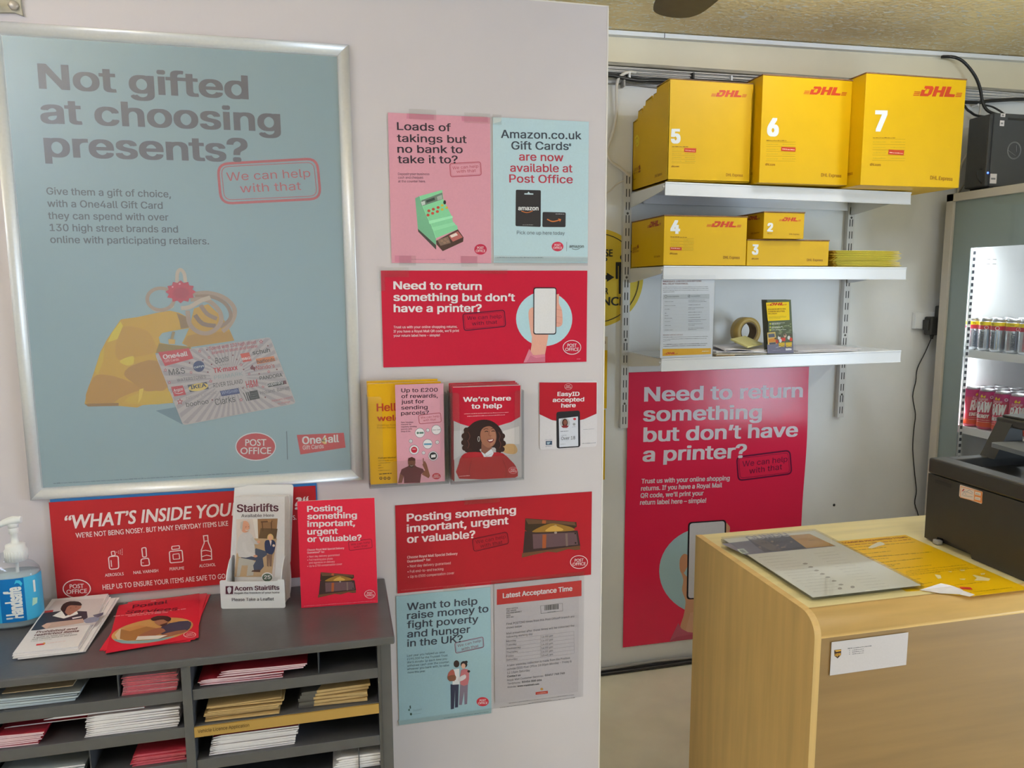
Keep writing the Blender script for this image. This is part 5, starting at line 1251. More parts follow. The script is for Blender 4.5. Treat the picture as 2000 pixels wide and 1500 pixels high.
E|44.58 101.66 5.62 -0.09 -0.25 -4.39|355|1|7|0
E|46.55 77.39 7.53 -0.13 -0.21 -3.68|356|1|7|0
E|42.67 100.49 5.2 -0.08 -0.17 -2.96|357|1|7|0
E|14.05 109.87 3.61 -0.05 -0.16 -2.8|355|1|7|0
E|16.17 92.57 5.46 -0.09 -0.24 -4.37|355|1|7|0
E|14.31 109.9 4.67 -0.07 -0.2 -3.56|358|1|7|0
E|60.49 96.35 3.4 -0.05 -0.18 -3.19|356|1|7|0
E|50.16 104.35 3.54 -0.05 -0.22 -3.86|358|1|7|0
E|48.98 85.99 5.38 -0.09 -0.14 -2.46|358|1|7|0
E|20.12 93.64 2.95 -0.05 -0.18 -3.29|355|1|7|0
E|69.39 106.52 4.65 -0.07 -0.13 -2.37|357|1|7|0
E|53.51 81.71 4.46 -0.07 -0.14 -2.51|357|1|7|0
E|77.6 79.41 6.51 -0.11 -0.14 -2.52|356|1|7|0
E|39.91 118.18 2.96 -0.04 -0.15 -2.65|358|1|7|0
E|24.09 90.59 4.51 -0.07 -0.22 -4.01|358|1|7|0
E|92.06 101.17 3.94 -0.06 -0.14 -2.52|357|1|7|0
E|37.11 96.3 7.69 -0.12 -0.2 -3.5|355|1|7|0
E|49.16 87.88 6.78 -0.11 -0.12 -2.15|355|1|7|0
E|86.89 81 6.57 -0.11 -0.18 -3.17|357|1|7|0
E|45.18 88.77 3.25 -0.05 -0.24 -4.37|356|1|7|0
E|47.47 83.54 3.24 -0.05 -0.13 -2.34|357|1|7|0
E|9.53 91.51 5.1 -0.08 -0.2 -3.61|356|1|7|0
E|65.7 102.26 5.55 -0.08 -0.13 -2.27|355|1|7|0
P|-8.2 36.8 99.8 41.2 100.3 .8 -9.1 1.6|359|2
P|-6.2 80.1 27.7 82.7 31.1 36 -5.9 34.2|360|3
P|-2.6 74.6 23.1 76.1 24.5 63.2 -1.6 61.1|361|4
P|-2.6 55.3 30 60.5 29.2 45.1 -2.6 42.5|362|4
P|-.9 41.5 27.3 43.2 26.9 36.1 .5 34.7|363|4
E|42.34 59.96 6 -0.11 -0.43 -7.72|364|4|9|0
E|54.33 53.3 6.01 -0.11 -0.43 -7.72|365|4|9|0
E|67.52 67.56 6.02 -0.11 -0.44 -7.73|366|4|9|0
E|63.17 53.14 6.02 -0.11 -0.44 -7.73|365|4|9|0
E|83.01 59.22 6.03 -0.11 -0.44 -7.74|367|4|9|0
E|91.52 52.61 6.04 -0.11 -0.44 -7.74|365|4|9|0
E|32.72 45.66 5.99 -0.11 -0.43 -7.71|368|4|9|0
E|47 48.61 6 -0.11 -0.43 -7.72|369|4|9|0
E|44.46 66.36 3.53 -0.06 -0.22 -3.86|370|5|8|0
E|66.64 70.8 3.54 -0.06 -0.22 -3.87|370|5|8|0
E|92.44 68.74 3.55 -0.06 -0.22 -3.87|370|5|8|0
E|26.31 57.03 3.52 -0.06 -0.21 -3.85|370|5|8|0
P|38.8 40.7 64.3 41.8 63.4 25.7 39.3 24.3|371|5
P|67.8 41.1 94.5 41.9 93.5 25.1 69 24.3|372|5
E|43.88 24.54 5.64 -0.12 -0.29 -5.14|373|6|12|1.01
E|59.77 24.21 5.66 -0.12 -0.29 -5.15|373|6|12|1.01
E|73.92 23.92 5.67 -0.12 -0.29 -5.15|373|6|12|1.01
E|89.87 23.59 5.68 -0.12 -0.29 -5.16|373|6|12|1.02
P|67.3 18.9 92.1 19.4 91.7 11.6 66.8 10.9|374|5
M|11.4 10.8 46.7 12.6 2.2|375|5

distance ; 0.825 2.8265 1.483 ; 1 0 0 ; 0 0 1 ; 0.388 0.388 ; circle:cbb13c
L|368.6 194 367.1 216.8 362.7 239.2 355.3 260.8 345.2 281.3 332.5 300.3 317.5 317.5 300.3 332.5 281.3 345.2 260.8 355.3 239.2 362.7 216.8 367.1 194 368.6 171.2 367.1 148.8 362.7 127.2 355.3 106.7 345.2 87.7 332.5 70.5 317.5 55.5 300.3 42.8 281.3 32.7 260.8 25.3 239.2 20.9 216.8 19.4 194 20.9 171.2 25.3 148.8 32.7 127.2 42.8 106.7 55.5 87.7 70.5 70.5 87.7 55.5 106.7 42.8 127.2 32.7 148.8 25.3 171.2 20.9 194 19.4 216.8 20.9 239.2 25.3 260.8 32.7 281.3 42.8 300.3 55.5 317.5 70.5 332.5 87.7 345.2 106.7 355.3 127.2 362.7 148.8 367.1 171.2|376|1|3.20|10
T|PLEASE|148.9 279.6 105.8 26.78 .3|377|G|2|0|2
T|KEEP|161.9 251.3 70.6 23.89 .1|377|G|2|0|2
T|YOUR|168 131 70.2 24.16 -.4|377|G|2|0|2
T|DISTANCE|78.2 87.9 230 33.11 -.6|377|G|2|0|2
P|192.8 206.3 231.5 206.3 231.3 216.1 262.4 197.9 231.8 179.8 231.7 189.6 193 189.7|377|1
E|298.5 276.51 12.21 0.05 0.2 -12.07|377|1|16|0
P|268 257.6 329.8 257.7 331 190.9 321.2 191 320.3 242.6 317 242.6 318.9 131.5 304.2 131.6 303.2 188 296.7 188 297.6 131.6 282.9 131.7 281.2 242.5 277.9 242.5 278.7 191.1 269 191.1|377|1
E|65.21 275.46 11.78 0.05 0.07 -11.85|377|1|16|0
P|35.5 256.8 95.2 257 95.7 191.4 86.2 191.4 85.9 242.1 82.7 242.1 83.5 133 69.2 133.1 68.9 188.5 62.6 188.5 62.9 133.2 48.7 133.3 48.1 242.1 45 242.1 45.3 191.5 35.8 191.5|377|1

yellowupper ; 0.8525 2.8265 1.15 ; 1 0 0 ; 0 0 1 ; 0.21 0.294 ; d3a916
P|0 239 210 239 210 294 0 294|378|1
M|20 30 190 30 3|379|1
M|20 52 190 52 3|379|1
M|20 74 190 74 3|379|1
M|20 96 190 96 3|379|1
M|20 118 190 118 3|379|1
M|20 140 190 140 3|379|1
M|20 162 190 162 3|379|1
M|20 184 190 184 3|379|1
M|20 206 190 206 3|379|1
T|PROHIBITED ITEMS|30 266 172 10.00 0|380|I|1|0|2

yellowlower ; 0.848 2.8265 0.852 ; 1 0 0 ; 0 0 1 ; 0.21 0.294 ; d3a916
P|0 0 2 0 2 2|378|1
M|20 30 190 30 3|379|1
M|20 52 190 52 3|379|1
M|20 74 190 74 3|379|1
M|20 96 190 96 3|379|1
M|20 118 190 118 3|379|1
M|20 140 190 140 3|379|1
M|20 162 190 162 3|379|1
M|20 184 190 184 3|379|1
M|20 206 190 206 3|379|1

counteritems ; 1.305 1.374 0.9206 ; 1 0 0 ; 0 1 0 ; 0.297 0.405 ; e0a60c
T|MOST COMMON PROHIBITED ITEMS|24.2 382.1 261.7 11.00 -.1|381|I|2|0|2
M|47.8 366.2 282.6 365 6.8|381|1
M|51.7 348 277.4 344.4 5.7|382|1
M|53.2 327.1 168.1 327.2 5.6|382|1
M|53.4 297.5 158.8 299.2 5.5|382|1
M|53 273.9 138.8 271.3 5.4|382|1
M|53.3 272.2 261.7 266.7 5.4|382|1
M|57.6 256.2 113.8 253.9 5.3|382|1
M|62.9 237.7 65.7 237 5.2|382|1
M|60.5 232.6 202.6 232.7 5.2|382|1
M|53.8 214.3 115.3 213.5 5.1|382|1
M|68.9 204.3 91.2 205.1 5.1|382|1
M|56.5 185.6 187 185.4 5|382|1
M|90.7 164.8 277.6 166.8 4|383|1
M|84.3 157.5 266.8 149.3 4|383|1
M|76.3 148.3 289.8 140.3 3.9|383|1
M|68.7 139.5 174.2 141.4 3.9|383|1
M|60.6 115.5 93 116 3.8|383|1
M|58.8 88.4 99.8 88.4 3.7|383|1
M|59.8 71.6 115.1 70.8 3.6|383|1
M|66.3 62 219.7 61.1 3.6|383|1
M|139.4 16.9 263.3 17.8 3.6|383|1
P|146.2 132.2 156.1 123.8 144.1 107.2 131.2 104.6 137.2 116.7|384|2
P|234.2 104.6 240.8 104.9 258.7 75.1 243.4 65.5 209.8 75.6 229.2 86.2|384|2
P|183.6 93.6 199.2 89.8 190.3 84.3 181.9 88.3|384|2
P|263.2 109.3 276.3 108.1 267.4 101.1 257.5 102|384|2
P|193.3 140.7 204.9 137.8 197.3 133.6|384|2
P|231.8 141.4 245.6 138.8 238.6 133.6 229.9 135.7|384|2
P|116.5 338.2 156 360.5 182.6 370.8 181.4 349.6 155.4 342.2 125.3 331.5|385|2|2

menu ; 1.053 1.439 0.9305 ; 1 0 0 ; 0 1 0 ; 0.296 0.41 ; d6cec2
P|-25.2 374.6 262.3 391.2 272.8 282.4 -6.6 281.7|386|1
P|65.8 389.4 199.8 394.8 188.5 285.4 55 287.8 57.6 335.8|387|2
P|69.9 378.9 73.4 322.9 82.8 289.6 110.9 291.4 109.8 331.9 105.1 379.6|388|3|2
E|64.22 325.6 4.12 -1.02 -3.82 -6.2|389|3|7|0
E|58.47 313.18 4.09 -1.01 -3.77 -6.12|390|3|7|0
E|100.13 353.05 4.19 -1.04 -4 -6.4|391|3|7|0
E|88.84 354.6 4.18 -1.04 -3.96 -6.4|391|3|7|0
E|104.33 342.92 4.17 -1.03 -4 -6.34|390|3|7|0
E|122.26 356.91 4.2 -1.04 -4.09 -6.44|392|3|7|0
E|107.14 319.26 4.12 -1.02 -3.97 -6.19|390|3|7|0
E|104.34 305.49 4.1 -1.02 -3.93 -6.11|391|3|7|0
E|118.86 325.78 4.14 -1.03 -4.02 -6.24|389|3|7|0
E|121.82 307.95 4.11 -1.02 -4 -6.13|389|3|7|0
E|150.73 343.63 4.19 -1.04 -4.18 -6.38|391|3|7|0
E|129.65 309.45 4.11 -1.02 -4.03 -6.15|389|3|7|0
E|141.43 320.53 4.14 -1.03 -4.1 -6.23|390|3|7|0
E|172.37 341.3 4.19 -1.04 -4.26 -6.38|389|3|7|0
P|197 390.6 264.2 388.7 271 284.6 182.7 286.8|393|3
T|QUNDU|66.4 381.7 132.9 31.57 .7|394|I|2|0|5
L|228.1 339.6 244.8 338.3|395|4|2.58|00
P|-6.2 324.8 15 326.6 10.1 290.4 -12.1 289|396|3
P|-4.8 315.7 7.6 317 5.1 295.9 -7.2 294.6|397|4
P|101.6 186.3 112.8 193 117.3 185.5 108 181.5|398|1|2
P|101.5 162.9 112.5 169.4 117 162.1 107.9 158.2|398|1|2
P|101 138.6 111.9 145 116.3 137.8 107.3 134|398|1|2
P|101.3 115.5 112 121.7 116.4 114.7 107.5 111|398|1|2
P|101.2 93.7 111.8 99.7 116.1 92.9 107.3 89.3|398|1|2
P|101.6 70.2 112.1 76 116.3 69.3 107.6 65.9|398|1|2
P|103.1 46.3 113.4 52 117.6 45.4 109 42.1|398|1|2
E|93.64 27.64 5.08 -1.25 -4.64 -6.18|399|1|12|0
E|128.48 27.79 5.1 -1.26 -4.8 -6.21|399|1|12|0
M|18 254.7 106.3 253.8 3.4|400|1
M|177 244.7 241.1 244.3 3.6|401|1
M|18.2 235 105.6 233.9 3.3|400|1
M|175.6 224.8 239 224.3 3.5|401|1
M|18.3 215.6 104.9 214.3 3.3|400|1
M|174.2 205.3 237 204.6 3.4|401|1
M|18.4 196.6 104.2 195.2 3.2|400|1
M|172.9 186.2 235.1 185.4 3.4|401|1
M|18.6 178 103.5 176.4 3.1|400|1
M|171.5 167.4 233.1 166.5 3.3|401|1
M|18.7 159.7 102.9 157.9 3.1|400|1
M|170.2 149 231.2 147.9 3.3|401|1
M|18.9 141.7 102.2 139.8 3|400|1
M|169 130.9 229.4 129.7 3.2|401|1
M|19 124.1 101.6 122 3|400|1
M|167.7 113.1 227.6 111.9 3.2|401|1
M|19.1 106.8 101 104.6 3|400|1
M|166.5 95.7 225.8 94.3 3.1|401|1
M|19.3 89.8 100.3 87.4 2.9|400|1
M|165.3 78.6 224 77.1 3.1|401|1
M|19.4 73.1 99.7 70.6 2.9|400|1
M|164.1 61.8 222.3 60.2 3|401|1
M|19.5 56.7 99.2 54.1 2.8|400|1
M|162.9 45.3 220.6 43.6 3|401|1
M|19.6 40.5 98.6 37.9 2.8|400|1
M|161.8 29.1 219 27.3 2.9|401|1
M|19.8 24.7 98 21.9 2.7|400|1
M|160.7 13.1 217.3 11.3 2.9|401|1

upslabel ; 1.048 1.3575 0.781 ; 1 0 0 ; 0 0 1 ; 0.2005 0.079 ; bbb2b2
P|7.3 59.8 25.5 59.6 25.8 45.8 17.4 38.7 8.7 45.9|402|1
T|ups|9.9 45.3 14.9 7.19 .7|403|I|2|0|3
P|7.9 58.7 25 58.7 25.2 55.6 13.7 55|403|2
M|42.2 58.1 104.8 57.2 2.6|186|1
M|53.6 53.1 84.3 52.4 2.1|186|1
M|46.3 53.5 48.5 53.8 2.6|186|1
M|53.9 48.5 84.6 47.8 2.1|186|1
M|46.6 48.9 48.8 49.1 2.6|186|1
M|54.2 43.8 84.9 43.1 2.1|186|1
M|46.9 44.2 49.1 44.5 2.6|186|1

printersticker ; 1.6295 1.628 1.077 ; 0 -1 0 ; 0 0 1 ; 0.073 0.033 ; cdbdb5
L|2.9 28 72 32.1 73.6 3.1 4.3 -1|404|1|1.75|10
P|47.6 29.5 72.1 31.6 73.6 3.1 48.6 2.2|405|1
P|50.2 27.6 68.1 29.2 68.3 20.7 50.4 19.3|406|2
P|51.5 13.9 68.2 15.5 68.3 7.8 50.9 6.5|406|2
L|10.9 6.8 14.5 18.4 30.1 18.7 42.5 18.2|407|1|1.16|00
L|14.1 6.3 43.2 10.6|407|1|1.16|00
L|20.9 17.5 32.4 27.2 43.8 21.2|407|1|1.15|00
L|14.5 18.4 23.1 10.2|407|1|1.16|00
P|7.7 16.5 12.4 24.4 16.5 24.7 11.4 17.5|408|1
M|52.9 21.6 65.7 22.6 2.5|45|3
M|53.1 9.4 66 10.5 2.5|45|3

rackstrip ; -0.262 1.291 0.8735 ; 1 0 0 ; 0 0 1 ; 0.312 0.0185 ; 8d6f38
T|Vehicle Licence Application|3.2 8.2 84.8 6.28 -.3|409|I|0|0|2

handlabel ; 0 0 0 ; 1 0 0 ; 0 0 1 ; 0.15 0.064 ; 2a93c4
P|0 0 40 0 40 64 0 64|410|1
P|82 0 110 0 110 64 82 64|411|1
P|110 0 150 0 150 64 110 64|412|1
T|Handsafe|103 5 48 15.00 90|413|I|3|0|2
P|96 57 99 59 102 57 104 53 106 57 103 62 98 63|414|2
M|12 13 28 13 6|415|2
M|12 5 28 5 6|415|2
M|128 40 128 58 9|416|2
P|118 20 128 22 130 30 120 32|417|2

slimcan ; 0 0 0 ; 1 0 0 ; 0 0 1 ; 0.167 0.112 ; b9bfc6
P|0 97 167 97 167 112 0 112|418|1
P|0 80 167 80 167 97 0 97|419|1
T|ENERGY|31 4 70 13.00 90|420|I|3|0|2
T|ORIGINAL|14 4 72 9.00 90|421|I|2|0|2
T|55p|12 101 14 7.00 0|422|I|1|0|2
P|48 88 47.2 91.5 45 94.3 41.8 95.8 38.2 95.8 35 94.3 32.8 91.5 32 88 32.8 84.5 35 81.7 38.2 80.2 41.8 80.2 45 81.7 47.2 84.5|423|2
P|34 2 48 2 48 78 34 78|424|1
M|7 4 7 76 3|425|2
T|ENERGY|87 4 70 13.00 90|420|I|3|0|2
T|ORIGINAL|70 4 72 9.00 90|426|I|2|0|2
T|55p|68 101 14 7.00 0|422|I|1|0|2
P|104 88 103.2 91.5 101 94.3 97.8 95.8 94.2 95.8 91 94.3 88.8 91.5 88 88 88.8 84.5 91 81.7 94.2 80.2 97.8 80.2 101 81.7 103.2 84.5|423|2
P|90 2 104 2 104 78 90 78|424|1
M|63 4 63 76 3|425|2
T|ENERGY|142 4 70 13.00 90|420|I|3|0|2
T|ORIGINAL|125 4 72 9.00 90|426|I|2|0|2
T|55p|123 101 14 7.00 0|422|I|1|0|2
P|159 88 158.2 91.5 156 94.3 152.8 95.8 149.2 95.8 146 94.3 143.8 91.5 143 88 143.8 84.5 146 81.7 149.2 80.2 152.8 80.2 156 81.7 158.2 84.5|423|2
P|145 2 159 2 159 78 145 78|424|1
M|118 4 118 76 3|425|2

tallcan ; 0 0 0 ; 1 0 0 ; 0 0 1 ; 0.207 0.15 ; a82c48
P|0 0 207 0 207 22 0 22|427|1
P|0 22 207 22 207 46 0 46|41|1
P|0 118 207 118 207 150 0 150|428|1
T|RAW|22 62 58 40.00 4|429|I|3|1|3
T|ENERGY|20 36 56 14.00 4|430|I|3|1|3
T|Emerge|30 110 38 11.00 6|431|I|1|1|3
M|20 27 80 29 3.5|328|2
M|20 19 80 21 3|328|2
P|40 132 46 138 50 128 60 136 58 124 48 120 40 124|432|2
L|34 104 44 110 52 103 58 109 70 98|429|3|2.60|00
P|89 128 88.1 131.5 85.5 134.1 82 135 78.5 134.1 75.9 131.5 75 128 75.9 124.5 78.5 121.9 82 121 85.5 121.9 88.1 124.5|433|2
T|RAW|126 62 58 40.00 4|429|I|3|1|3
T|ENERGY|124 36 56 14.00 4|430|I|3|1|3
T|Emerge|134 110 38 11.00 6|431|I|1|1|3
M|124 27 184 29 3.5|328|2
M|124 19 184 21 3|328|2
P|144 132 150 138 154 128 164 136 162 124 152 120 144 124|432|2
L|138 104 148 110 156 103 162 109 174 98|429|3|2.60|00
P|193 128 192.1 131.5 189.5 134.1 186 135 182.5 134.1 179.9 131.5 179 128 179.9 124.5 182.5 121.9 186 121 189.5 121.9 192.1 124.5|433|2
"""
INKS=['%02x%02x%02x'%c for c in INKS]
SHEETS={}
for blk in PRINTS.strip().split('\n\n'):
    ls=blk.split('\n'); hd=[x.strip() for x in ls[0].split(';')]
    fl=lambda t:[float(x) for x in t.split()]
    SHEETS[hd[0]]=dict(O=Vector(fl(hd[1])),u=Vector(fl(hd[2])),v=Vector(fl(hd[3])),w=fl(hd[4])[0],h=fl(hd[4])[1],bg=hd[5],it=[l.split('|') for l in ls[1:] if l])
_fonts={'G':None}
try: _fonts['I']=bpy.data.fonts.load(os.path.join(bpy.utils.resource_path('LOCAL'),'datafiles','fonts','Inter.woff2'))
except Exception: _fonts['I']=None
GLYPH={}
def _cache_text():
    need={('I','H'),('G','H')}
    for s in SHEETS.values():
        for it in s['it']:
            if it[0]=='T': need.add((it[4],it[1]))
    tmp=[]
    for f,txt in sorted(need):
        c=bpy.data.curves.new('t','FONT'); c.body=txt; c.size=1; c.resolution_u=3; c.fill_mode='NONE'
        if _fonts[f]: c.font=_fonts[f]
        o=bpy.data.objects.new('t',c); COL.objects.link(o); tmp.append((f,txt,o,c))
    dg=bpy.context.evaluated_depsgraph_get()
    for f,txt,o,c in tmp:
        e=o.evaluated_get(dg); me=e.to_mesh()
        P=[(v.co.x,v.co.y) for v in me.vertices]; nx={}
        for ed in me.edges:
            i,j=ed.vertices; nx.setdefault(i,[]).append(j); nx.setdefault(j,[]).append(i)
        e.to_mesh_clear()
        # outlines of the letters, each outer outline filled on its own with the holes inside it
        seen=set(); loops=[]
        for st in range(len(P)):
            if st in seen or st not in nx: continue
            lp=[st]; seen.add(st); cur=st
            while True:
                n=[k for k in nx[cur] if k not in seen]
                if not n: break
                cur=min(n); seen.add(cur); lp.append(cur)
            q=[]
            for k in lp:
                if not q or abs(P[k][0]-q[-1][0])+abs(P[k][1]-q[-1][1])>1e-6: q.append(P[k])
            if len(q)>2: loops.append(q)
        ar=lambda q: sum(q[i-1][0]*q[i][1]-q[i][0]*q[i-1][1] for i in range(len(q)))/2
        def inside(p,q):
            r=False
            for i in range(len(q)):
                (x1,y1),(x2,y2)=q[i-1],q[i]
                if (y1>p[1])!=(y2>p[1]) and p[0]<(x2-x1)*(p[1]-y1)/(y2-y1)+x1: r=not r
            return r
        A=[ar(q) for q in loops]; vs=[];fs=[];dz=[]
        if loops:
            sg=1 if max(A,key=abs)>0 else -1
            outs=[q for q,a in zip(loops,A) if a*sg>0]; holes=[q for q,a in zip(loops,A) if a*sg<=0]; hs=[[] for _ in outs]
            for h in holes:
                c_=[(abs(ar(q)),i) for i,q in enumerate(outs) if inside(h[0],q)]
                if c_: hs[min(c_)[1]].append(h)
            for i,q in enumerate(outs):
                ring=[q]+hs[i]; base=len(vs); flat=[p for r in ring for p in r]
                tris=tessellate_polygon([[Vector((x,y,0)) for x,y in r] for r in ring])
                ta=sum(abs((flat[t[1]][0]-flat[t[0]][0])*(flat[t[2]][1]-flat[t[0]][1])-(flat[t[2]][0]-flat[t[0]][0])*(flat[t[1]][1]-flat[t[0]][1]))/2 for t in tris)
                if abs(ta-abs(abs(ar(q))-sum(abs(ar(h)) for h in hs[i])))>2e-4:
                    # outline crosses itself (P, R, k ...): fill it slab by slab where the winding is not zero
                    ed=[(r[k-1],r[k]) for r in ring for k in range(len(r))]; ys=set(round(p[1],6) for p in flat)
                    for ia,(p,p2) in enumerate(ed):
                        for (w,w2) in ed[ia+1:]:
                            d1=(p2[0]-p[0],p2[1]-p[1]); d2=(w2[0]-w[0],w2[1]-w[1]); den=d1[0]*d2[1]-d1[1]*d2[0]
                            if abs(den)<1e-12: continue
                            t1=((w[0]-p[0])*d2[1]-(w[1]-p[1])*d2[0])/den; t2=((w[0]-p[0])*d1[1]-(w[1]-p[1])*d1[0])/den
                            if 0<t1<1 and 0<t2<1: ys.add(round(p[1]+t1*d1[1],6))
                    ys=sorted(ys)
                    for y0,y1 in zip(ys,ys[1:]):
                        if y1-y0<2e-6: continue
                        ym=(y0+y1)/2; cr=[]
                        for p,p2 in ed:
                            if (p[1]>ym)!=(p2[1]>ym):
                                f_=lambda y,p=p,p2=p2: p[0]+(p2[0]-p[0])*(y-p[1])/(p2[1]-p[1])
                                cr.append((f_(ym),f_(y0),f_(y1),1 if p2[1]>p[1] else -1))
                        cr.sort(); wn=0
                        for c_ in cr:
                            if wn==0: st=c_
                            wn+=c_[3]
                            if wn==0:
                                b0=len(vs); vs+=[(st[1],y0),(c_[1],y0),(c_[2],y1),(st[2],y1)]; dz+=[i%3]*4; fs+=[(b0,b0+1,b0+2),(b0,b0+2,b0+3)]
                else:
                    vs+=flat; dz+=[i%3]*len(flat); fs+=[tuple(base+k for k in t) for t in tris]
        GLYPH[(f,txt)]=(vs,fs,dz)
    for f,txt,o,c in tmp: bpy.data.objects.remove(o); bpy.data.curves.remove(c)
_cache_text()
CAPH={f:max(v[1] for v in GLYPH[(f,'H')][0]) for f in 'IG'}
INKMAT={}
def inkmat(h,gloss):
    k=(h,gloss)
    if k not in INKMAT: INKMAT[k]=mat('ink_%s_%d'%(h,gloss*100),ink(h,1.32),rough=gloss,noise=.02,nscale=300,spec=.22)
    return INKMAT[k]
STEP=.00013
def put_print(b,key,M=None,gloss=.42,fn=None):
    "adds the printed shapes of a sheet to builder b; fn maps sheet (x,y,z) in metres to local space"
    s=SHEETS[key]; bm=b.bm; rnd=random.Random(key)
    if M is None:
        n=s['u'].cross(s['v']); M=Matrix(((s['u'].x,s['v'].x,n.x,s['O'].x),(s['u'].y,s['v'].y,n.y,s['O'].y),(s['u'].z,s['v'].z,n.z,s['O'].z),(0,0,0,1)))
    W=fn or (lambda x,y,z:M@Vector((x,y,z)))
    def poly(pts,c,L,tri=None):
        i=b.mi(inkmat(INKS[int(c)],gloss)); vs=[bm.verts.new(W(x/1000,y/1000,STEP*L+order[0]*.000004)) for x,y in pts]
        for t in (tri or tessellate_polygon([[Vector((x,y,0)) for x,y in pts]])):
            try: f=bm.faces.new([vs[k] for k in t]); f.material_index=i; f.smooth=False
            except ValueError: pass
    def stroke(pts,w,cl,c,L):
        pts=[Vector(p[:2]) for p in pts]
        if fn:
            out=[]
            for i,p in enumerate(pts):
                out.append(p)
                if cl or i<len(pts)-1:
                    d=pts[(i+1)%len(pts)]; k=int((d-p).length/15)
                    out+=[p+(d-p)*(j/(k+1)) for j in range(1,k+1)]
            pts=out
        N=len(pts); lo=[];hi=[]
        for i,p in enumerate(pts):
            a=pts[i-1] if (cl or i) else p; d=pts[(i+1)%N] if (cl or i<N-1) else p
            d1=(p-a).normalized() if (p-a).length else (d-p).normalized(); d2=(d-p).normalized() if (d-p).length else d1
            n1=Vector((-d1.y,d1.x)); n2=Vector((-d2.y,d2.x)); m=(n1+n2); m=m.normalized() if m.length>.01 else n1
            k=min(2.0,1/max(.4,m.dot(n1))); lo.append(p-m*w/2*k); hi.append(p+m*w/2*k)
        tri=[]
        for i in range(N if cl else N-1):
            j=(i+1)%N; tri+=[(i,j,N+j),(i,N+j,N+i)]
        poly([tuple(p) for p in lo+hi],c,L,tri)
    order=[0]
    pairs=lambda t:[(a,c) for a,c in zip(*[iter([float(x) for x in t.split()])]*2)]
    for it in s['it']:
        order[0]=(order[0]+1)%28
        if it[0]=='P':
            q=pairs(it[1])
            if len(it)>4: q=[tuple(p) for p in spline(q,True,int(it[4]))]
            poly(q,it[2],int(it[3]))
        elif it[0]=='L':
            q=pairs(it[1]); cl=int(it[5][0]); sm=int(it[5][1])
            if sm: q=spline(q,cl,sm)
            stroke(q,float(it[4]),cl,it[2],int(it[3]))
        elif it[0]=='E':
            cx,cy,ax,ay,bx,by=[float(x) for x in it[1].split()]; n=int(it[4]); w=float(it[5])
            q=[(cx+ax*math.cos(t)+bx*math.sin(t),cy+ay*math.cos(t)+by*math.sin(t)) for t in (i*2*PI/n for i in range(n))]
            if w: stroke(q,w,1,it[2],int(it[3]))
            else: poly(q,it[2],int(it[3]))
        elif it[0]=='Q':
            q=[Vector(p) for p in pairs(it[1])]; r=float(it[4]); w=float(it[5]); out=[]
            for i,p in enumerate(q):
                a=q[i-1];c=q[(i+1)%len(q)]; a=p+(a-p).normalized()*r; c=p+(c-p).normalized()*r
                for k in range(6): t=k/5; out.append(tuple(a*(1-t)**2+p*(2*t*(1-t))+c*t*t))
            if w: stroke(out,w,1,it[2],int(it[3]))
            else: poly(out,it[2],int(it[3]))
        elif it[0]=='M':
            x0,y0,x1,y1,h=[float(x) for x in it[1].split()]; a=Vector((x0,y0));d=Vector((x1,y1))-a; Ln=d.length; d.normalize(); n=Vector((-d.y,d.x)); p=0
            while p<Ln:
                w=min(rnd.uniform(1.2,5)*h*.6,Ln-p); y0_=.05*h; y1_=h*rnd.choice((.6,.72,.9))*.75
                poly([tuple(a+d*p+n*y0_),tuple(a+d*(p+w)+n*y0_),tuple(a+d*(p+w)+n*y1_),tuple(a+d*p+n*y1_)],it[2],int(it[3]),[(0,1,2),(0,2,3)]); p+=w+h*.35
        elif it[0]=='T':
            x,y,w,cap,ang=[float(v) for v in it[2].split()]; f=it[4]; bold=int(it[5]); ital=int(it[6])
            vs,fs,dz=GLYPH[(f,it[1])]
            if not vs: continue
            x0=min(v[0] for v in vs); wn=max(v[0] for v in vs)-x0; sc=cap/CAPH[f]
            dl={0:0,1:.013,2:.024,3:.05}[bold]; sx=w/(wn+2*dl)
            ca,sa=math.cos(math.radians(ang)),math.sin(math.radians(ang)); i=b.mi(inkmat(INKS[int(it[3])],gloss)); z=STEP*int(it[7])+order[0]*.000002
            offs=[(0,0)] if not dl else ([(-dl,-dl*.45),(dl,-dl*.45),(-dl,dl*.45),(dl,dl*.45)] if cap>7 else [(-dl,0),(dl,0)])
            if dl and cap>7: offs+=[(0,0)]
            if bold==3: offs=[(dl*p/2,dl*.5*q) for q in (-1,0,1) for p in (-2,-1,0,1,2)]
            for kz,(ox,oy) in enumerate(offs):
                nv=[]
                for (vx,vy),zk in zip(vs,dz):
                    lx=(vx-x0+dl+ox)*sx; ly=(vy+oy)*sc
                    if ital: lx+=ly*.18
                    nv.append(bm.verts.new(W((x+lx*ca-ly*sa)/1000,(y+lx*sa+ly*ca)/1000,z+kz*.000009+zk*.000004)))
                for t in fs:
                    try: fc=bm.faces.new([nv[k] for k in t]); fc.material_index=i; fc.smooth=False
                    except ValueError: pass
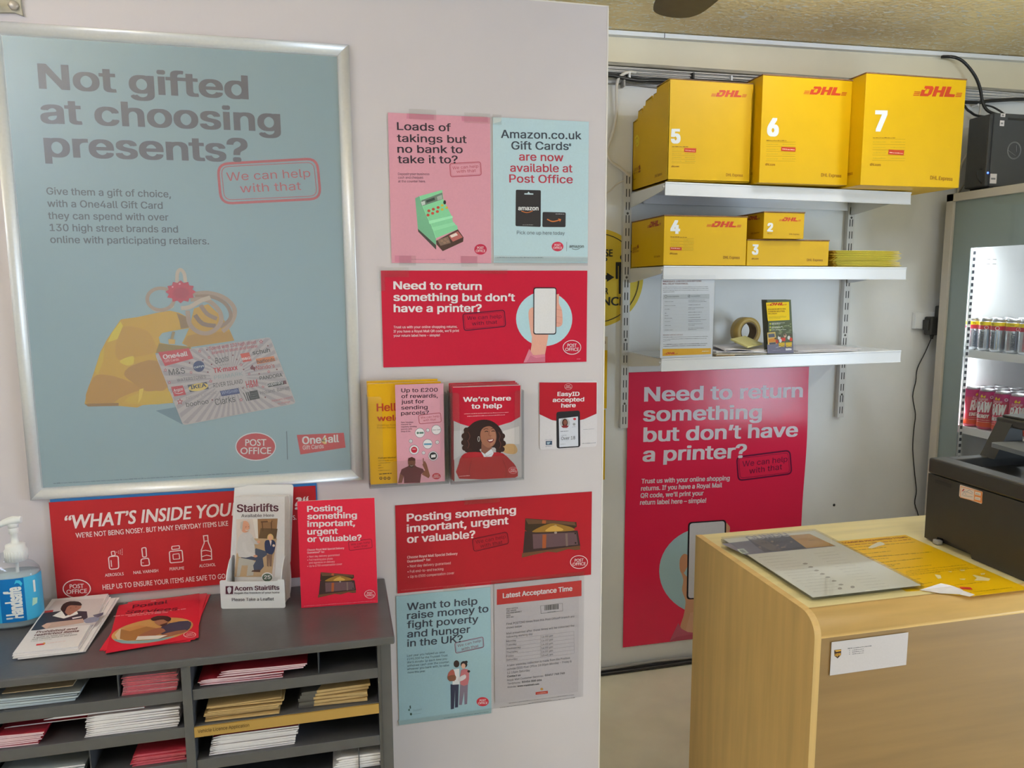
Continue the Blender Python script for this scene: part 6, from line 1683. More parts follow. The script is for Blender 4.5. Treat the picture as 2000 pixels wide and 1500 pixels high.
def sheet_base(b,key,t=.0004,col=None,gloss=.42,r=0,side=None,bumpy=0):
    s=SHEETS[key]; w,h=s['w'],s['h']; c=col or s['bg']
    m=inkmat(c,gloss) if not bumpy else mat('wavy_'+c,c,rough=gloss,bump=bumpy,bscale=5,spec=.45)
    n=s['u'].cross(s['v']); f=lambda x,y,z: s['O']+s['u']*x+s['v']*y+n*z
    pts=[(0,0),(w,0),(w,h),(0,h)]
    if r:
        out=[]
        for i,p in enumerate(pts):
            p=Vector(p);a=Vector(pts[i-1]);d=Vector(pts[(i+1)%4]);a=p+(a-p).normalized()*r;d=p+(d-p).normalized()*r
            for k in range(6): q=k/5; out.append(tuple(a*(1-q)**2+p*(2*q*(1-q))+d*q*q))
        pts=out
    b.prism(pts,-t,0,m,f,side)
def sheet(name,key,label=None,cat='poster',t=.0004,gloss=.42,parent=None,r=0,side=None,group=None,bumpy=0):
    b=B(); sheet_base(b,key,t,gloss=gloss,r=r,side=side,bumpy=bumpy); put_print(b,key,gloss=gloss); b.keep=True
    o=b.build(name,parent)
    if label and parent is None: tag(o,label,cat,group)
    elif label: o['label']=label
    return o
# ------------------------------------------------------------------ materials of the place
PANEL=mat('painted_board','b7afb3',rough=.55,noise=.02,nscale=6,bump=.02,bscale=60)
WALLP=mat('white_wall_paint','cfcdcb',rough=.6,noise=.03,nscale=5,bump=.05,bscale=30)
CREAM=mat('cream_paint','c6bca4',rough=.6,noise=.03,nscale=6)
WHITEPL=mat('white_plastic','cfced2',rough=.35,noise=.01)
SHELFM=mat('white_enamel','c9c9cb',rough=.2,noise=.02,nscale=8)
ALU=mat('satin_aluminium',(.80,.79,.81),rough=.38,metal=.3,noise=.02,nscale=200)
RACKM=mat('grey_laminate','3e3e42',rough=.33,noise=.10,nscale=25,bump=.02,bscale=120,spec=.8)
RACKE=mat('grey_edge','3a3a3d',rough=.5,noise=.12,nscale=60)
BLACKP=mat('black_plastic',(.022,.021,.021),rough=.5,bump=.04,bscale=500)
BLACKG=mat('black_cable',(.015,.015,.016),rough=.4)
GREYC=mat('grey_cable','85827f',rough=.5); WHITEC=mat('white_cable','c4bfb8',rough=.45)
YEL=mat('yellow_card','bf9704',rough=.45,spec=.25,noise=.02,nscale=12,bump=.02,bscale=25)
KRAFT=mat('brown_card','6f5034',rough=.8,noise=.15,nscale=80)
PAPER=mat('white_paper','c9c4c6',rough=.7,noise=.03,nscale=60)
PINKP=mat('pinkish_paper','c3a5ab',rough=.7,noise=.05,nscale=60)
STEEL=mat('brushed_steel',(.55,.55,.56),rough=.35,metal=.9)
CLEAR=clear('clear_acrylic',(.975,.98,.982),1.0); CLEARE=clear('acrylic_edge',(.91,.92,.93),1.0)
def wood(name,col,stretch):
    m=mat(name,col,rough=.38,noise=.10,nscale=7,stretch=stretch); return m
WOODV=wood('maple_laminate_upright','b8965d',(5,5,.35)); WOODH_SHADED=wood('maple_laminate_front_shaded','806238',(.35,3,5)); WOODT=wood('maple_laminate_top','dcbd8c',(.4,4,4))  # front board's shade is in its colour; the side is the same laminate
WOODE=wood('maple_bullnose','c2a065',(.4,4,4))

# ------------------------------------------------------------------ the setting
b=B(); b.box(-3.2,-4.2,-.1,3.9,3.0,0,mat('vinyl_floor','d2c6b0',rough=.55,noise=.10,nscale=4,bump=.03,bscale=40)); struct(b.build('floor'))
b=B(); m=mat('artex_ceiling','ccb688',rough=.75,noise=.22,nscale=2.0,bump=.5,bscale=55)
nt=m.node_tree; pb=nt.nodes['Principled BSDF']; src=pb.inputs['Base Color'].links[0].from_socket
tc=nt.nodes.new('ShaderNodeTexCoord'); wv=nt.nodes.new('ShaderNodeTexNoise'); wv.inputs['Scale'].default_value=26; wv.inputs['Detail'].default_value=1; wv.inputs['Distortion'].default_value=3.5
mp=nt.nodes.new('ShaderNodeMapping'); mp.inputs['Scale'].default_value=(.55,1.3,1); nt.links.new(tc.outputs['Object'],mp.inputs[0]); nt.links.new(mp.outputs[0],wv.inputs[0])
rp=nt.nodes.new('ShaderNodeValToRGB'); rp.color_ramp.elements[0].position=.575; rp.color_ramp.elements[1].position=.64; nt.links.new(wv.outputs[0],rp.inputs[0])
mx=nt.nodes.new('ShaderNodeMix'); mx.data_type='RGBA'; mx.inputs['B'].default_value=(.86,.82,.70,1); nt.links.new(src,mx.inputs['A']); nt.links.new(rp.outputs[0],mx.inputs['Factor']); nt.links.new(mx.outputs['Result'],pb.inputs['Base Color'])
fs=b.box(-3.2,-4.2,2.62,3.9,3.0,2.75,m)
for v in b.bm.verts: v.co.z+=.012*(v.co.x-1.05)-.012
struct(b.build('ceiling'))
b=B(); b.box(-3.2,2.83,0,3.9,3.0,2.75,WALLP); struct(b.build('wall_back'))
b=B(); b.box(-3.2,-4.2,0,-3.05,2.83,2.75,WALLP); struct(b.build('wall_left'))
b=B(); b.box(-3.05,-4.2,0,3.75,-4.05,.55,WALLP); b.box(-3.05,-4.2,2.35,3.75,-4.05,2.75,WALLP); b.box(-3.05,-4.2,.55,-2.7,-4.05,2.35,WALLP); b.box(.5,-4.2,.55,3.75,-4.05,2.35,WALLP); struct(b.build('wall_rear'))
b=B()
for x in (-2.7,-1.13,.44): b.box(x,-4.16,.55,x+.06,-4.08,2.35,WHITEPL)
b.box(-2.7,-4.16,.55,.5,-4.08,.61,WHITEPL); b.box(-2.7,-4.16,2.29,.5,-4.08,2.35,WHITEPL); b.box(-2.66,-4.125,.6,.46,-4.115,2.3,CLEAR); struct(b.build('window_1'))
b=B(); b.box(3.75,-4.2,0,3.9,-.9,2.75,WALLP); b.box(3.75,.2,0,3.9,3.0,2.75,WALLP); b.box(3.75,-.9,2.12,3.9,.2,2.75,WALLP); struct(b.build('wall_right'))
b=B(); b.box(3.79,-.9,0,3.85,-.8,2.12,WHITEPL); b.box(3.79,.1,0,3.85,.2,2.12,WHITEPL); b.box(3.79,-.8,2.02,3.85,.1,2.12,WHITEPL); b.box(3.79,-.8,0,3.85,.1,.12,WHITEPL); b.box(3.815,-.8,.12,3.825,.1,2.02,CLEAR); struct(b.build('door_1'))
b=B(); b.box(-1.7,1.57,0,.5805,1.605,2.233,PANEL); b.box(.5805,1.5695,0,.5835,1.6055,2.234,mat('board_edging','cbc4c0',rough=.4)); b.box(-1.7,1.5695,2.233,.5835,1.6055,2.2355,mat('board_edging','cbc4c0')); struct(b.build('wall_partition'))
# white trunking along the ceiling and boxed-in beam below it
b=B(); b.box(-3,2.785,2.588,3.75,2.83,2.604,WHITEPL); b.box(-3,2.812,2.57,3.75,2.83,2.59,CREAM)
for x in (1.262,): b.box(x,2.7843,2.588,x+.0025,2.79,2.6045,BLACKG)
for v in b.bm.verts: v.co.z+=.0118*(v.co.x-1.05)
struct(b.build('trim_1'))
b=B(); b.box(-3,2.80,2.494,3.75,2.83,2.577,CREAM); b.box(-3,2.802,2.484,3.75,2.83,2.494,mat('raw_wood_edge','8f897c',rough=.8,noise=.25,nscale=60,stretch=(.2,3,3)))
for v in b.bm.verts:
    if v.co.z>2.55: v.co.z+=.0118*(v.co.x-1.05)
struct(b.build('trim_2'))
b=B(); b.box(-3,2.812,0,3.75,2.83,.018,mat('dark_strip','3b3a3b',rough=.6)); b.tube([(-1,2.816,.024),(1.1,2.814,.024),(1.3,2.815,.030),(1.5,2.814,.026),(3.5,2.816,.025)],.006,GREYC); b.tube([(-1,2.808,.006),(1.2,2.805,.008),(1.5,2.806,.012),(3.5,2.808,.006)],.008,BLACKG); struct(b.build('baseboard_back'))
GLOW=mat('lamp_diffuser',(.80,.92,1.17),rough=.4,emit=19.0)
ADDED_UPGLOW=mat('added_uplight',(.84,.92,1.06),rough=.4,emit=125.0)  # upward glow added to brighten the ceiling
for i,(x,y,z,a,hl) in enumerate(UNSEEN_LAMPS):
    t=thing('unseen_lamp','unseen hanging light fitting added over the shop floor','ceiling light',(x,y,z),'unseen lights over the shop floor')
    M=Matrix.Translation((x,y,z))@Matrix.Rotation(a,4,'Z')
    b=B(); b.box(-.07,-hl-.02,0,.07,hl+.02,.03,WHITEPL,.008); b.move(M).build('lamp_body',t)
    b=B(); b.box(-.055,-hl,-.018,.055,hl,-.001,GLOW,.006); b.move(M).build('diffuser',t)
    b=B(); b.box(-.055,-hl,.031,.055,hl,.045,ADDED_UPGLOW,.006); b.move(M).build('diffuser',t)
    for k in (-hl*.8,hl*.8):
        b=B(); b.tube([(0,k,.045),(0,k,2.61-z)],.003,STEEL,6); b.move(M).build('hanger',t)

# ------------------------------------------------------------------ framed poster on the partition
t=thing('framed_poster','large pale blue gift poster in a silver snap frame','framed poster',(-.27,1.57,1.24))
def rail(p0,p1,nrm):
    "mitred rounded rail from outer corner p0 to p1; nrm points to the picture"
    b=B(); W=.026; prof=[(0,0),(0,.006),(.003,.0105),(.009,.0135),(.015,.0135),(.021,.0105),(.0245,.006),(W,.003),(W,0)]
    d=(Vector(p1)-Vector(p0)).normalized(); n=Vector(nrm); rings=[]
    for p,s in ((Vector(p0),1),(Vector(p1),-1)):
        rings.append([b.bm.verts.new(p+n*w+d*(w*s)+Vector((0,-h,0))) for w,h in prof])
    k=len(prof); fs=[b.bm.faces.new((rings[0][i],rings[0][i+1],rings[1][i+1],rings[1][i])) for i in range(k-1)]
    b._tag(fs,ALU,True); b._tag([b.bm.faces.new(rings[0]),b.bm.faces.new(rings[1][::-1])],BLACKG); return b
c4=[(-.5855,1.5699,1.243),(.0435,1.5699,1.243),(.0425,1.5699,2.1195),(-.5865,1.5699,2.1195)]
for i,n in enumerate(((0,0,1),(-1,0,0),(0,0,-1),(1,0,0))): rail(c4[i],c4[(i+1)%4],n).build('frame_rail',t)
b=B(); sheet_base(b,'gift',.0008,gloss=.33); put_print(b,'gift',gloss=.33); b.keep=True; b.build('poster_sheet',t,'pale blue printed sheet with a yellow purse and a gift card')
b=B(); b.box(-.563,1.5602,1.268,.0198,1.5606,2.0965,clear('cover_sheet',(.96,.965,.97),1.0,.38,.09)); b.build('clear_cover',t)
# bracket at the top left corner of the picture
t=thing('metal_bracket','rusty grey steel bracket bolted above the framed poster corner','bracket',(-.56,1.57,2.15))
RUST=mat('weathered_steel','8d887c',rough=.55,metal=.3,noise=.25,nscale=40)
b=B(); b.prism([(-.64,2.137),(-.566,2.134),(-.54,2.136),(-.5265,2.131),(-.5285,2.145),(-.5285,2.25),(-.64,2.25)],0,.006,RUST,lambda a,c,h:(a,1.57-h,c)); b.box(-.64,1.52,2.15,-.575,1.566,2.156,RUST,.002); brk=b.build('plate',t)
b=B(); b.lathe([(.0085,0),(.0085,.004),(.006,.006),(0.0001,.006)],mat('bolt_steel','9b9490',rough=.4,metal=.5),n=6); b.move(Matrix.Translation((-.5395,1.564,2.147))@Matrix.Rotation(PI/2,4,'X')); b.build('bolt',brk)

# ------------------------------------------------------------------ posters taped to the partition
TAPE=clear('sticky_tape',(.972,.972,.968),.8)
def taped(name,key,label,tapes,gloss=.42,cat='poster',Y=1.5675):
    o=sheet(name,key,label,cat,gloss=gloss)
    for x0,z0,x1,z1 in tapes:
        b=B(); b.box(x0,Y-.0012,z0,x1,Y-.0009,z1,TAPE); b.build('sticky_tape',o)
    return o
taped('paper_poster','till','pink paper poster with a green toy cash till',[(.157,1.985,.212,2.005),(.27,1.983,.325,2.003),(.13,1.692,.165,1.712),(.26,1.69,.295,1.712)])
taped('paper_poster','giftcard','pale blue paper poster with two black gift cards, beside the pink poster',[(.33,1.982,.349,2.002),(.331,1.692,.541,1.71)])
taped('banner_poster','return','wide crimson poster with a hand holding a phone, on the white partition',[(.10,1.668,.15,1.688),(.085,1.64,.1,1.69),(.3,1.675,.36,1.685)],.3)
taped('banner_poster','posting','wide red poster with an open wooden chest, below the wall leaflet holders',[(.26,1.172,.34,1.187),(.21,.976,.26,.988)],.36)
taped('paper_poster','poverty','pale blue paper poster with two standing people, below the chest poster',[(.10,.672,.32,.684)])
t=taped('notice_sheet','times','white notice of latest acceptance times with a red heading',[],.5,'notice')
b=B(); b.box(.318,1.5672,.682,.5395,1.5676,.992,clear('document_wallet',(.95,.95,.955),.6)); b.build('clear_wallet',t)
sheet('id_sticker','idcard','small red and white sticker with a phone, right of the leaflet holders','sticker',r=.008,gloss=.3,t=.001)
b=B(); b.box(-.553,1.5669,1.06,-.052,1.5677,1.2425,mat('blue_card','2d6fae',rough=.5)); tag(b.build('blue_card'),'plain blue card showing as a thin strip behind the red warning banner','card')
sheet('banner_poster','inside','long red warning banner with bottle icons behind the grey rack top','poster',gloss=.38)

# ------------------------------------------------------------------ clear leaflet holders on the partition
def wall_holder(name,label,x0,x1,z0,z1,cut0,cut1,zc):
    t=thing(name,label,'leaflet holder',((x0+x1)/2,1.55,z0),'clear leaflet holders on the partition')
    b=B(); b.box(x0,1.566,z0,x1,1.568,z1+.004,CLEAR); b.build('back_plate',t)
    b=B(); pts=[(x0,z0),(x1,z0),(x1,z1),(cut1+.004,z1),(cut1,z1-.004),(cut1,zc+.006),(cut1-.006,zc),(cut0+.006,zc),(cut0,zc+.006),(cut0,z1-.004),(cut0-.004,z1),(x0,z1)]
    b.prism(pts,0,.0022,CLEAR,lambda a,c,h:(a,1.5315-h,c),CLEARE); b.build('front_panel',t)
    b=B(); b.box(x0,1.5315,z0,x1,1.566,z0+.0025,CLEARE); b.build('base',t)
    for x in (x0,x1-.0022):
        b=B(); b.box(x,1.5317,z0+.0025,x+.0022,1.566,z1,CLEARE); b.build('side_wall',t)
wall_holder('leaflet_holder','clear wall leaflet holder with yellow and pink leaflets',.0545,.2215,1.232,1.425,.085,.205,1.287)
wall_holder('leaflet_holder','clear wall leaflet holder with red leaflets',.2255,.3865,1.2295,1.427,.246,.366,1.286)
def stack_blank(name,x,y,z,w,h,t,m,label,cat,group,edge=None):
    b=B(); b.prism([(0,0),(w,0),(w,h),(0,h)],0,t,m,lambda a,c,hh:(x+a,y-hh,z+c),edge); return tag(b.build(name),label,cat,group)
for i,(dx,dy,dz,l) in enumerate([(-.002,1.5595,.006,'yellow leaflet furthest back behind the printed yellow one'),(-.001,1.5515,.0035,'yellow leaflet just behind the printed yellow one')]):
    stack_blank('leaflet',.0585+dx,dy,1.2365+dz-.002*i,.148+.004*i,.212,.002,mat('yellow_leaflet','cf9f12',rough=.4),l,'leaflet','yellow leaflets',PAPER)
sheet('leaflet','yellowleaf','front yellow welcome leaflet with red lettering in the wall holder','leaflet',t=.002,gloss=.38,side=PAPER,group='yellow leaflets')
sheet('leaflet','pinkleaf','tall pink rewards leaflet with a pointing man, in front of the yellow leaflets','leaflet',t=.0025,gloss=.4,side=mat('pink_edge','b98a98',rough=.6))
RL=mat('red_leaflet','a51a30',rough=.38)
for x,y,dz,l in [(.2285,1.561,.0065,'rearmost red leaflet in the wall holder, edge showing top left'),(.2305,1.5535,.004,'third red leaflet from the front in the wall holder'),(.2325,1.5465,.002,'red leaflet directly behind the smiling woman leaflet')]:
    stack_blank('leaflet',x,y,1.234,.146,.2035+dz,.002,RL,l,'leaflet','red help leaflets',PAPER)
sheet('leaflet','redleaf','front red and grey leaflet with a smiling woman in a red jumper','leaflet',t=.002,gloss=.36,side=PAPER,group='red help leaflets')

# ------------------------------------------------------------------ grey leaflet rack
RX0,RX1,RY0,RY1,RZ=-.905,.0765,1.294,1.5685,1.02
t=thing('leaflet_rack','grey laminate pigeonhole leaflet rack standing against the partition','rack',(-.41,1.43,0))
b=B(); b.box(-.92,1.288,1.0055,.083,1.5685,1.0205,RACKM,.003); b.build('worktop',t)
for x0 in (-.925,.0515):
    b=B(); b.box(x0,1.297,0,x0+.0245,1.5685,1.0055,RACKM,.001)
    b.box(x0+(.005 if x0>0 else .018),1.2955,0,x0+(.007 if x0>0 else .02),1.2975,1.0055,RACKE); b.build('side_panel',t)
for x in (-.28,-.60):
    b=B(); b.box(x,1.293,0,x+.0155,1.5685,1.0055,RACKM,.001); b.build('upright_divider',t)
b=B(); b.box(-.9,1.562,0,.0515,1.568,1.0055,RACKM); b.build('back_board',t)
ROWS=[.9405,.8735,.8085,.742,.675,.61]
for z in ROWS:
    for x0,x1 in ((-.2645,.0515),(-.5845,-.28),(-.9,-.60)):
        b=B(); b.box(x0,1.2965,z,x1,1.562,z+.0195,RACKM,.0008); b.build('shelf_board',t)
b=B(); b.box(-.9,1.30,.06,.0515,1.312,.60,RACKM); b.build('lower_panel',t)
for x,z0,z1 in ((-.382,.960,1.0055),(-.0535,.960,1.0055),(-.434,.828,.8735),(.012,.7615,.8085)):
    b=B(); b.box(x,1.302,z0,x+.0018,1.562,z1,RACKE); b.build('thin_divider',t)
b=B(); s=SHEETS['rackstrip']; b.box(-.2645,1.2925,.8737,.0515,1.2962,.8918,mat('gold_label_strip','99793c',rough=.4)); put_print(b,'rackstrip',Matrix.Translation((0,.0013,0))@Matrix(((1,0,0,s['O'].x),(0,0,-1,s['O'].y),(0,1,0,s['O'].z),(0,0,0,1)))); b.build('label_strip',t,'gold label strip with printed words')

# leaflets lying in the pigeonholes
rnd=random.Random(11)
def booklet(w,d,th,top,edge,curl=0,fold=True):
    "folded leaflet lying flat: rounded fold on its left edge, leaves open at the right"
    b=B(); n=10; up=[];dn=[]
    for i in range(n+1):
        u=i/n; x=u*w; lift=curl*(1-u)**2.2; tt=th*(1.0-.25*u) if fold else th*.9
        if fold and i==0: tt*=.35
        up.append((x,lift+tt)); dn.append((x,lift))
    pts=dn+up[::-1]
    b.prism(pts,0,d,edge,lambda a,c,h:(a,h,c),top)
    for f in b.bm.faces:
        pass
    return b
def lay_stack(name,label,cat,group,x0,z0,n,w,d,th,top,edge,y=1.303,jit=.003,curl=.0015,shear=0,lastcurl=0,grow=0,tilt=0):
    proto=booklet(w,d,th*.93,top,edge,curl).build(name); tag(proto,label,cat,group)
    for i in range(n):
        o=proto if i==0 else dup(proto)
        o.location=(x0+shear*i+rnd.uniform(-jit,jit),y+rnd.uniform(0,jit),z0+th*i); o.rotation_euler=(0,tilt,rnd.uniform(-.02,.02))
    return proto
WHITEB=mat('off_white_cover','b5aeb0',rough=.6); MAROON=mat('maroon_cover','8d2230',rough=.45); REDC=mat('red_cover','a83040',rough=.45); BLUEG=mat('blue_grey_paper','a3adb3',rough=.7); BROWN=mat('manila_paper','a58a5d',rough=.75,noise=.08,nscale=50); TANP=mat('tan_paper','98866c',rough=.7); DRED=mat('red_edge','a04450',rough=.6,noise=.15,nscale=90)
SILV=mat('silver_cover','8d9296',rough=.5)
lay_stack('leaflet','blue-grey leaflet in the top pigeonhole left of the thin divider','leaflet','blue-grey leaflets in the top left pigeonhole',-.585,.9605,7,.135,.2,.0026,SILV,BLUEG,shear=.0015)
b=booklet(.105,.16,.0015,TANP,TANP,.0,False); o=b.build('loose_leaflet'); o.location=(-.556,1.305,.9878); tag(o,'tan curled leaflet lying on top of the blue-grey leaflets','leaflet')
lay_stack('leaflet','red edged leaflet in the top pigeonhole right of the thin divider','leaflet','red edged leaflets in the top pigeonhole',-.3755,.9605,11,.087,.2,.0030,PINKP,DRED,curl=0,jit=.002)
lay_stack('booklet','pink booklet in the lower half of the top right pigeonhole pile','booklet','lower pink booklets in the top right pigeonhole',-.2555,.9605,4,.138,.2,.0028,MAROON,PINKP,shear=.001)
lay_stack('booklet','pink booklet at the top of the pile, shifted right','booklet','upper pink booklets in the top right pigeonhole',-.2215,.9722,3,.145,.2,.0034,MAROON,PINKP,shear=.003,curl=.002)
lay_stack('booklet','pale booklet piled at the far left of the second row','booklet','pale booklets at the left of the second row',-.585,.8935,7,.075,.21,.0031,MAROON,PINKP,shear=.002)
b=booklet(.125,.2,.002,REDC,PAPER,.0,True); o=b.build('booklet'); o.location=(-.566,1.325,.9165); tag(o,'single dark red booklet lying between the two white piles','booklet')
lay_stack('booklet','white booklet in the thick pile of the second row left of the central upright','booklet','white booklets in the second row pile',-.4385,.8935,11,.147,.21,.0034,WHITEB,PAPER,shear=.0004,curl=.0,jit=.0015)
b=booklet(.155,.2,.003,REDC,PAPER,.0,True); o=b.build('booklet'); o.location=(-.499,1.306,.9325); tag(o,'red covered booklet lying across the top of the white pile','booklet')
def envelopes(label,group,x0,z0,n,w,th,shear,tipped):
    b=B(); b.box(0,0,0,w,.2,th*.8,BROWN,.0006)
    proto=b.build('envelope'); tag(proto,label,'envelope',group)
    if tipped:
        b=B(); b.prism([(-.004,-.001),(.022,-.001),(.036,.03),(-.004,.03)],-.0004,th*.8+.0004,mat('dark_window','4a4744',rough=.4),lambda a,c,h:(a,c,h)); b.build('dark_corner',proto)
    for i in range(n):
        o=proto if i==0 else dup(proto)
        o.location=(x0+shear*i+rnd.uniform(-.004,.004),1.302+rnd.uniform(0,.008),z0+th*i); o.rotation_euler=(0,0,rnd.uniform(-.05,.05))
envelopes('brown envelope in the pile above the label strip lettering','brown envelopes above the label lettering',-.250,.894,9,.125,.0031,.0012,False)
envelopes('brown envelope with a dark corner in the pile by the rack side','brown envelopes by the rack side',-.088,.894,5,.118,.0062,.0015,True)
lay_stack('booklet','white booklet in the third row pile below the label strip','booklet','white booklets below the label strip',-.2475,.8285,9,.145,.2,.0036,WHITEB,PAPER,shear=.0012,curl=.001)
b=booklet(.145,.2,.0034,MAROON,PAPER,0,True); o=b.build('booklet'); o.location=(-.237,1.304,.8612); tag(o,'maroon covered booklet on top of the white pile below the label strip','booklet')
b=booklet(.085,.12,.001,PAPER,PAPER,.002,False); o=b.build('folded_sheet'); o.location=(-.165,1.304,.8650); o.rotation_euler=(0,0,.1); tag(o,'folded white sheet on top of the third row booklets','paper')
lay_stack('leaflet','white leaflet in the third row at the far left','leaflet','white leaflets at the left of the third row',-.58,.8285,5,.135,.2,.0035,SILV,PAPER,curl=.002)
lay_stack('leaflet','red leaflet in the third row left of the central upright','leaflet','red leaflets in the third row',-.372,.8285,5,.088,.2,.004,REDC,DRED,curl=0,shear=.001)
lay_stack('leaflet','white leaflet in the lowest visible row by the rack side','leaflet','white leaflets in the lowest visible row',-.035,.7625,6,.085,.2,.0045,PAPER,PAPER,curl=0,shear=.002,tilt=0)

# ------------------------------------------------------------------ on the rack: sanitiser, leaflets, holder, card
bx,by,bz=-.607,1.507,1.0208
t=thing('sanitiser_bottle','clear hand sanitiser pump bottle with a blue label','bottle',(bx,by,bz))
CB=clear('bottle_plastic',(.93,.95,.97),.8)
GELM=mat('pale_gel','b4c4d0',rough=.15); GELM.node_tree.nodes['Principled BSDF'].inputs['Alpha'].default_value=.6
b=B(); b.lathe([(.030,0),(.042,.001),(.046,.006),(.0475,.02),(.0475,.098),(.045,.108),(.037,.118),(.024,.126),(.0165,.130),(.0165,.140)],CB,(bx,by,bz),1,.62,36,2.6); b.build('bottle_body',t)
b=B(); b.lathe([(.028,.003),(.041,.004),(.0445,.008),(.0458,.02),(.0458,.097),(.0455,.102),(.001,.102)],GELM,(bx,by,bz),1,.6,36,2.6); b.build('gel',t)
def around(x,y,z):
    # wrap the label round the front of the oval bottle
    a=PI*1.5+(x-.088)/.036; 
    ex=lambda v: math.copysign(abs(v)**(2/2.6),v)
    r=.0480+z
    return Vector((bx+r*ex(math.cos(a)),by+r*.62*ex(math.sin(a))-.0006,bz+.017+y+.018*0))
b=B()
n=36; lo=[b.bm.verts.new(around(.15*i/n,0,0)) for i in range(n+1)]; hi=[b.bm.verts.new(around(.15*i/n,.083,0)) for i in range(n+1)]
bands=[(0,40,'1180be'),(40,82,'2a93c4'),(82,110,'0c62a4'),(110,150,'3f9fca')]
for i in range(n):
    c=[k for a,d,k in bands if a<=(i+.5)*150/n<d][0]; f=b.bm.faces.new((lo[i],lo[i+1],hi[i+1],hi[i])); b._tag([f],inkmat(c,.35),True)
SHEETS['handlabel']['it']=[i for i in SHEETS['handlabel']['it'] if not (i[0]=='P' and i[3]=='1')]
put_print(b,'handlabel',fn=lambda x,y,z:around(x,y*1.27,z+.0004)); b.keep=True; b.build('label',t,'blue label with white vertical lettering')
b=B(); b.lathe([(.0182,.126),(.0182,.147),(.0165,.150),(.0165,.156),(.011,.158),(.0065,.159),(.0055,.176),(.0085,.178),(.0085,.190),(.006,.192)],WHITEPL,(bx+.011,by,bz),1,1,24)
for k in range(24):
    a=k*PI/12; b.tube([(bx+.011+.0183*math.cos(a),by+.0183*math.sin(a),bz+.128),(bx+.011+.0183*math.cos(a),by+.0183*math.sin(a),bz+.146)],.0007,WHITEPL,5)
pcol=b.build('pump_collar',t)
b=B(); b.tube([(bx+.026,by-.002,bz+.203),(bx+.012,by-.002,bz+.202),(bx-.003,by-.004,bz+.199),(bx-.02,by-.008,bz+.190)],[.006,.0085,.006,.0035],WHITEPL,12,sm=4); b.lathe([(.0085,.188),(.0095,.196),(.007,.203)],WHITEPL,(bx+.011,by,bz),1,1,18); b.build('nozzle',pcol)
b=B(); b.tube([(bx+.011,by,bz+.13),(bx+.011,by,bz+.02)],.003,WHITEPL,8); b.build('dip_tube',pcol)

# prohibited items leaflets
s=SHEETS['prohibited']; u,v=s['u'],s['v']; nrm=u.cross(v)
wpaper=PAPER
for i,(dx,dy,k) in enumerate([(.012,-.004,4),(.0095,-.008,3),(.002,-.007,2),(.0,-.003,1)]):
    b=B(); O=s['O']+u*dx+v*(dy)-nrm*(.0021*k); w,h=s['w'],s['h']
    b.prism([(0,0),(w,0),(w+.002*k,h),(0,h)],-.0017,0,PAPER,lambda a,c,q,O=O:O+u*a+v*c+nrm*q)
    tag(b.build('leaflet'),'white leaflet under the prohibited items leaflet, edge showing','leaflet','leaflets under the prohibited items leaflet')
sheet('leaflet','prohibited','white prohibited items leaflet with a woman in a dark suit, topmost of its pile','leaflet',t=.0018,gloss=.3)
# postal services leaflets
b=B(); RLT=mat('red_leaflet_gloss','b31d30',rough=.35)
def flat(name,x,y,z,w,h,ang,m,label,group,t=.0016):
    b=B(); b.box(0,0,0,w,h,t,m); o=b.build(name); o.location=(x,y,z); o.rotation_euler=(0,0,ang); return tag(o,label,'leaflet',group)
flat('leaflet',-.422,1.356,1.0207,.148,.209,-.01,RLT,'red leaflet at the bottom of the postal services fan','red postal leaflets')
flat('leaflet',-.413,1.349,1.0225,.147,.209,.06,RLT,'red leaflet in the middle of the postal services fan','red postal leaflets',.0013)
sheet('leaflet','postal','topmost red postal services leaflet with an oval picture','leaflet',t=.0005,gloss=.3,group='red postal leaflets')
# standing card
o=sheet('standing_card','redcard','red standing card with a wooden chest on the right end of the rack','display card',t=.0025,gloss=.34,side=PAPER)
b=B(); s=SHEETS['redcard']; u,v=s['u'],s['v']; nn=u.cross(v); O=s['O']
b.prism([(0,0),(.05,0),(.03,.14),(.02,.14)],0,.0015,PAPER,lambda a,c,q:O+u*(.05+a)+v*(c+.001)-nn*(.004+.05*(1-c/.14)+q)); b.build('rear_strut',o)
# stairlift leaflet holder
hu=Vector((.9785,-.2068,0)).normalized(); hn=Vector((-hu.y,hu.x,0)); HO=Vector((-.2405,1.487,1.0207)); Z=Vector((0,0,1))
t=thing('leaflet_stand','white card leaflet stand for stairlift leaflets on the grey rack','leaflet stand',tuple(HO+hu*.06))
WC=mat('white_card','cbc9d0',rough=.4)
def rpoly(pts,r,n=5):
    out=[]
    for i,p in enumerate(pts):
        p=Vector(p);a=Vector(pts[i-1]);d=Vector(pts[(i+1)%len(pts)]); ra=min(r,(a-p).length*.45,(d-p).length*.45); a=p+(a-p).normalized()*ra;d=p+(d-p).normalized()*ra
        for k in range(n+1): q=k/n; out.append(tuple(a*(1-q)**2+p*(2*q*(1-q))+d*q*q))
    return out
lean=lambda a,c,q:HO+hu*a+hn*(.042+c*.17+q)+Z*c
b=B(); b.prism(rpoly([(.002,.07),(.124,.07),(.1295,.228),(.0105,.228)],.006),0,.0015,WC,lean); b.prism([(.006,0),(.12,0),(.12,.08),(.006,.08)],.0,.0015,WC,lean); b.build('back_panel',t)
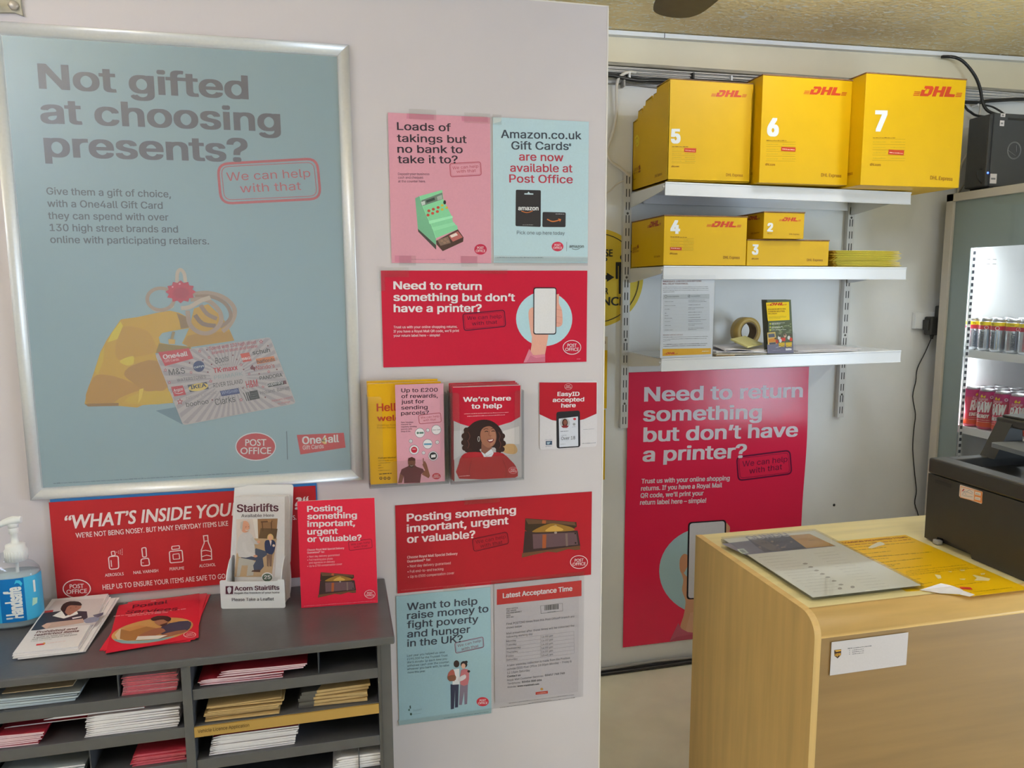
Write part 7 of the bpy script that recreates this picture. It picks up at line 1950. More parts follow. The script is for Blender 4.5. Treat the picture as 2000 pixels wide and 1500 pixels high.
b=B(); b.prism(rpoly([(0,0),(.1257,0),(.1257,.0585),(.1135,.0585),(.1115,.055),(.0145,.055),(.0125,.0585),(0,.0585)],.004,3),-.0015,0,WC,lambda a,c,q:HO+hu*a+hn*(-q)+Z*c); s=SHEETS['pocket']; put_print(b,'pocket',Matrix(((hu.x,0,-hn.x,HO.x-hn.x*.0003),(hu.y,0,-hn.y,HO.y-hn.y*.0003),(0,1,0,HO.z),(0,0,0,1)))); b.build('front_pocket',t,'front pocket with printed lettering')
for x in (.010,.1175):
    b=B(); b.prism(rpoly([(0.002,.0),(.062,0),(.075,.03),(.07,.07),(.052,.094),(.03,.090),(.012,.07),(.004,.055)],.02),0,.0015,WC,lambda a,c,q:HO+hu*(x+q)+hn*a+Z*c); b.build('side_cheek',t)
b=B(); b.prism([(.01,.002),(.117,.002),(.117,.07),(.01,.07)],0,.0012,WC,lambda a,c,q:HO+hu*a+hn*c+Z*(.002+q)); b.build('tray_base',t)
s=SHEETS['stairleaf']; u,v=s['u'],s['v']; nn=u.cross(v); w,h=s['w'],s['h']
for i in range(6):
    O=s['O']-nn*(.0019*(i+1))+u*(.0013*(i+1))
    b=B(); b.prism([(0,0),(w,0),(w,h+.0004*i),(0,h+.0004*i)],-.0016,0,PAPER,lambda a,c,q,O=O:O+u*a+v*c+nn*q); tag(b.build('leaflet'),'white stairlift leaflet behind the front one in its stand','leaflet','stairlift leaflets behind the front one')
sheet('leaflet','stairleaf','front stairlift leaflet with a seated man in a pale shirt','leaflet',t=.0016,gloss=.38,side=PAPER)
# ------------------------------------------------------------------ back wall: shelving
UP=mat('upright_enamel','bdbbb8',rough=.35)
for x,l in ((1.1165,'left slotted white shelf upright on the back wall'),(2.133,'right slotted white shelf upright on the back wall')):
    t=thing('shelf_upright',l,'shelf upright',(x+.016,2.82,1.07))
    b=B(); b.box(x,2.808,1.068,x+.0325,2.83,2.09,UP,.001)
    for k in range(20):
        z=1.085+k*.0505
        for dx in (.0085,.0205): b.box(x+dx,2.8072,z,x+dx+.0035,2.8085,z+.03,mat('slot_shadow',(.05,.05,.05),rough=.8))
    b.build('channel',t)
    b=B()
    for z in (1.128,1.38,1.632,1.885):
        fs=b.lathe([(.005,0),(.005,.0012),(.002,.002)],mat('screw_head','55524e',rough=.4,metal=.6),n=10)
    b.bm.free(); b=B()
    for z in (1.17,1.43,1.68,1.93):
        q=B(); q.lathe([(.0048,0),(.0048,.0012),(.002,.002)],mat('screw_head','55524e',rough=.4,metal=.6),n=10); q.move(Matrix.Translation((x+.0163,2.808,z))@Matrix.Rotation(PI/2,4,'X')); q.build('screw',t)
def shelf(label,zl,zr,lipl,lipr,x0=1.1465,x1=2.168,yf=2.495):
    t=thing('wall_shelf',label,'shelf',((x0+x1)/2,2.66,zl))
    zz=lambda x:(zl+(zr-zl)*(x-x0)/(x1-x0)); lp=lambda x:(lipl+(lipr-lipl)*(x-x0)/(x1-x0))
    def ramp(b,s=1):
        for v in b.bm.verts: v.co.z+=zz(v.co.x)-zl
        return b
    b=B(); b.box(x0+.003,yf+.004,zl-.006,x1-.003,2.806,zl,SHELFM,.001); b.box(x0+.05,2.795,zl-.04,x1-.05,2.806,zl-.006,SHELFM); ramp(b).build('deck',t)
    b=B(); b.box(x0,yf,zl-lipl,x1,yf+.004,zl+.002,SHELFM,.0012); b.box(x0,yf-.0025,zl-.004,x1,yf,zl+.002,SHELFM,.001); b.box(x0,yf-.0025,zl-lipl,x1,yf,zl-lipl+.003,SHELFM,.001); ramp(b).build('price_strip',t)
    for x in (x0-.003,x1-.026):
        b=B(); xa=x if x<1.5 else x1-.0245
        b.prism([(yf+.006,zl-.002),(2.806,zl-.002),(2.806,zl-.058),(2.76,zl-.055),(yf+.012,zl-.026),(yf+.006,zl-.02)],0,.003,SHELFM,lambda a,c,h:(xa+h,a,c)); b.lathe([(.004,0),(.006,.003),(.004,.006)],SHELFM,(xa+.0015,yf+.008,zl-.016),n=10); ramp(b).build('bracket',t)
shelf('top white shelf carrying the three largest yellow boxes',2.009,1.997,.045,.042)
shelf('middle white shelf carrying the smaller yellow boxes',1.716,1.712,.046,.051)
shelf('lowest white shelf holding the notice and loose papers',1.382,1.388,.046,.046)

# ------------------------------------------------------------------ courier boxes
def carton(label,x,y,z,w,d,h,fkey,skey=None,torn=False,lid=True,rz=0):
    t=thing('shipping_box',label,'box',(x+w/2,y+d/2,z),'yellow shipping boxes on the shelves')
    b=B(); e=.0035
    if torn:
        # left wall has torn die-cut tabs along its top edge
        top=[(y,z+h),(y+.10,z+h-.004),(y+.105,z+h-.022),(y+.13,z+h-.022),(y+.135,z+h-.05),(y+.145,z+h-.022),(y+.20,z+h-.028),(y+.205,z+h-.045),(y+.222,z+h-.042),(y+.228,z+h-.07),(y+.236,z+h-.046),(y+.27,z+h-.05),(y+.274,z+h-.075),(y+d,z+h-.082)]
        b.prism([(y,z)]+[(y+d,z)]+top[::-1],0,.004,YEL,lambda a,c,q:(x+q,a,c),YEL)
        for (a0,c0),(a1,c1) in zip(top,top[1:]):
            if abs(a1-a0)>.02: b.box(x,min(a0,a1),min(c0,c1)-.002,x+.0042,max(a0,a1),min(c0,c1)+.0006,KRAFT)
        b.box(x,y,z,x+w,y+.004,z+h,YEL,.0012); b.box(x+w-.004,y,z,x+w,y+d,z+h-.03,YEL); b.box(x,y+d-.004,z,x+w,y+d,z+h-.08,YEL); b.box(x,y,z,x+w,y+d,z+.004,YEL); b.box(x+.004,y+.004,z+h-.1,x+w-.004,y+d-.004,z+h-.096,KRAFT)
    else:
        b.box(x,y,z,x+w,y+d,z+h-.004,YEL,.0015)
    put_print(b,fkey)
    if skey: put_print(b,skey)
    b.build('carton_body',t)
    b=B()
    if torn: b.box(x+.002,y,z+h-.002,x+w-.002,y+.11,z+h+.002,KRAFT)
    else: b.box(x-.0015,y-.002,z+h-.0045,x+w+.0015,y+d,z+h,KRAFT,.0008)
    b.build('lid_flap',t,'brown cardboard lid edge')
    return t
carton('yellow shipping box marked 5 with torn left top edge',1.157,2.505,2.017,.328,.32,.345,'box5f','box5s',True)
carton('yellow shipping box marked 6, middle of the top shelf',1.49,2.455,2.012,.3625,.365,.372,'box6f','box6s')
carton('yellow shipping box marked 7, largest, overhanging the top shelf',1.8545,2.385,2.004,.424,.435,.389,'box7f','box7s')
carton('yellow shipping box marked 4 on the left of the middle shelf',1.148,2.5,1.7195,.328,.30,.1775,'box4f','box4s')
carton('low yellow shipping box marked 3 under the small box',1.4795,2.5,1.7185,.343,.30,.0965,'box3f')
carton('smallest yellow shipping box marked 2, on top of the low box',1.53,2.478,1.8165,.167,.3,.0975,'box2f','box2s')
YE=mat('yellow_envelope','e0b82c',rough=.5,noise=.06,nscale=40); YE2=mat('envelope_fold','b8901a',rough=.5)
def penv():
    b=B(); pts=[]
    n=8; up=[(.285*i/n,.0018+.0009*math.sin(PI*i/n)) for i in range(n+1)]; dn=[(.285*i/n,.0003*math.sin(PI*i/n)) for i in range(n+1)]
    b.prism(dn+up[::-1],0,.23,YE,lambda a,c,h:(a,h,c),YE); b.box(-.012,.004,.0004,.0,.226,.0022,YE2,.0006); return b
p=penv().build('mailing_envelope'); tag(p,'yellow card mailing envelope in the pile right of the low box','envelope','yellow mailing envelopes on the middle shelf')
for i in range(15):
    o=p if i==0 else dup(p); o.location=(1.868+rnd.uniform(-.006,.006)-(.012 if i in(5,6,11) else 0),2.515+rnd.uniform(-.004,.006),1.7165+i*.0042); o.rotation_euler=(0,0.003,rnd.uniform(-.012,.012))

# ------------------------------------------------------------------ lowest shelf
t=thing('notice_stand','white customs notice in a clear stand at the shelf front edge','notice stand',(1.247,2.51,1.384))
s=sheet('notice_print','notice','printed notice with a yellow foot',t=.0005,parent=t,gloss=.4)
b=B(); b.box(1.1415,2.4945,1.384,1.353,2.497,1.684,clear('stand_acrylic',(.97,.975,.98),1.0)); b.build('clear_front',t)
b=B(); b.box(1.1415,2.4995,1.384,1.353,2.501,1.684,CLEARE); b.box(1.1415,2.4995,1.383,1.353,2.57,1.385,CLEARE); b.build('foot',t)
# paper heap
PAP2=mat('cream_paper','c6bfae',rough=.7,noise=.04,nscale=20)
hz=1.388
def sheetpile(name,label,pts,z,th,m,cat='paper',wave=.003,group=None):
    b=B(); b.prism(pts,0,th,m,lambda a,c,h:(a,c,z+h+wave*math.sin(a*40+c*9)*.5)); return tag(b.build(name),label,cat,group)
sheetpile('kraft_sheet','brown card sheet at the bottom of the paper heap',[(1.375,2.515),(1.45,2.508),(1.47,2.66),(1.39,2.69)],hz-.003,.003,mat('kraft_board','8d7554',rough=.8),'card',0)
sheetpile('paper_sheet','cream paper at the bottom of the heap on the lowest shelf',[(1.385,2.525),(1.56,2.503),(1.62,2.52),(1.60,2.74),(1.40,2.75)],hz,.003,PAP2)
sheetpile('paper_sheet','wide white paper in the middle of the heap on the lowest shelf',[(1.40,2.56),(1.53,2.51),(1.60,2.505),(1.64,2.60),(1.62,2.76),(1.42,2.77)],hz+.006,.005,PAPER)
b=B(); n=12; rows=[]
for i in range(n+1):
    u=i/n; row=[]
    for j in range(5):
        w=j/4; row.append(b.bm.verts.new((1.42+.215*u+.02*w,2.53+.2*w-.03*u,hz+.015+.018*max(0,u-.62)**1.2*6*.35+.004*math.sin(u*7+w*3)+.010*w)))
    rows.append(row)
b._tag([b.bm.faces.new((rows[i][j],rows[i+1][j],rows[i+1][j+1],rows[i][j+1])) for i in range(n) for j in range(4)],PAPER,True)
o=b.build('paper_sheet'); o.modifiers.new('thick','SOLIDIFY').thickness=.0008; tag(o,'uppermost white paper of the heap, curling at its right edge','paper')
b=B(); b.box(0,0,0,.085,.085,.006,mat('sticky_note_yellow','c9c080',rough=.7)); o=b.build('sticky_note_pad'); o.location=(1.52,2.54,hz+.022); o.rotation_euler=(.30,-.1,-.55+.9); tag(o,'pale yellow sticky note pad on the paper heap','notepad')
b=B(); R0,R1=.058,.040
for (ra,rb,m) in ((R0,R1,mat('tape_roll_side','a88c4c',rough=.4)),(R1,R1-.004,mat('tape_core','6b5a44',rough=.8))):
    pr=[(rb,-.022),(ra,-.022),(ra,.022),(rb,.022),(rb,-.022)]; b.lathe(pr,m,n=40,cap=False)
b.move(Matrix.Translation((1.625,2.735,hz+.046+.026))@Matrix.Rotation(.12,4,'Z')@Matrix.Rotation(PI/2,4,'X')); tag(b.build('tape_roll'),'roll of brown parcel tape standing behind the sticky notes','tape roll')
# courier leaflets in a clear stand
s=SHEETS['gogreen']; u,v=s['u'],s['v']; nn=u.cross(v); O=s['O']
t=thing('leaflet_stand','clear stand of green and yellow courier leaflets on the lowest shelf','leaflet stand',tuple(O))
b=B(); b.prism([(-.002,0),(.108,0),(.108,.075),(.085,.088),(.06,.078),(.03,.085),(-.002,.08)],.0015,.003,clear('stand_acrylic',(.97,.975,.98),1.0),lambda a,c,q:O+u*a+v*c+nn*q,CLEARE); b.build('front_pocket',t)
b=B(); b.prism([(-.002,0),(.108,0),(.108,.15),(-.002,.15)],-.022,-.0205,CLEAR,lambda a,c,q:O+u*a+v*c+nn*q); b.prism([(-.002,-.021),(.108,-.021),(.108,.003),(-.002,.003)],-.0015,0,CLEARE,lambda a,c,q:O+u*a+v*q+nn*c); b.build('back_plate',t)
DG=mat('dark_green_leaflet','3b3d35',rough=.45); DGE=mat('dark_leaflet_edge','57584f',rough=.6)
for i in range(7):
    OO=O-nn*(.0026*(i+1))-u*(.0016*(i+1))+v*(.0006*i)
    b=B(); b.prism([(0,0),(s['w'],0),(s['w'],s['h']),(0,s['h'])],-.002,0,DG,lambda a,c,q,OO=OO:OO+u*a+v*c+nn*q,DGE); tag(b.build('leaflet'),'dark green courier leaflet behind the front one','leaflet','courier leaflets behind the front one')
sheet('leaflet','gogreen','front courier leaflet with a yellow heading block and delivery bicycles','leaflet',t=.0016,gloss=.35)
for i,(x0,x1,y0,y1,l) in enumerate([(1.70,1.99,2.52,2.76,'lower flat white paper on the right of the lowest shelf'),(1.735,2.02,2.535,2.77,'upper flat white paper on the right of the lowest shelf')]):
    b=B(); b.box(x0,y0,1.3885+i*.0042,x1,y1,1.392+i*.0042,PAPER,.0008)
    for q in b.bm.verts: q.co.z+=(q.co.x-1.85)*.006
    tag(b.build('paper_sheet'),l,'paper','flat white papers on the lowest shelf')

# ------------------------------------------------------------------ on the back wall
def bulge(x,y,z):
    # the sheet stands a little off the wall in its upper half
    s=SHEETS['bigreturn']; v0=.45*s['h']; L=s['h']-v0; q=(y-v0)/L
    d=.010*(1-math.cos(2*PI*q))/2 if 0<q<1 else 0
    return s['O']+s['u']*x+s['v']*y+Vector((0,-1,0))*(z+d+.0005)
b=B(); m=mat('glossy_crimson_paper',ink(SHEETS['bigreturn']['bg'],1.32),rough=.2,bump=.10,bscale=6,spec=.4); nu,nv=12,60; W,Hh=SHEETS['bigreturn']['w'],SHEETS['bigreturn']['h']
g=[[b.bm.verts.new(bulge(W*i/nu,Hh*j/nv,0)) for j in range(nv+1)] for i in range(nu+1)]
b._tag([b.bm.faces.new((g[i][j],g[i+1][j],g[i+1][j+1],g[i][j+1])) for i in range(nu) for j in range(nv)],m,True)
put_print(b,'bigreturn',gloss=.3,fn=bulge); b.keep=True
tag(b.build('large_poster'),'very large crimson poster with a phone on the back wall behind the wooden counter','poster')
s=SHEETS['distance']; cx,cz,R=s['O'].x+.194,s['O'].z+.194,.194
b=B(); b.prism([(R*math.cos(i*PI/32),R*math.sin(i*PI/32)) for i in range(64)],0,.0008,inkmat('cbb13c',.45),lambda a,c,h:(cx+a,2.8295-h,cz+c)); put_print(b,'distance'); b.keep=True
tag(b.build('distance_sign'),'round yellow keep-distance sticker partly hidden by the partition','sign')
sheet('notice_sheet','yellowupper','yellow notice with a white heading, upper of the two behind the partition edge','notice')
sheet('notice_sheet','yellowlower','plain yellow notice, lower of the two behind the partition edge','notice')
b=B(); b.lathe([(.006,0),(.006,.002),(.001,.003)],BLACKG,n=10); b.move(Matrix.Translation((2.157,2.83,.662))@Matrix.Rotation(PI/2,4,'X')); tag(b.build('wall_screw'),'tiny black screw in the bare wall right of the large poster','screw')
t=thing('wall_socket','white wall socket behind the black plug adapters','socket',(2.545,2.83,1.487))
b=B(); b.box(2.506,2.808,1.450,2.652,2.83,1.524,WHITEPL,.003); b.build('socket_plate',t)
t=thing('plug_adapter','larger black plug adapter with a long hanging lead','adapter',(2.583,2.79,1.46))
b=B(); b.box(2.549,2.765,1.424,2.617,2.807,1.505,BLACKP,.006); b.box(2.541,2.775,1.445,2.551,2.806,1.492,BLACKP,.003); b.lathe([(.006,-.018),(.009,0)],BLACKP,(2.575,2.785,1.424),n=10); b.build('adapter_body',t)
b=B(); b.tube([(2.575,2.785,1.412),(2.567,2.81,1.34),(2.543,2.82,1.272),(2.539,2.82,1.214),(2.528,2.82,1.144),(2.549,2.82,1.061),(2.546,2.82,.99),(2.548,2.82,.895),(2.569,2.82,.774),(2.583,2.82,.70),(2.579,2.82,.64),(2.607,2.82,.55),(2.6,2.82,.3)],.0022,BLACKG,6,sm=4); b.build('lead',t)
t=thing('plug_adapter','smaller black plug adapter beside the fridge edge','adapter',(2.625,2.79,1.53))
b=B(); b.box(2.600,2.768,1.485,2.645,2.807,1.553,BLACKP,.006); b.build('adapter_body',t)
b=B(); b.tube([(2.607,2.787,1.552),(2.608,2.787,1.572),(2.628,2.785,1.588),(2.66,2.785,1.58)],.0026,BLACKG,6,sm=4); b.build('lead',t)

# cables along the beam
def cable(name,pts,r,m,label,group=None,sm=4):
    b=B(); b.tube(pts,r,m,8,sm=sm); return tag(b.build(name),label,'cable',group)
for i in range(9):
    z=2.481-i*.0042; y=2.812+.004*(i%3); r=.0028
    pts=[(-.2+.55*k,y,z+.0035*math.sin(k*1.7+i*2.1)) for k in range(8)]
    cable('wall_cable',pts,r,(WHITEC if i%4!=2 else mat('grey_white_cable','a5a19b',rough=.5)),'thin white cable in the bundle clipped under the boxed beam','white cables under the beam')
cable('wall_cable',[(-.3,2.80,2.452),(.8,2.80,2.446),(1.035,2.80,2.444),(1.08,2.80,2.440),(1.124,2.80,2.434),(1.18,2.80,2.431),(1.248,2.80,2.436),(1.6,2.80,2.447),(2.2,2.80,2.425),(2.72,2.80,2.428),(2.806,2.80,2.439),(3.1,2.80,2.46),(3.7,2.80,2.46)],.0075,BLACKG,'thick black cable sagging under the white bundle')
cable('wall_cable',[(-.3,2.812,2.458),(1.0,2.812,2.455),(1.12,2.812,2.449),(1.2,2.812,2.442),(1.3,2.812,2.444),(2.0,2.812,2.45),(2.6,2.81,2.43),(2.655,2.76,2.383),(2.701,2.76,2.364),(2.768,2.74,2.357),(2.9,2.72,2.36)],.005,BLACKG,'black cable above the sagging one, ending at the black computer')
cable('wall_cable',[(-.3,2.824,2.42),(1.039,2.824,2.421),(1.106,2.824,2.424),(1.162,2.824,2.422),(1.237,2.824,2.418),(1.5,2.824,2.41)],.0035,GREYC,'single grey cable lowest on the wall left of the boxes')
cable('wall_cable',[(1.155,2.805,2.461),(1.13,2.80,2.461),(1.108,2.80,2.454),(1.088,2.80,2.440),(1.078,2.80,2.415),(1.078,2.805,2.369),(1.081,2.81,2.303),(1.064,2.81,2.223),(1.045,2.81,2.17),(1.055,2.81,2.132),(1.102,2.81,2.101),(1.139,2.81,2.072)],.006,WHITEC,'white cable looping down the wall left of the box marked 5')
cable('wall_cable',[(1.15,2.812,2.064),(1.096,2.812,2.047),(1.042,2.812,2.004),(.9,2.812,1.93)],.003,WHITEC,'thin pale cable sloping down behind the partition edge')
for x,z,m in ((1.128,2.448,WHITEPL),(1.395,2.462,BLACKP),(1.56,2.46,WHITEPL),(1.107,2.419,GREYC),(2.742,2.425,WHITEPL)):
    b=B(); b.box(x-.004,2.795,z-.012,x+.004,2.83,z+.012,m,.0015); tag(b.build('cable_clip'),{1.128:'white cable clip at the top of the looping white cable',1.395:'black cable clip above the box marked 5',1.56:'white cable clip near the box marked 6',1.107:'grey clip on the single grey cable',2.742:'white cable clip right of the box marked 7'}[x],'cable clip','cable clips')
cable('wall_cable',[(2.53,2.79,2.602),(2.561,2.75,2.59),(2.613,2.75,2.57),(2.668,2.75,2.522),(2.699,2.75,2.471),(2.719,2.75,2.413),(2.741,2.74,2.379),(2.78,2.72,2.36)],.0065,BLACKG,'thick black cable curving from the ceiling to the black computer')
cable('wall_cable',[(2.76,2.80,2.43),(2.761,2.81,2.347),(2.741,2.81,2.255),(2.69,2.81,2.163),(2.685,2.81,2.06),(2.69,2.81,1.95)],.005,WHITEC,'white cable hanging behind the right side of the box marked 7')
cable('wall_cable',[(2.842,2.80,2.308),(2.791,2.80,2.209),(2.738,2.80,2.128),(2.684,2.80,2.056),(2.66,2.80,2.0)],.0035,GREYC,'grey cable running diagonally behind the black computer')
cable('wall_cable',[(2.761,2.785,2.416),(2.799,2.78,2.409),(2.827,2.76,2.385),(2.84,2.74,2.36)],.004,BLACKG,'short black loop of cable above the black computer')

# ------------------------------------------------------------------ drinks fridge
FX,FY0,FY1=2.57,1.98,2.752
t=thing('drinks_fridge','tall glass-fronted drinks fridge standing by the back wall','fridge',(2.9,2.36,0))
FR=mat('fridge_frame','aaa49a',rough=.4,metal=0); FG=mat('fridge_glass_border','8a9492',rough=.18); FW=mat('fridge_liner','cfd2d4',rough=.4)
b=B(); b.box(FX+.045,FY0,.0,3.22,FY0+.05,2.03,FR); b.box(FX+.04,FY1-.045,0,3.22,FY1,2.03,FR); b.box(3.18,FY0+.05,0,3.2195,FY1-.045,2.0295,FR); b.box(FX+.041,FY0+.05,1.86,3.18,FY1-.045,2.0315,FR); b.box(FX+.045,FY0+.05,0,3.18,FY1-.045,.16,FR); b.build('cabinet',t)
b=B(); b.box(FX+.05,FY1-.058,.16,3.18,FY1-.045,1.86,FW); b.box(FX+.05,FY0+.05,.16,3.18,FY0+.06,1.86,FW); b.box(3.165,FY0+.05,.16,3.18,FY1-.05,1.86,FW); b.box(FX+.05,FY0+.05,1.845,3.18,FY1-.05,1.86,FW)
for z in (1.752,1.733):
    for k in range(2): b.box(2.745+k*.032,FY1-.0592,z,2.763+k*.032,FY1-.0575,z+.0022,mat('vent_slot',(.2,.2,.2)))
b.build('liner',t)
b=B()
for y0,y1,z0,z1 in ((FY0,FY0+.04,.1,2.03),(FY1-.04,FY1,.1,2.03),(FY0,FY1,1.996,2.03),(FY0,FY1,.1,.14)): b.box(FX,y0,z0,FX+.04,y1,z1,FR,.003)
fdf=b.build('door_frame',t)
b=B()
for y0,y1,z0,z1 in ((FY0+.04,FY0+.14,.14,1.996),(FY1-.135,FY1-.04,.14,1.996),(FY0+.14,FY1-.135,1.797,1.996),(FY0+.14,FY1-.135,.14,.24)): b.box(FX+.012,y0,z0,FX+.016,y1,z1,FG)
b.build('glass_border',fdf,'dark grey printed border of the glass door')
b=B(); b.box(FX+.011,FY0+.04,.14,FX+.0115,FY1-.04,1.996,clear('fridge_glass',(.95,.965,.965),.8)); b.build('door_glass',fdf)
b=B(); yy=2.622
b.box(FX+.030,yy,.24,FX+.046,yy+.004,1.83,FW)
for k in range(58): b.box(FX+.032,yy-.0012,.26+k*.0265,FX+.043,yy+.001,.26+k*.0265+.014,mat('rail_slot',(.03,.035,.05)))
b.build('shelf_rail',t,'white slotted shelf rail')
b=B(); b.box(FX+.05,FY0+.07,1.835,FX+.075,FY1-.07,1.845,mat('fridge_lamp',(.92,.97,1),emit=5)); b.box(FX+.05,FY1-.062,1.35,FX+.056,FY1-.059,1.84,mat('fridge_lamp',(.92,.97,1),emit=5)); b.build('lamp',t)
for nm,loc,rot,sx,sy,pw in (('fridge_strip_light',(FX+.09,2.36,1.83),(0,.35,0),.04,.62,2.6),('fridge_side_light',(FX+.075,FY1-.09,1.6),(0,-PI/2+.3,0),.42,.03,.8),('fridge_shelf_fill',(FX+.075,FY1-.09,1.2),(0,-PI/2+.2,0),.28,.03,.6),('fridge_under_shelf_fill',(FX+.12,2.36,1.33),(0,.5,0),.04,.6,.5)):  # the shelf pair are fill lights added to brighten the lower compartment
    l=bpy.data.lights.new(nm,'AREA'); l.shape='RECTANGLE'; l.size=sx; l.size_y=sy; l.energy=pw; l.color=(.9,.96,1); lo=bpy.data.objects.new(nm,l); COL.objects.link(lo); lo.location=loc; lo.rotation_euler=rot; lo.parent=t; lo.location=Vector(loc)-t.location

for z in (1.366,1.036,.70):
    b=B(); b.box(FX+.052,FY0+.065,z-.006,3.15,FY1-.062,z,FW); b.box(FX+.048,FY0+.065,z-.028,FX+.052,FY1-.062,z+.004,FW); b.build('shelf',t)
def can(name,label,group,r,h,key,cols):
    t=thing(name,label,'drinks can',(0,0,0),group)
    b=B(); b.lathe([(r*.80,.002),(r*.97,.010),(r,.014),(r,h-.016),(r*.97,h-.012)],cols[0],n=28); s=SHEETS[key]; W=s['w']
    fn=lambda x,y,z:Vector(((r+.0002+z)*math.cos(x/W*2*PI),(r+.0002+z)*math.sin(x/W*2*PI),.013+y))
    s=SHEETS[key]; keep=s['it']
    bands=[i for i in keep if i[0]=='P' and i[3]=='1' and i[1].split()[0]=='0']
    for q in bands:
        v=[float(k) for k in q[1].split()]; z0,z1=v[1]/1000,v[5]/1000; b.lathe([(r+.0001,.013+z0),(r+.0001,.013+z1)],inkmat(INKS[int(q[2])],.25),n=28,cap=False)
    s['it']=[i for i in keep if i not in bands]; put_print(b,key,fn=fn,gloss=.25); s['it']=keep; b.keep=True; b.build('can_body',t)
    b=B(); b.lathe([(r*.97,h-.012),(r*.80,h-.003),(r*.82,h),(r*.78,h),(r*.76,h-.004),(.001,h-.004)],STEEL,n=28); cl=b.build('can_lid',t)
    b=B(); b.lathe([(.009,0),(.009,.001),(.001,.001)],STEEL,(.006,0,h-.004),1.2,.8,12); b.build('pull_tab',cl)
    return t
SILC=mat('silver_can',(.62,.64,.67),rough=.25,metal=.7); REDCAN=mat('crimson_can','a82c48',rough=.22,spec=.7)
pc=can('drinks_can','slim silver energy drink can with yellow and red bands on the upper fridge shelf','slim silver cans on the upper fridge shelf',.0265,.139,'slimcan',(SILC,))
first=True
for j in range(6):
    for i in range(4):
        o=pc if first else dup(pc); first=False
        o.location=(2.655+i*.062+(.006 if j%2 else 0),2.655-j*.066+(0 if i else .0),1.3665); o.rotation_euler=(0,0,[3.6,2.5,4.4,3.0,1.2,5.1][(j+i*2)%6])
tc=can('drinks_can','tall crimson and orange energy drink can on the lower fridge shelf','tall crimson cans on the lower fridge shelf',.033,.172,'tallcan',(REDCAN,))
first=True
for j in range(6):
    for i in range(3):
        o=tc if first else dup(tc); first=False
        o.location=(2.668+i*.072,2.635-j*.075,1.0365); o.rotation_euler=(0,0,[3.05,1.9,4.9,2.2,.5,3.9][(j+i*2)%6])
# computer on top of the fridge
t=thing('computer_case','black computer case standing on top of the fridge','computer',(2.8,2.66,2.032))
PCB=mat('pc_front',(.035,.037,.042),rough=.4,noise=.08,nscale=30); PCM=mat('pc_side',(.05,.054,.062),rough=.45,noise=.05,nscale=20)
b=B(); b.box(2.632,2.60,2.046,2.96,2.71,2.338,PCM,.004); pcb=b.build('case_body',t)
b=B(); b.box(2.612,2.602,2.046,2.632,2.708,2.334,PCB,.006); pbz=b.build('front_bezel',t)
b=B(); b.box(2.70,2.5994,2.02+.292,2.96,2.6004,2.321,BLACKG); b.build('black_band',pcb)
for x in (2.64,2.93):
    b=B(); b.box(x,2.605,2.032,x+.02,2.705,2.046,BLACKP,.002); b.build('foot',t)
b=B()
for r0 in (.034,.031): 
    b.tube([(2.743+r0*math.cos(a),2.5996,2.193+r0*math.sin(a)*1.02) for a in [k*PI/12 for k in range(25)]],.0006,mat('scratch_white','8d9094',rough=.5),5)
b.tube([(2.712,2.5996,2.193),(2.752,2.5996,2.172)],.0006,mat('scratch_white','8d9094'),5); b.tube([(2.752,2.5996,2.215),(2.755,2.5996,2.188)],.0006,mat('scratch_white','8d9094'),5); b.build('emblem',pcb,'scratched white circle emblem')
for x0,z0,x1,z1 in ((2.662,2.323,2.684,2.3365),(2.661,2.287,2.682,2.309),(2.634,2.058,2.666,2.097)):
    b=B(); b.box(x0,2.5992,z0,x1,2.6,z1,PAPER); b.box(x0+.004,2.5990,(z0+z1)/2-.004,x1-.006,2.5993,(z0+z1)/2+.003,mat('label_print','77777a')); b.build('white_sticker',pcb)
b=B(); b.lathe([(.004,0),(.004,.002),(.001,.0025)],mat('blue_led',(.05,.12,1),emit=6),n=10); b.move(Matrix.Translation((2.622,2.6018,2.10))@Matrix.Rotation(PI/2,4,'X')); b.build('blue_light',pbz)
b=B(); b.tube([(2.612,2.62,2.117),(2.588,2.62,2.108),(2.592,2.62,2.08),(2.612,2.62,2.06)],.0028,BLACKG,6,sm=4); b.build('side_lead',pbz)

# ------------------------------------------------------------------ wooden counter
t=thing('shop_counter','pale maple laminate counter with a rounded front edge','counter',(1.75,1.65,0))
CX0,CX1,CY0,CY1,CZ=1.018,2.75,1.36,1.925,.92
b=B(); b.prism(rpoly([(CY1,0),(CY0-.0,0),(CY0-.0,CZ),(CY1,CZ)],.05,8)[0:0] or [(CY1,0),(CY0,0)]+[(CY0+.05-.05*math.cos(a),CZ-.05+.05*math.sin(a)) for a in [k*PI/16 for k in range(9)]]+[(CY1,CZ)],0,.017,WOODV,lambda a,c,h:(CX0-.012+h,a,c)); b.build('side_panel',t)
b=B(); b.box(CX0+.005,CY0+.0,0,CX1,CY0+.02,CZ-.05,WOODH_SHADED); b.build('front_panel',t)
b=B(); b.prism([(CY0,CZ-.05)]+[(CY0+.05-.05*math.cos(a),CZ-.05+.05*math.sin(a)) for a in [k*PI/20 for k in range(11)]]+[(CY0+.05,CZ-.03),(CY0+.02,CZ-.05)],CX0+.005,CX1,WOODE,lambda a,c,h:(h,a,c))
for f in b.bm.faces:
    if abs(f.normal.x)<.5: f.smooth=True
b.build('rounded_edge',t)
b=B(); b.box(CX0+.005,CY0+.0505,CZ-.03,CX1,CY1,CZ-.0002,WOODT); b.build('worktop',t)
b=B(); b.box(CX0-.012,CY0+.05,CZ-.0003,CX0+.006,CY1,CZ+.0006,WOODE); b.build('edge_strip',t)
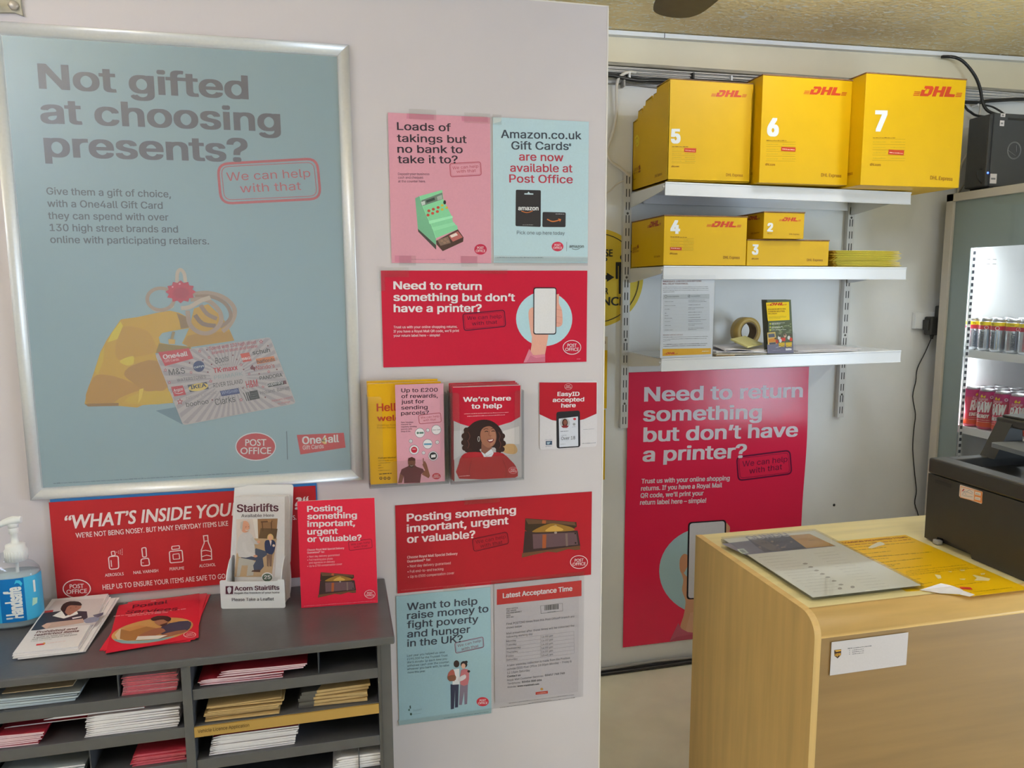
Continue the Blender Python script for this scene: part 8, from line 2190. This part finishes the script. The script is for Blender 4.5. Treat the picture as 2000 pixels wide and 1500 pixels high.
b=B(); b.box(CX0+.03,CY1-.02,0,CX1,CY1,CZ-.03,WOODH_SHADED); b.build('rear_panel',t)
sheet('parcel_label','upslabel','white paper label with a brown shield on the counter front','label',gloss=.45)
b=B(); s=SHEETS['counteritems']; O=s['O']; b.prism([(0,.06),(.035,.056),(.075,.026),(.128,0),(s['w'],0),(s['w'],s['h']),(0,s['h'])],-.0004,0,inkmat(s['bg'],.3),lambda a,c,q:O+Vector((a,c,q))); put_print(b,'counteritems',gloss=.3); b.keep=True; tag(b.build('counter_notice'),'yellow prohibited items sheet stuck to the counter top, one corner torn off','notice')
b=B(); b.prism([(1.34,1.431),(1.40,1.4315),(1.428,1.424),(1.437,1.404),(1.415,1.387),(1.37,1.402)],0,.001,PAPER,lambda a,c,h:(a,c,.9212+h+.010*max(0,1-abs(a-1.40)/.05)*max(0,(c-1.39)/.04))); b.prism([(1.412,1.386),(1.437,1.404),(1.445,1.378),(1.425,1.372)],0,.0006,PAPER,lambda a,c,h:(a,c,.9212+h)); tag(b.build('torn_paper'),'torn curled scrap of white paper at the yellow sheet corner','paper scrap')
b=B(); b.box(0,0,0,.024,.011,.0012,mat('red_plastic_bit','b02c22',rough=.4)); o=b.build('red_tag'); o.location=(1.442,1.412,.9215); o.rotation_euler=(0,0,-.35); tag(o,'tiny red scrap beside the torn white paper','scrap')
# menu holder lying on the counter
t=thing('menu_holder','clear acrylic sign holder with a grey menu lying on the counter','sign holder',(1.2,1.64,.92))
b=B(); sheet_base(b,'menu',.0012); put_print(b,'menu',gloss=.5); b.keep=True; b.build('menu_insert',t)
b=B(); s=SHEETS['menu']; x0,y0=s['O'].x-.004,s['O'].y-.006
b.prism([(0,0),(.14,0),(.145,.006),(.157,.006),(.162,0),(.304,0),(.304,.422),(0,.422)],.9330,.9345,clear('stand_acrylic',(.97,.975,.98),1.0),lambda a,c,h:(x0+a,y0+c,h),CLEARE); b.build('front_cover',t)
b=B(); b.box(x0,y0,.9262,x0+.304,y0+.422,.929,clear('holder_back',(.85,.86,.87),.8)); b.box(x0,y0+.40,.9205,x0+.304,y0+.422,.9262,CLEARE); b.box(x0+.285,y0,.9205,x0+.304,y0+.03,.9262,CLEARE); b.build('back_cover',t)
# printer
t=thing('printer','black multifunction printer standing on the counter','printer',(1.85,1.58,.92))
px0,px1,py0,py1,pz0,pz1=1.63,2.06,1.40,1.738,.921,1.16
PB=mat('printer_black',(.030,.0285,.027),rough=.48,bump=.05,bscale=600); PG=mat('printer_grey',(.16,.17,.185),rough=.45)
b=B()
prof=[(py1,pz0),(py1-.02,pz0)]
b.prism([(py1,pz0+.004),(py1-.046,pz0),(py1-.046,pz0+.02),(py1-.065,pz0+.022),(py1-.16,pz0+.016),(py1-.165,pz0),(py0,pz0),(py0,pz0+.193),(py1+.002,pz0+.193)],px0,px0+.02,PB,lambda a,c,h:(h,a,c)); b.box(px0+.02,py0,pz0,px1,py1,pz0+.193,PB,.004); plb=b.build('lower_body',t)
b=B(); 
# upper body: tray surround with an open cavity
b.box(px0-.001,py0,pz0+.1945,px0+.055,py1+.004,pz1,PB,.006); b.box(px0+.055,py1-.03,pz0+.1945,px1,py1+.004,pz1-.002,PB,.004); b.box(px1-.06,py0,pz0+.1945,px1,py1-.03,pz1,PB,.004); b.box(px0+.055,py0,pz0+.1945,px1-.06,py0+.05,pz1,PB,.004); b.box(px0+.055,py0+.05,pz0+.1945,px1-.06,py1-.03,pz1-.03,mat('tray_floor',(.035,.032,.026),rough=.4)); b.build('upper_body',t)
b=B(); b.box(px0-.0008,1.655,pz0+.172,px0+.001,1.713,pz0+.182,BLACKG); b.build('grip_slot',plb)
b=B(); b.prism([(1.80,pz1-.004),(1.855,1.262),(1.885,1.262),(1.90,pz1-.004)],py1-.05,py1-.0,PB,lambda a,c,h:(a,h,c)); b.build('scanner_arm',t)
b=B(); b.box(1.852,py0+.02,1.243,px1+.02,py1+.005,1.268,PB,.005); b.box(1.862,py0+.03,1.268,px1+.02,py1-.005,1.275,PB,.003); b.build('scanner_unit',t)
b=B(); b.prism(rpoly([(1.775,1.68),(1.79,1.685),(2.06,1.66),(2.06,1.44),(1.79,1.44)],.012),0,.012,PG,lambda a,c,h:(a,c,1.183+h+(c-1.44)*.05)); b.build('output_flap',t,'grey paper output flap')
sheet('paper_size_sticker','printersticker','white and orange instruction sticker',t=.0004,parent=plb,r=.003)
b=B(); b.box(1.622,1.68,.921,1.64,1.70,.934,mat('clear_catch','8f8c8a',rough=.3),.003); b.build('tray_catch',plb)

# ------------------------------------------------------------------ ceiling fan (one blade tip in view)
t=thing('ceiling_fan','dark bronze ceiling fan with one blade tip in view near the shelves','ceiling fan',(.93,1.36,2.38))
FANM=mat('bronze_blade','4a4233',rough=.55,noise=.1,nscale=30)
b=B(); b.lathe([(.02,.23),(.02,.09),(.09,.08),(.11,.05),(.11,-.02),(.06,-.05),(.001,-.05)],mat('bronze_metal','5a4a34',rough=.35,metal=.7),(.93,1.36,2.40),n=32); b.build('motor_housing',t)
for k in range(4):
    M=Matrix.Translation((.93,1.36,2.42))@Matrix.Rotation(-.05+k*PI/2,4,'Z')@Matrix.Rotation(.12,4,'Y')
    b=B(); b.prism(spline([(-.045,.14),(-.068,.35),(-.078,.60),(-.066,.70),(-.035,.738),(.02,.738),(.058,.705),(.072,.62),(.064,.35),(.042,.14)],True,4),-.003,.003,FANM,lambda a,c,h:(a,c,h)); b.move(M); b.build('fan_blade',t)
    b=B(); b.box(-.02,.08,-.008,.02,.2,-.003,mat('bronze_metal','5a4a34')); b.move(M); b.build('blade_iron',t)
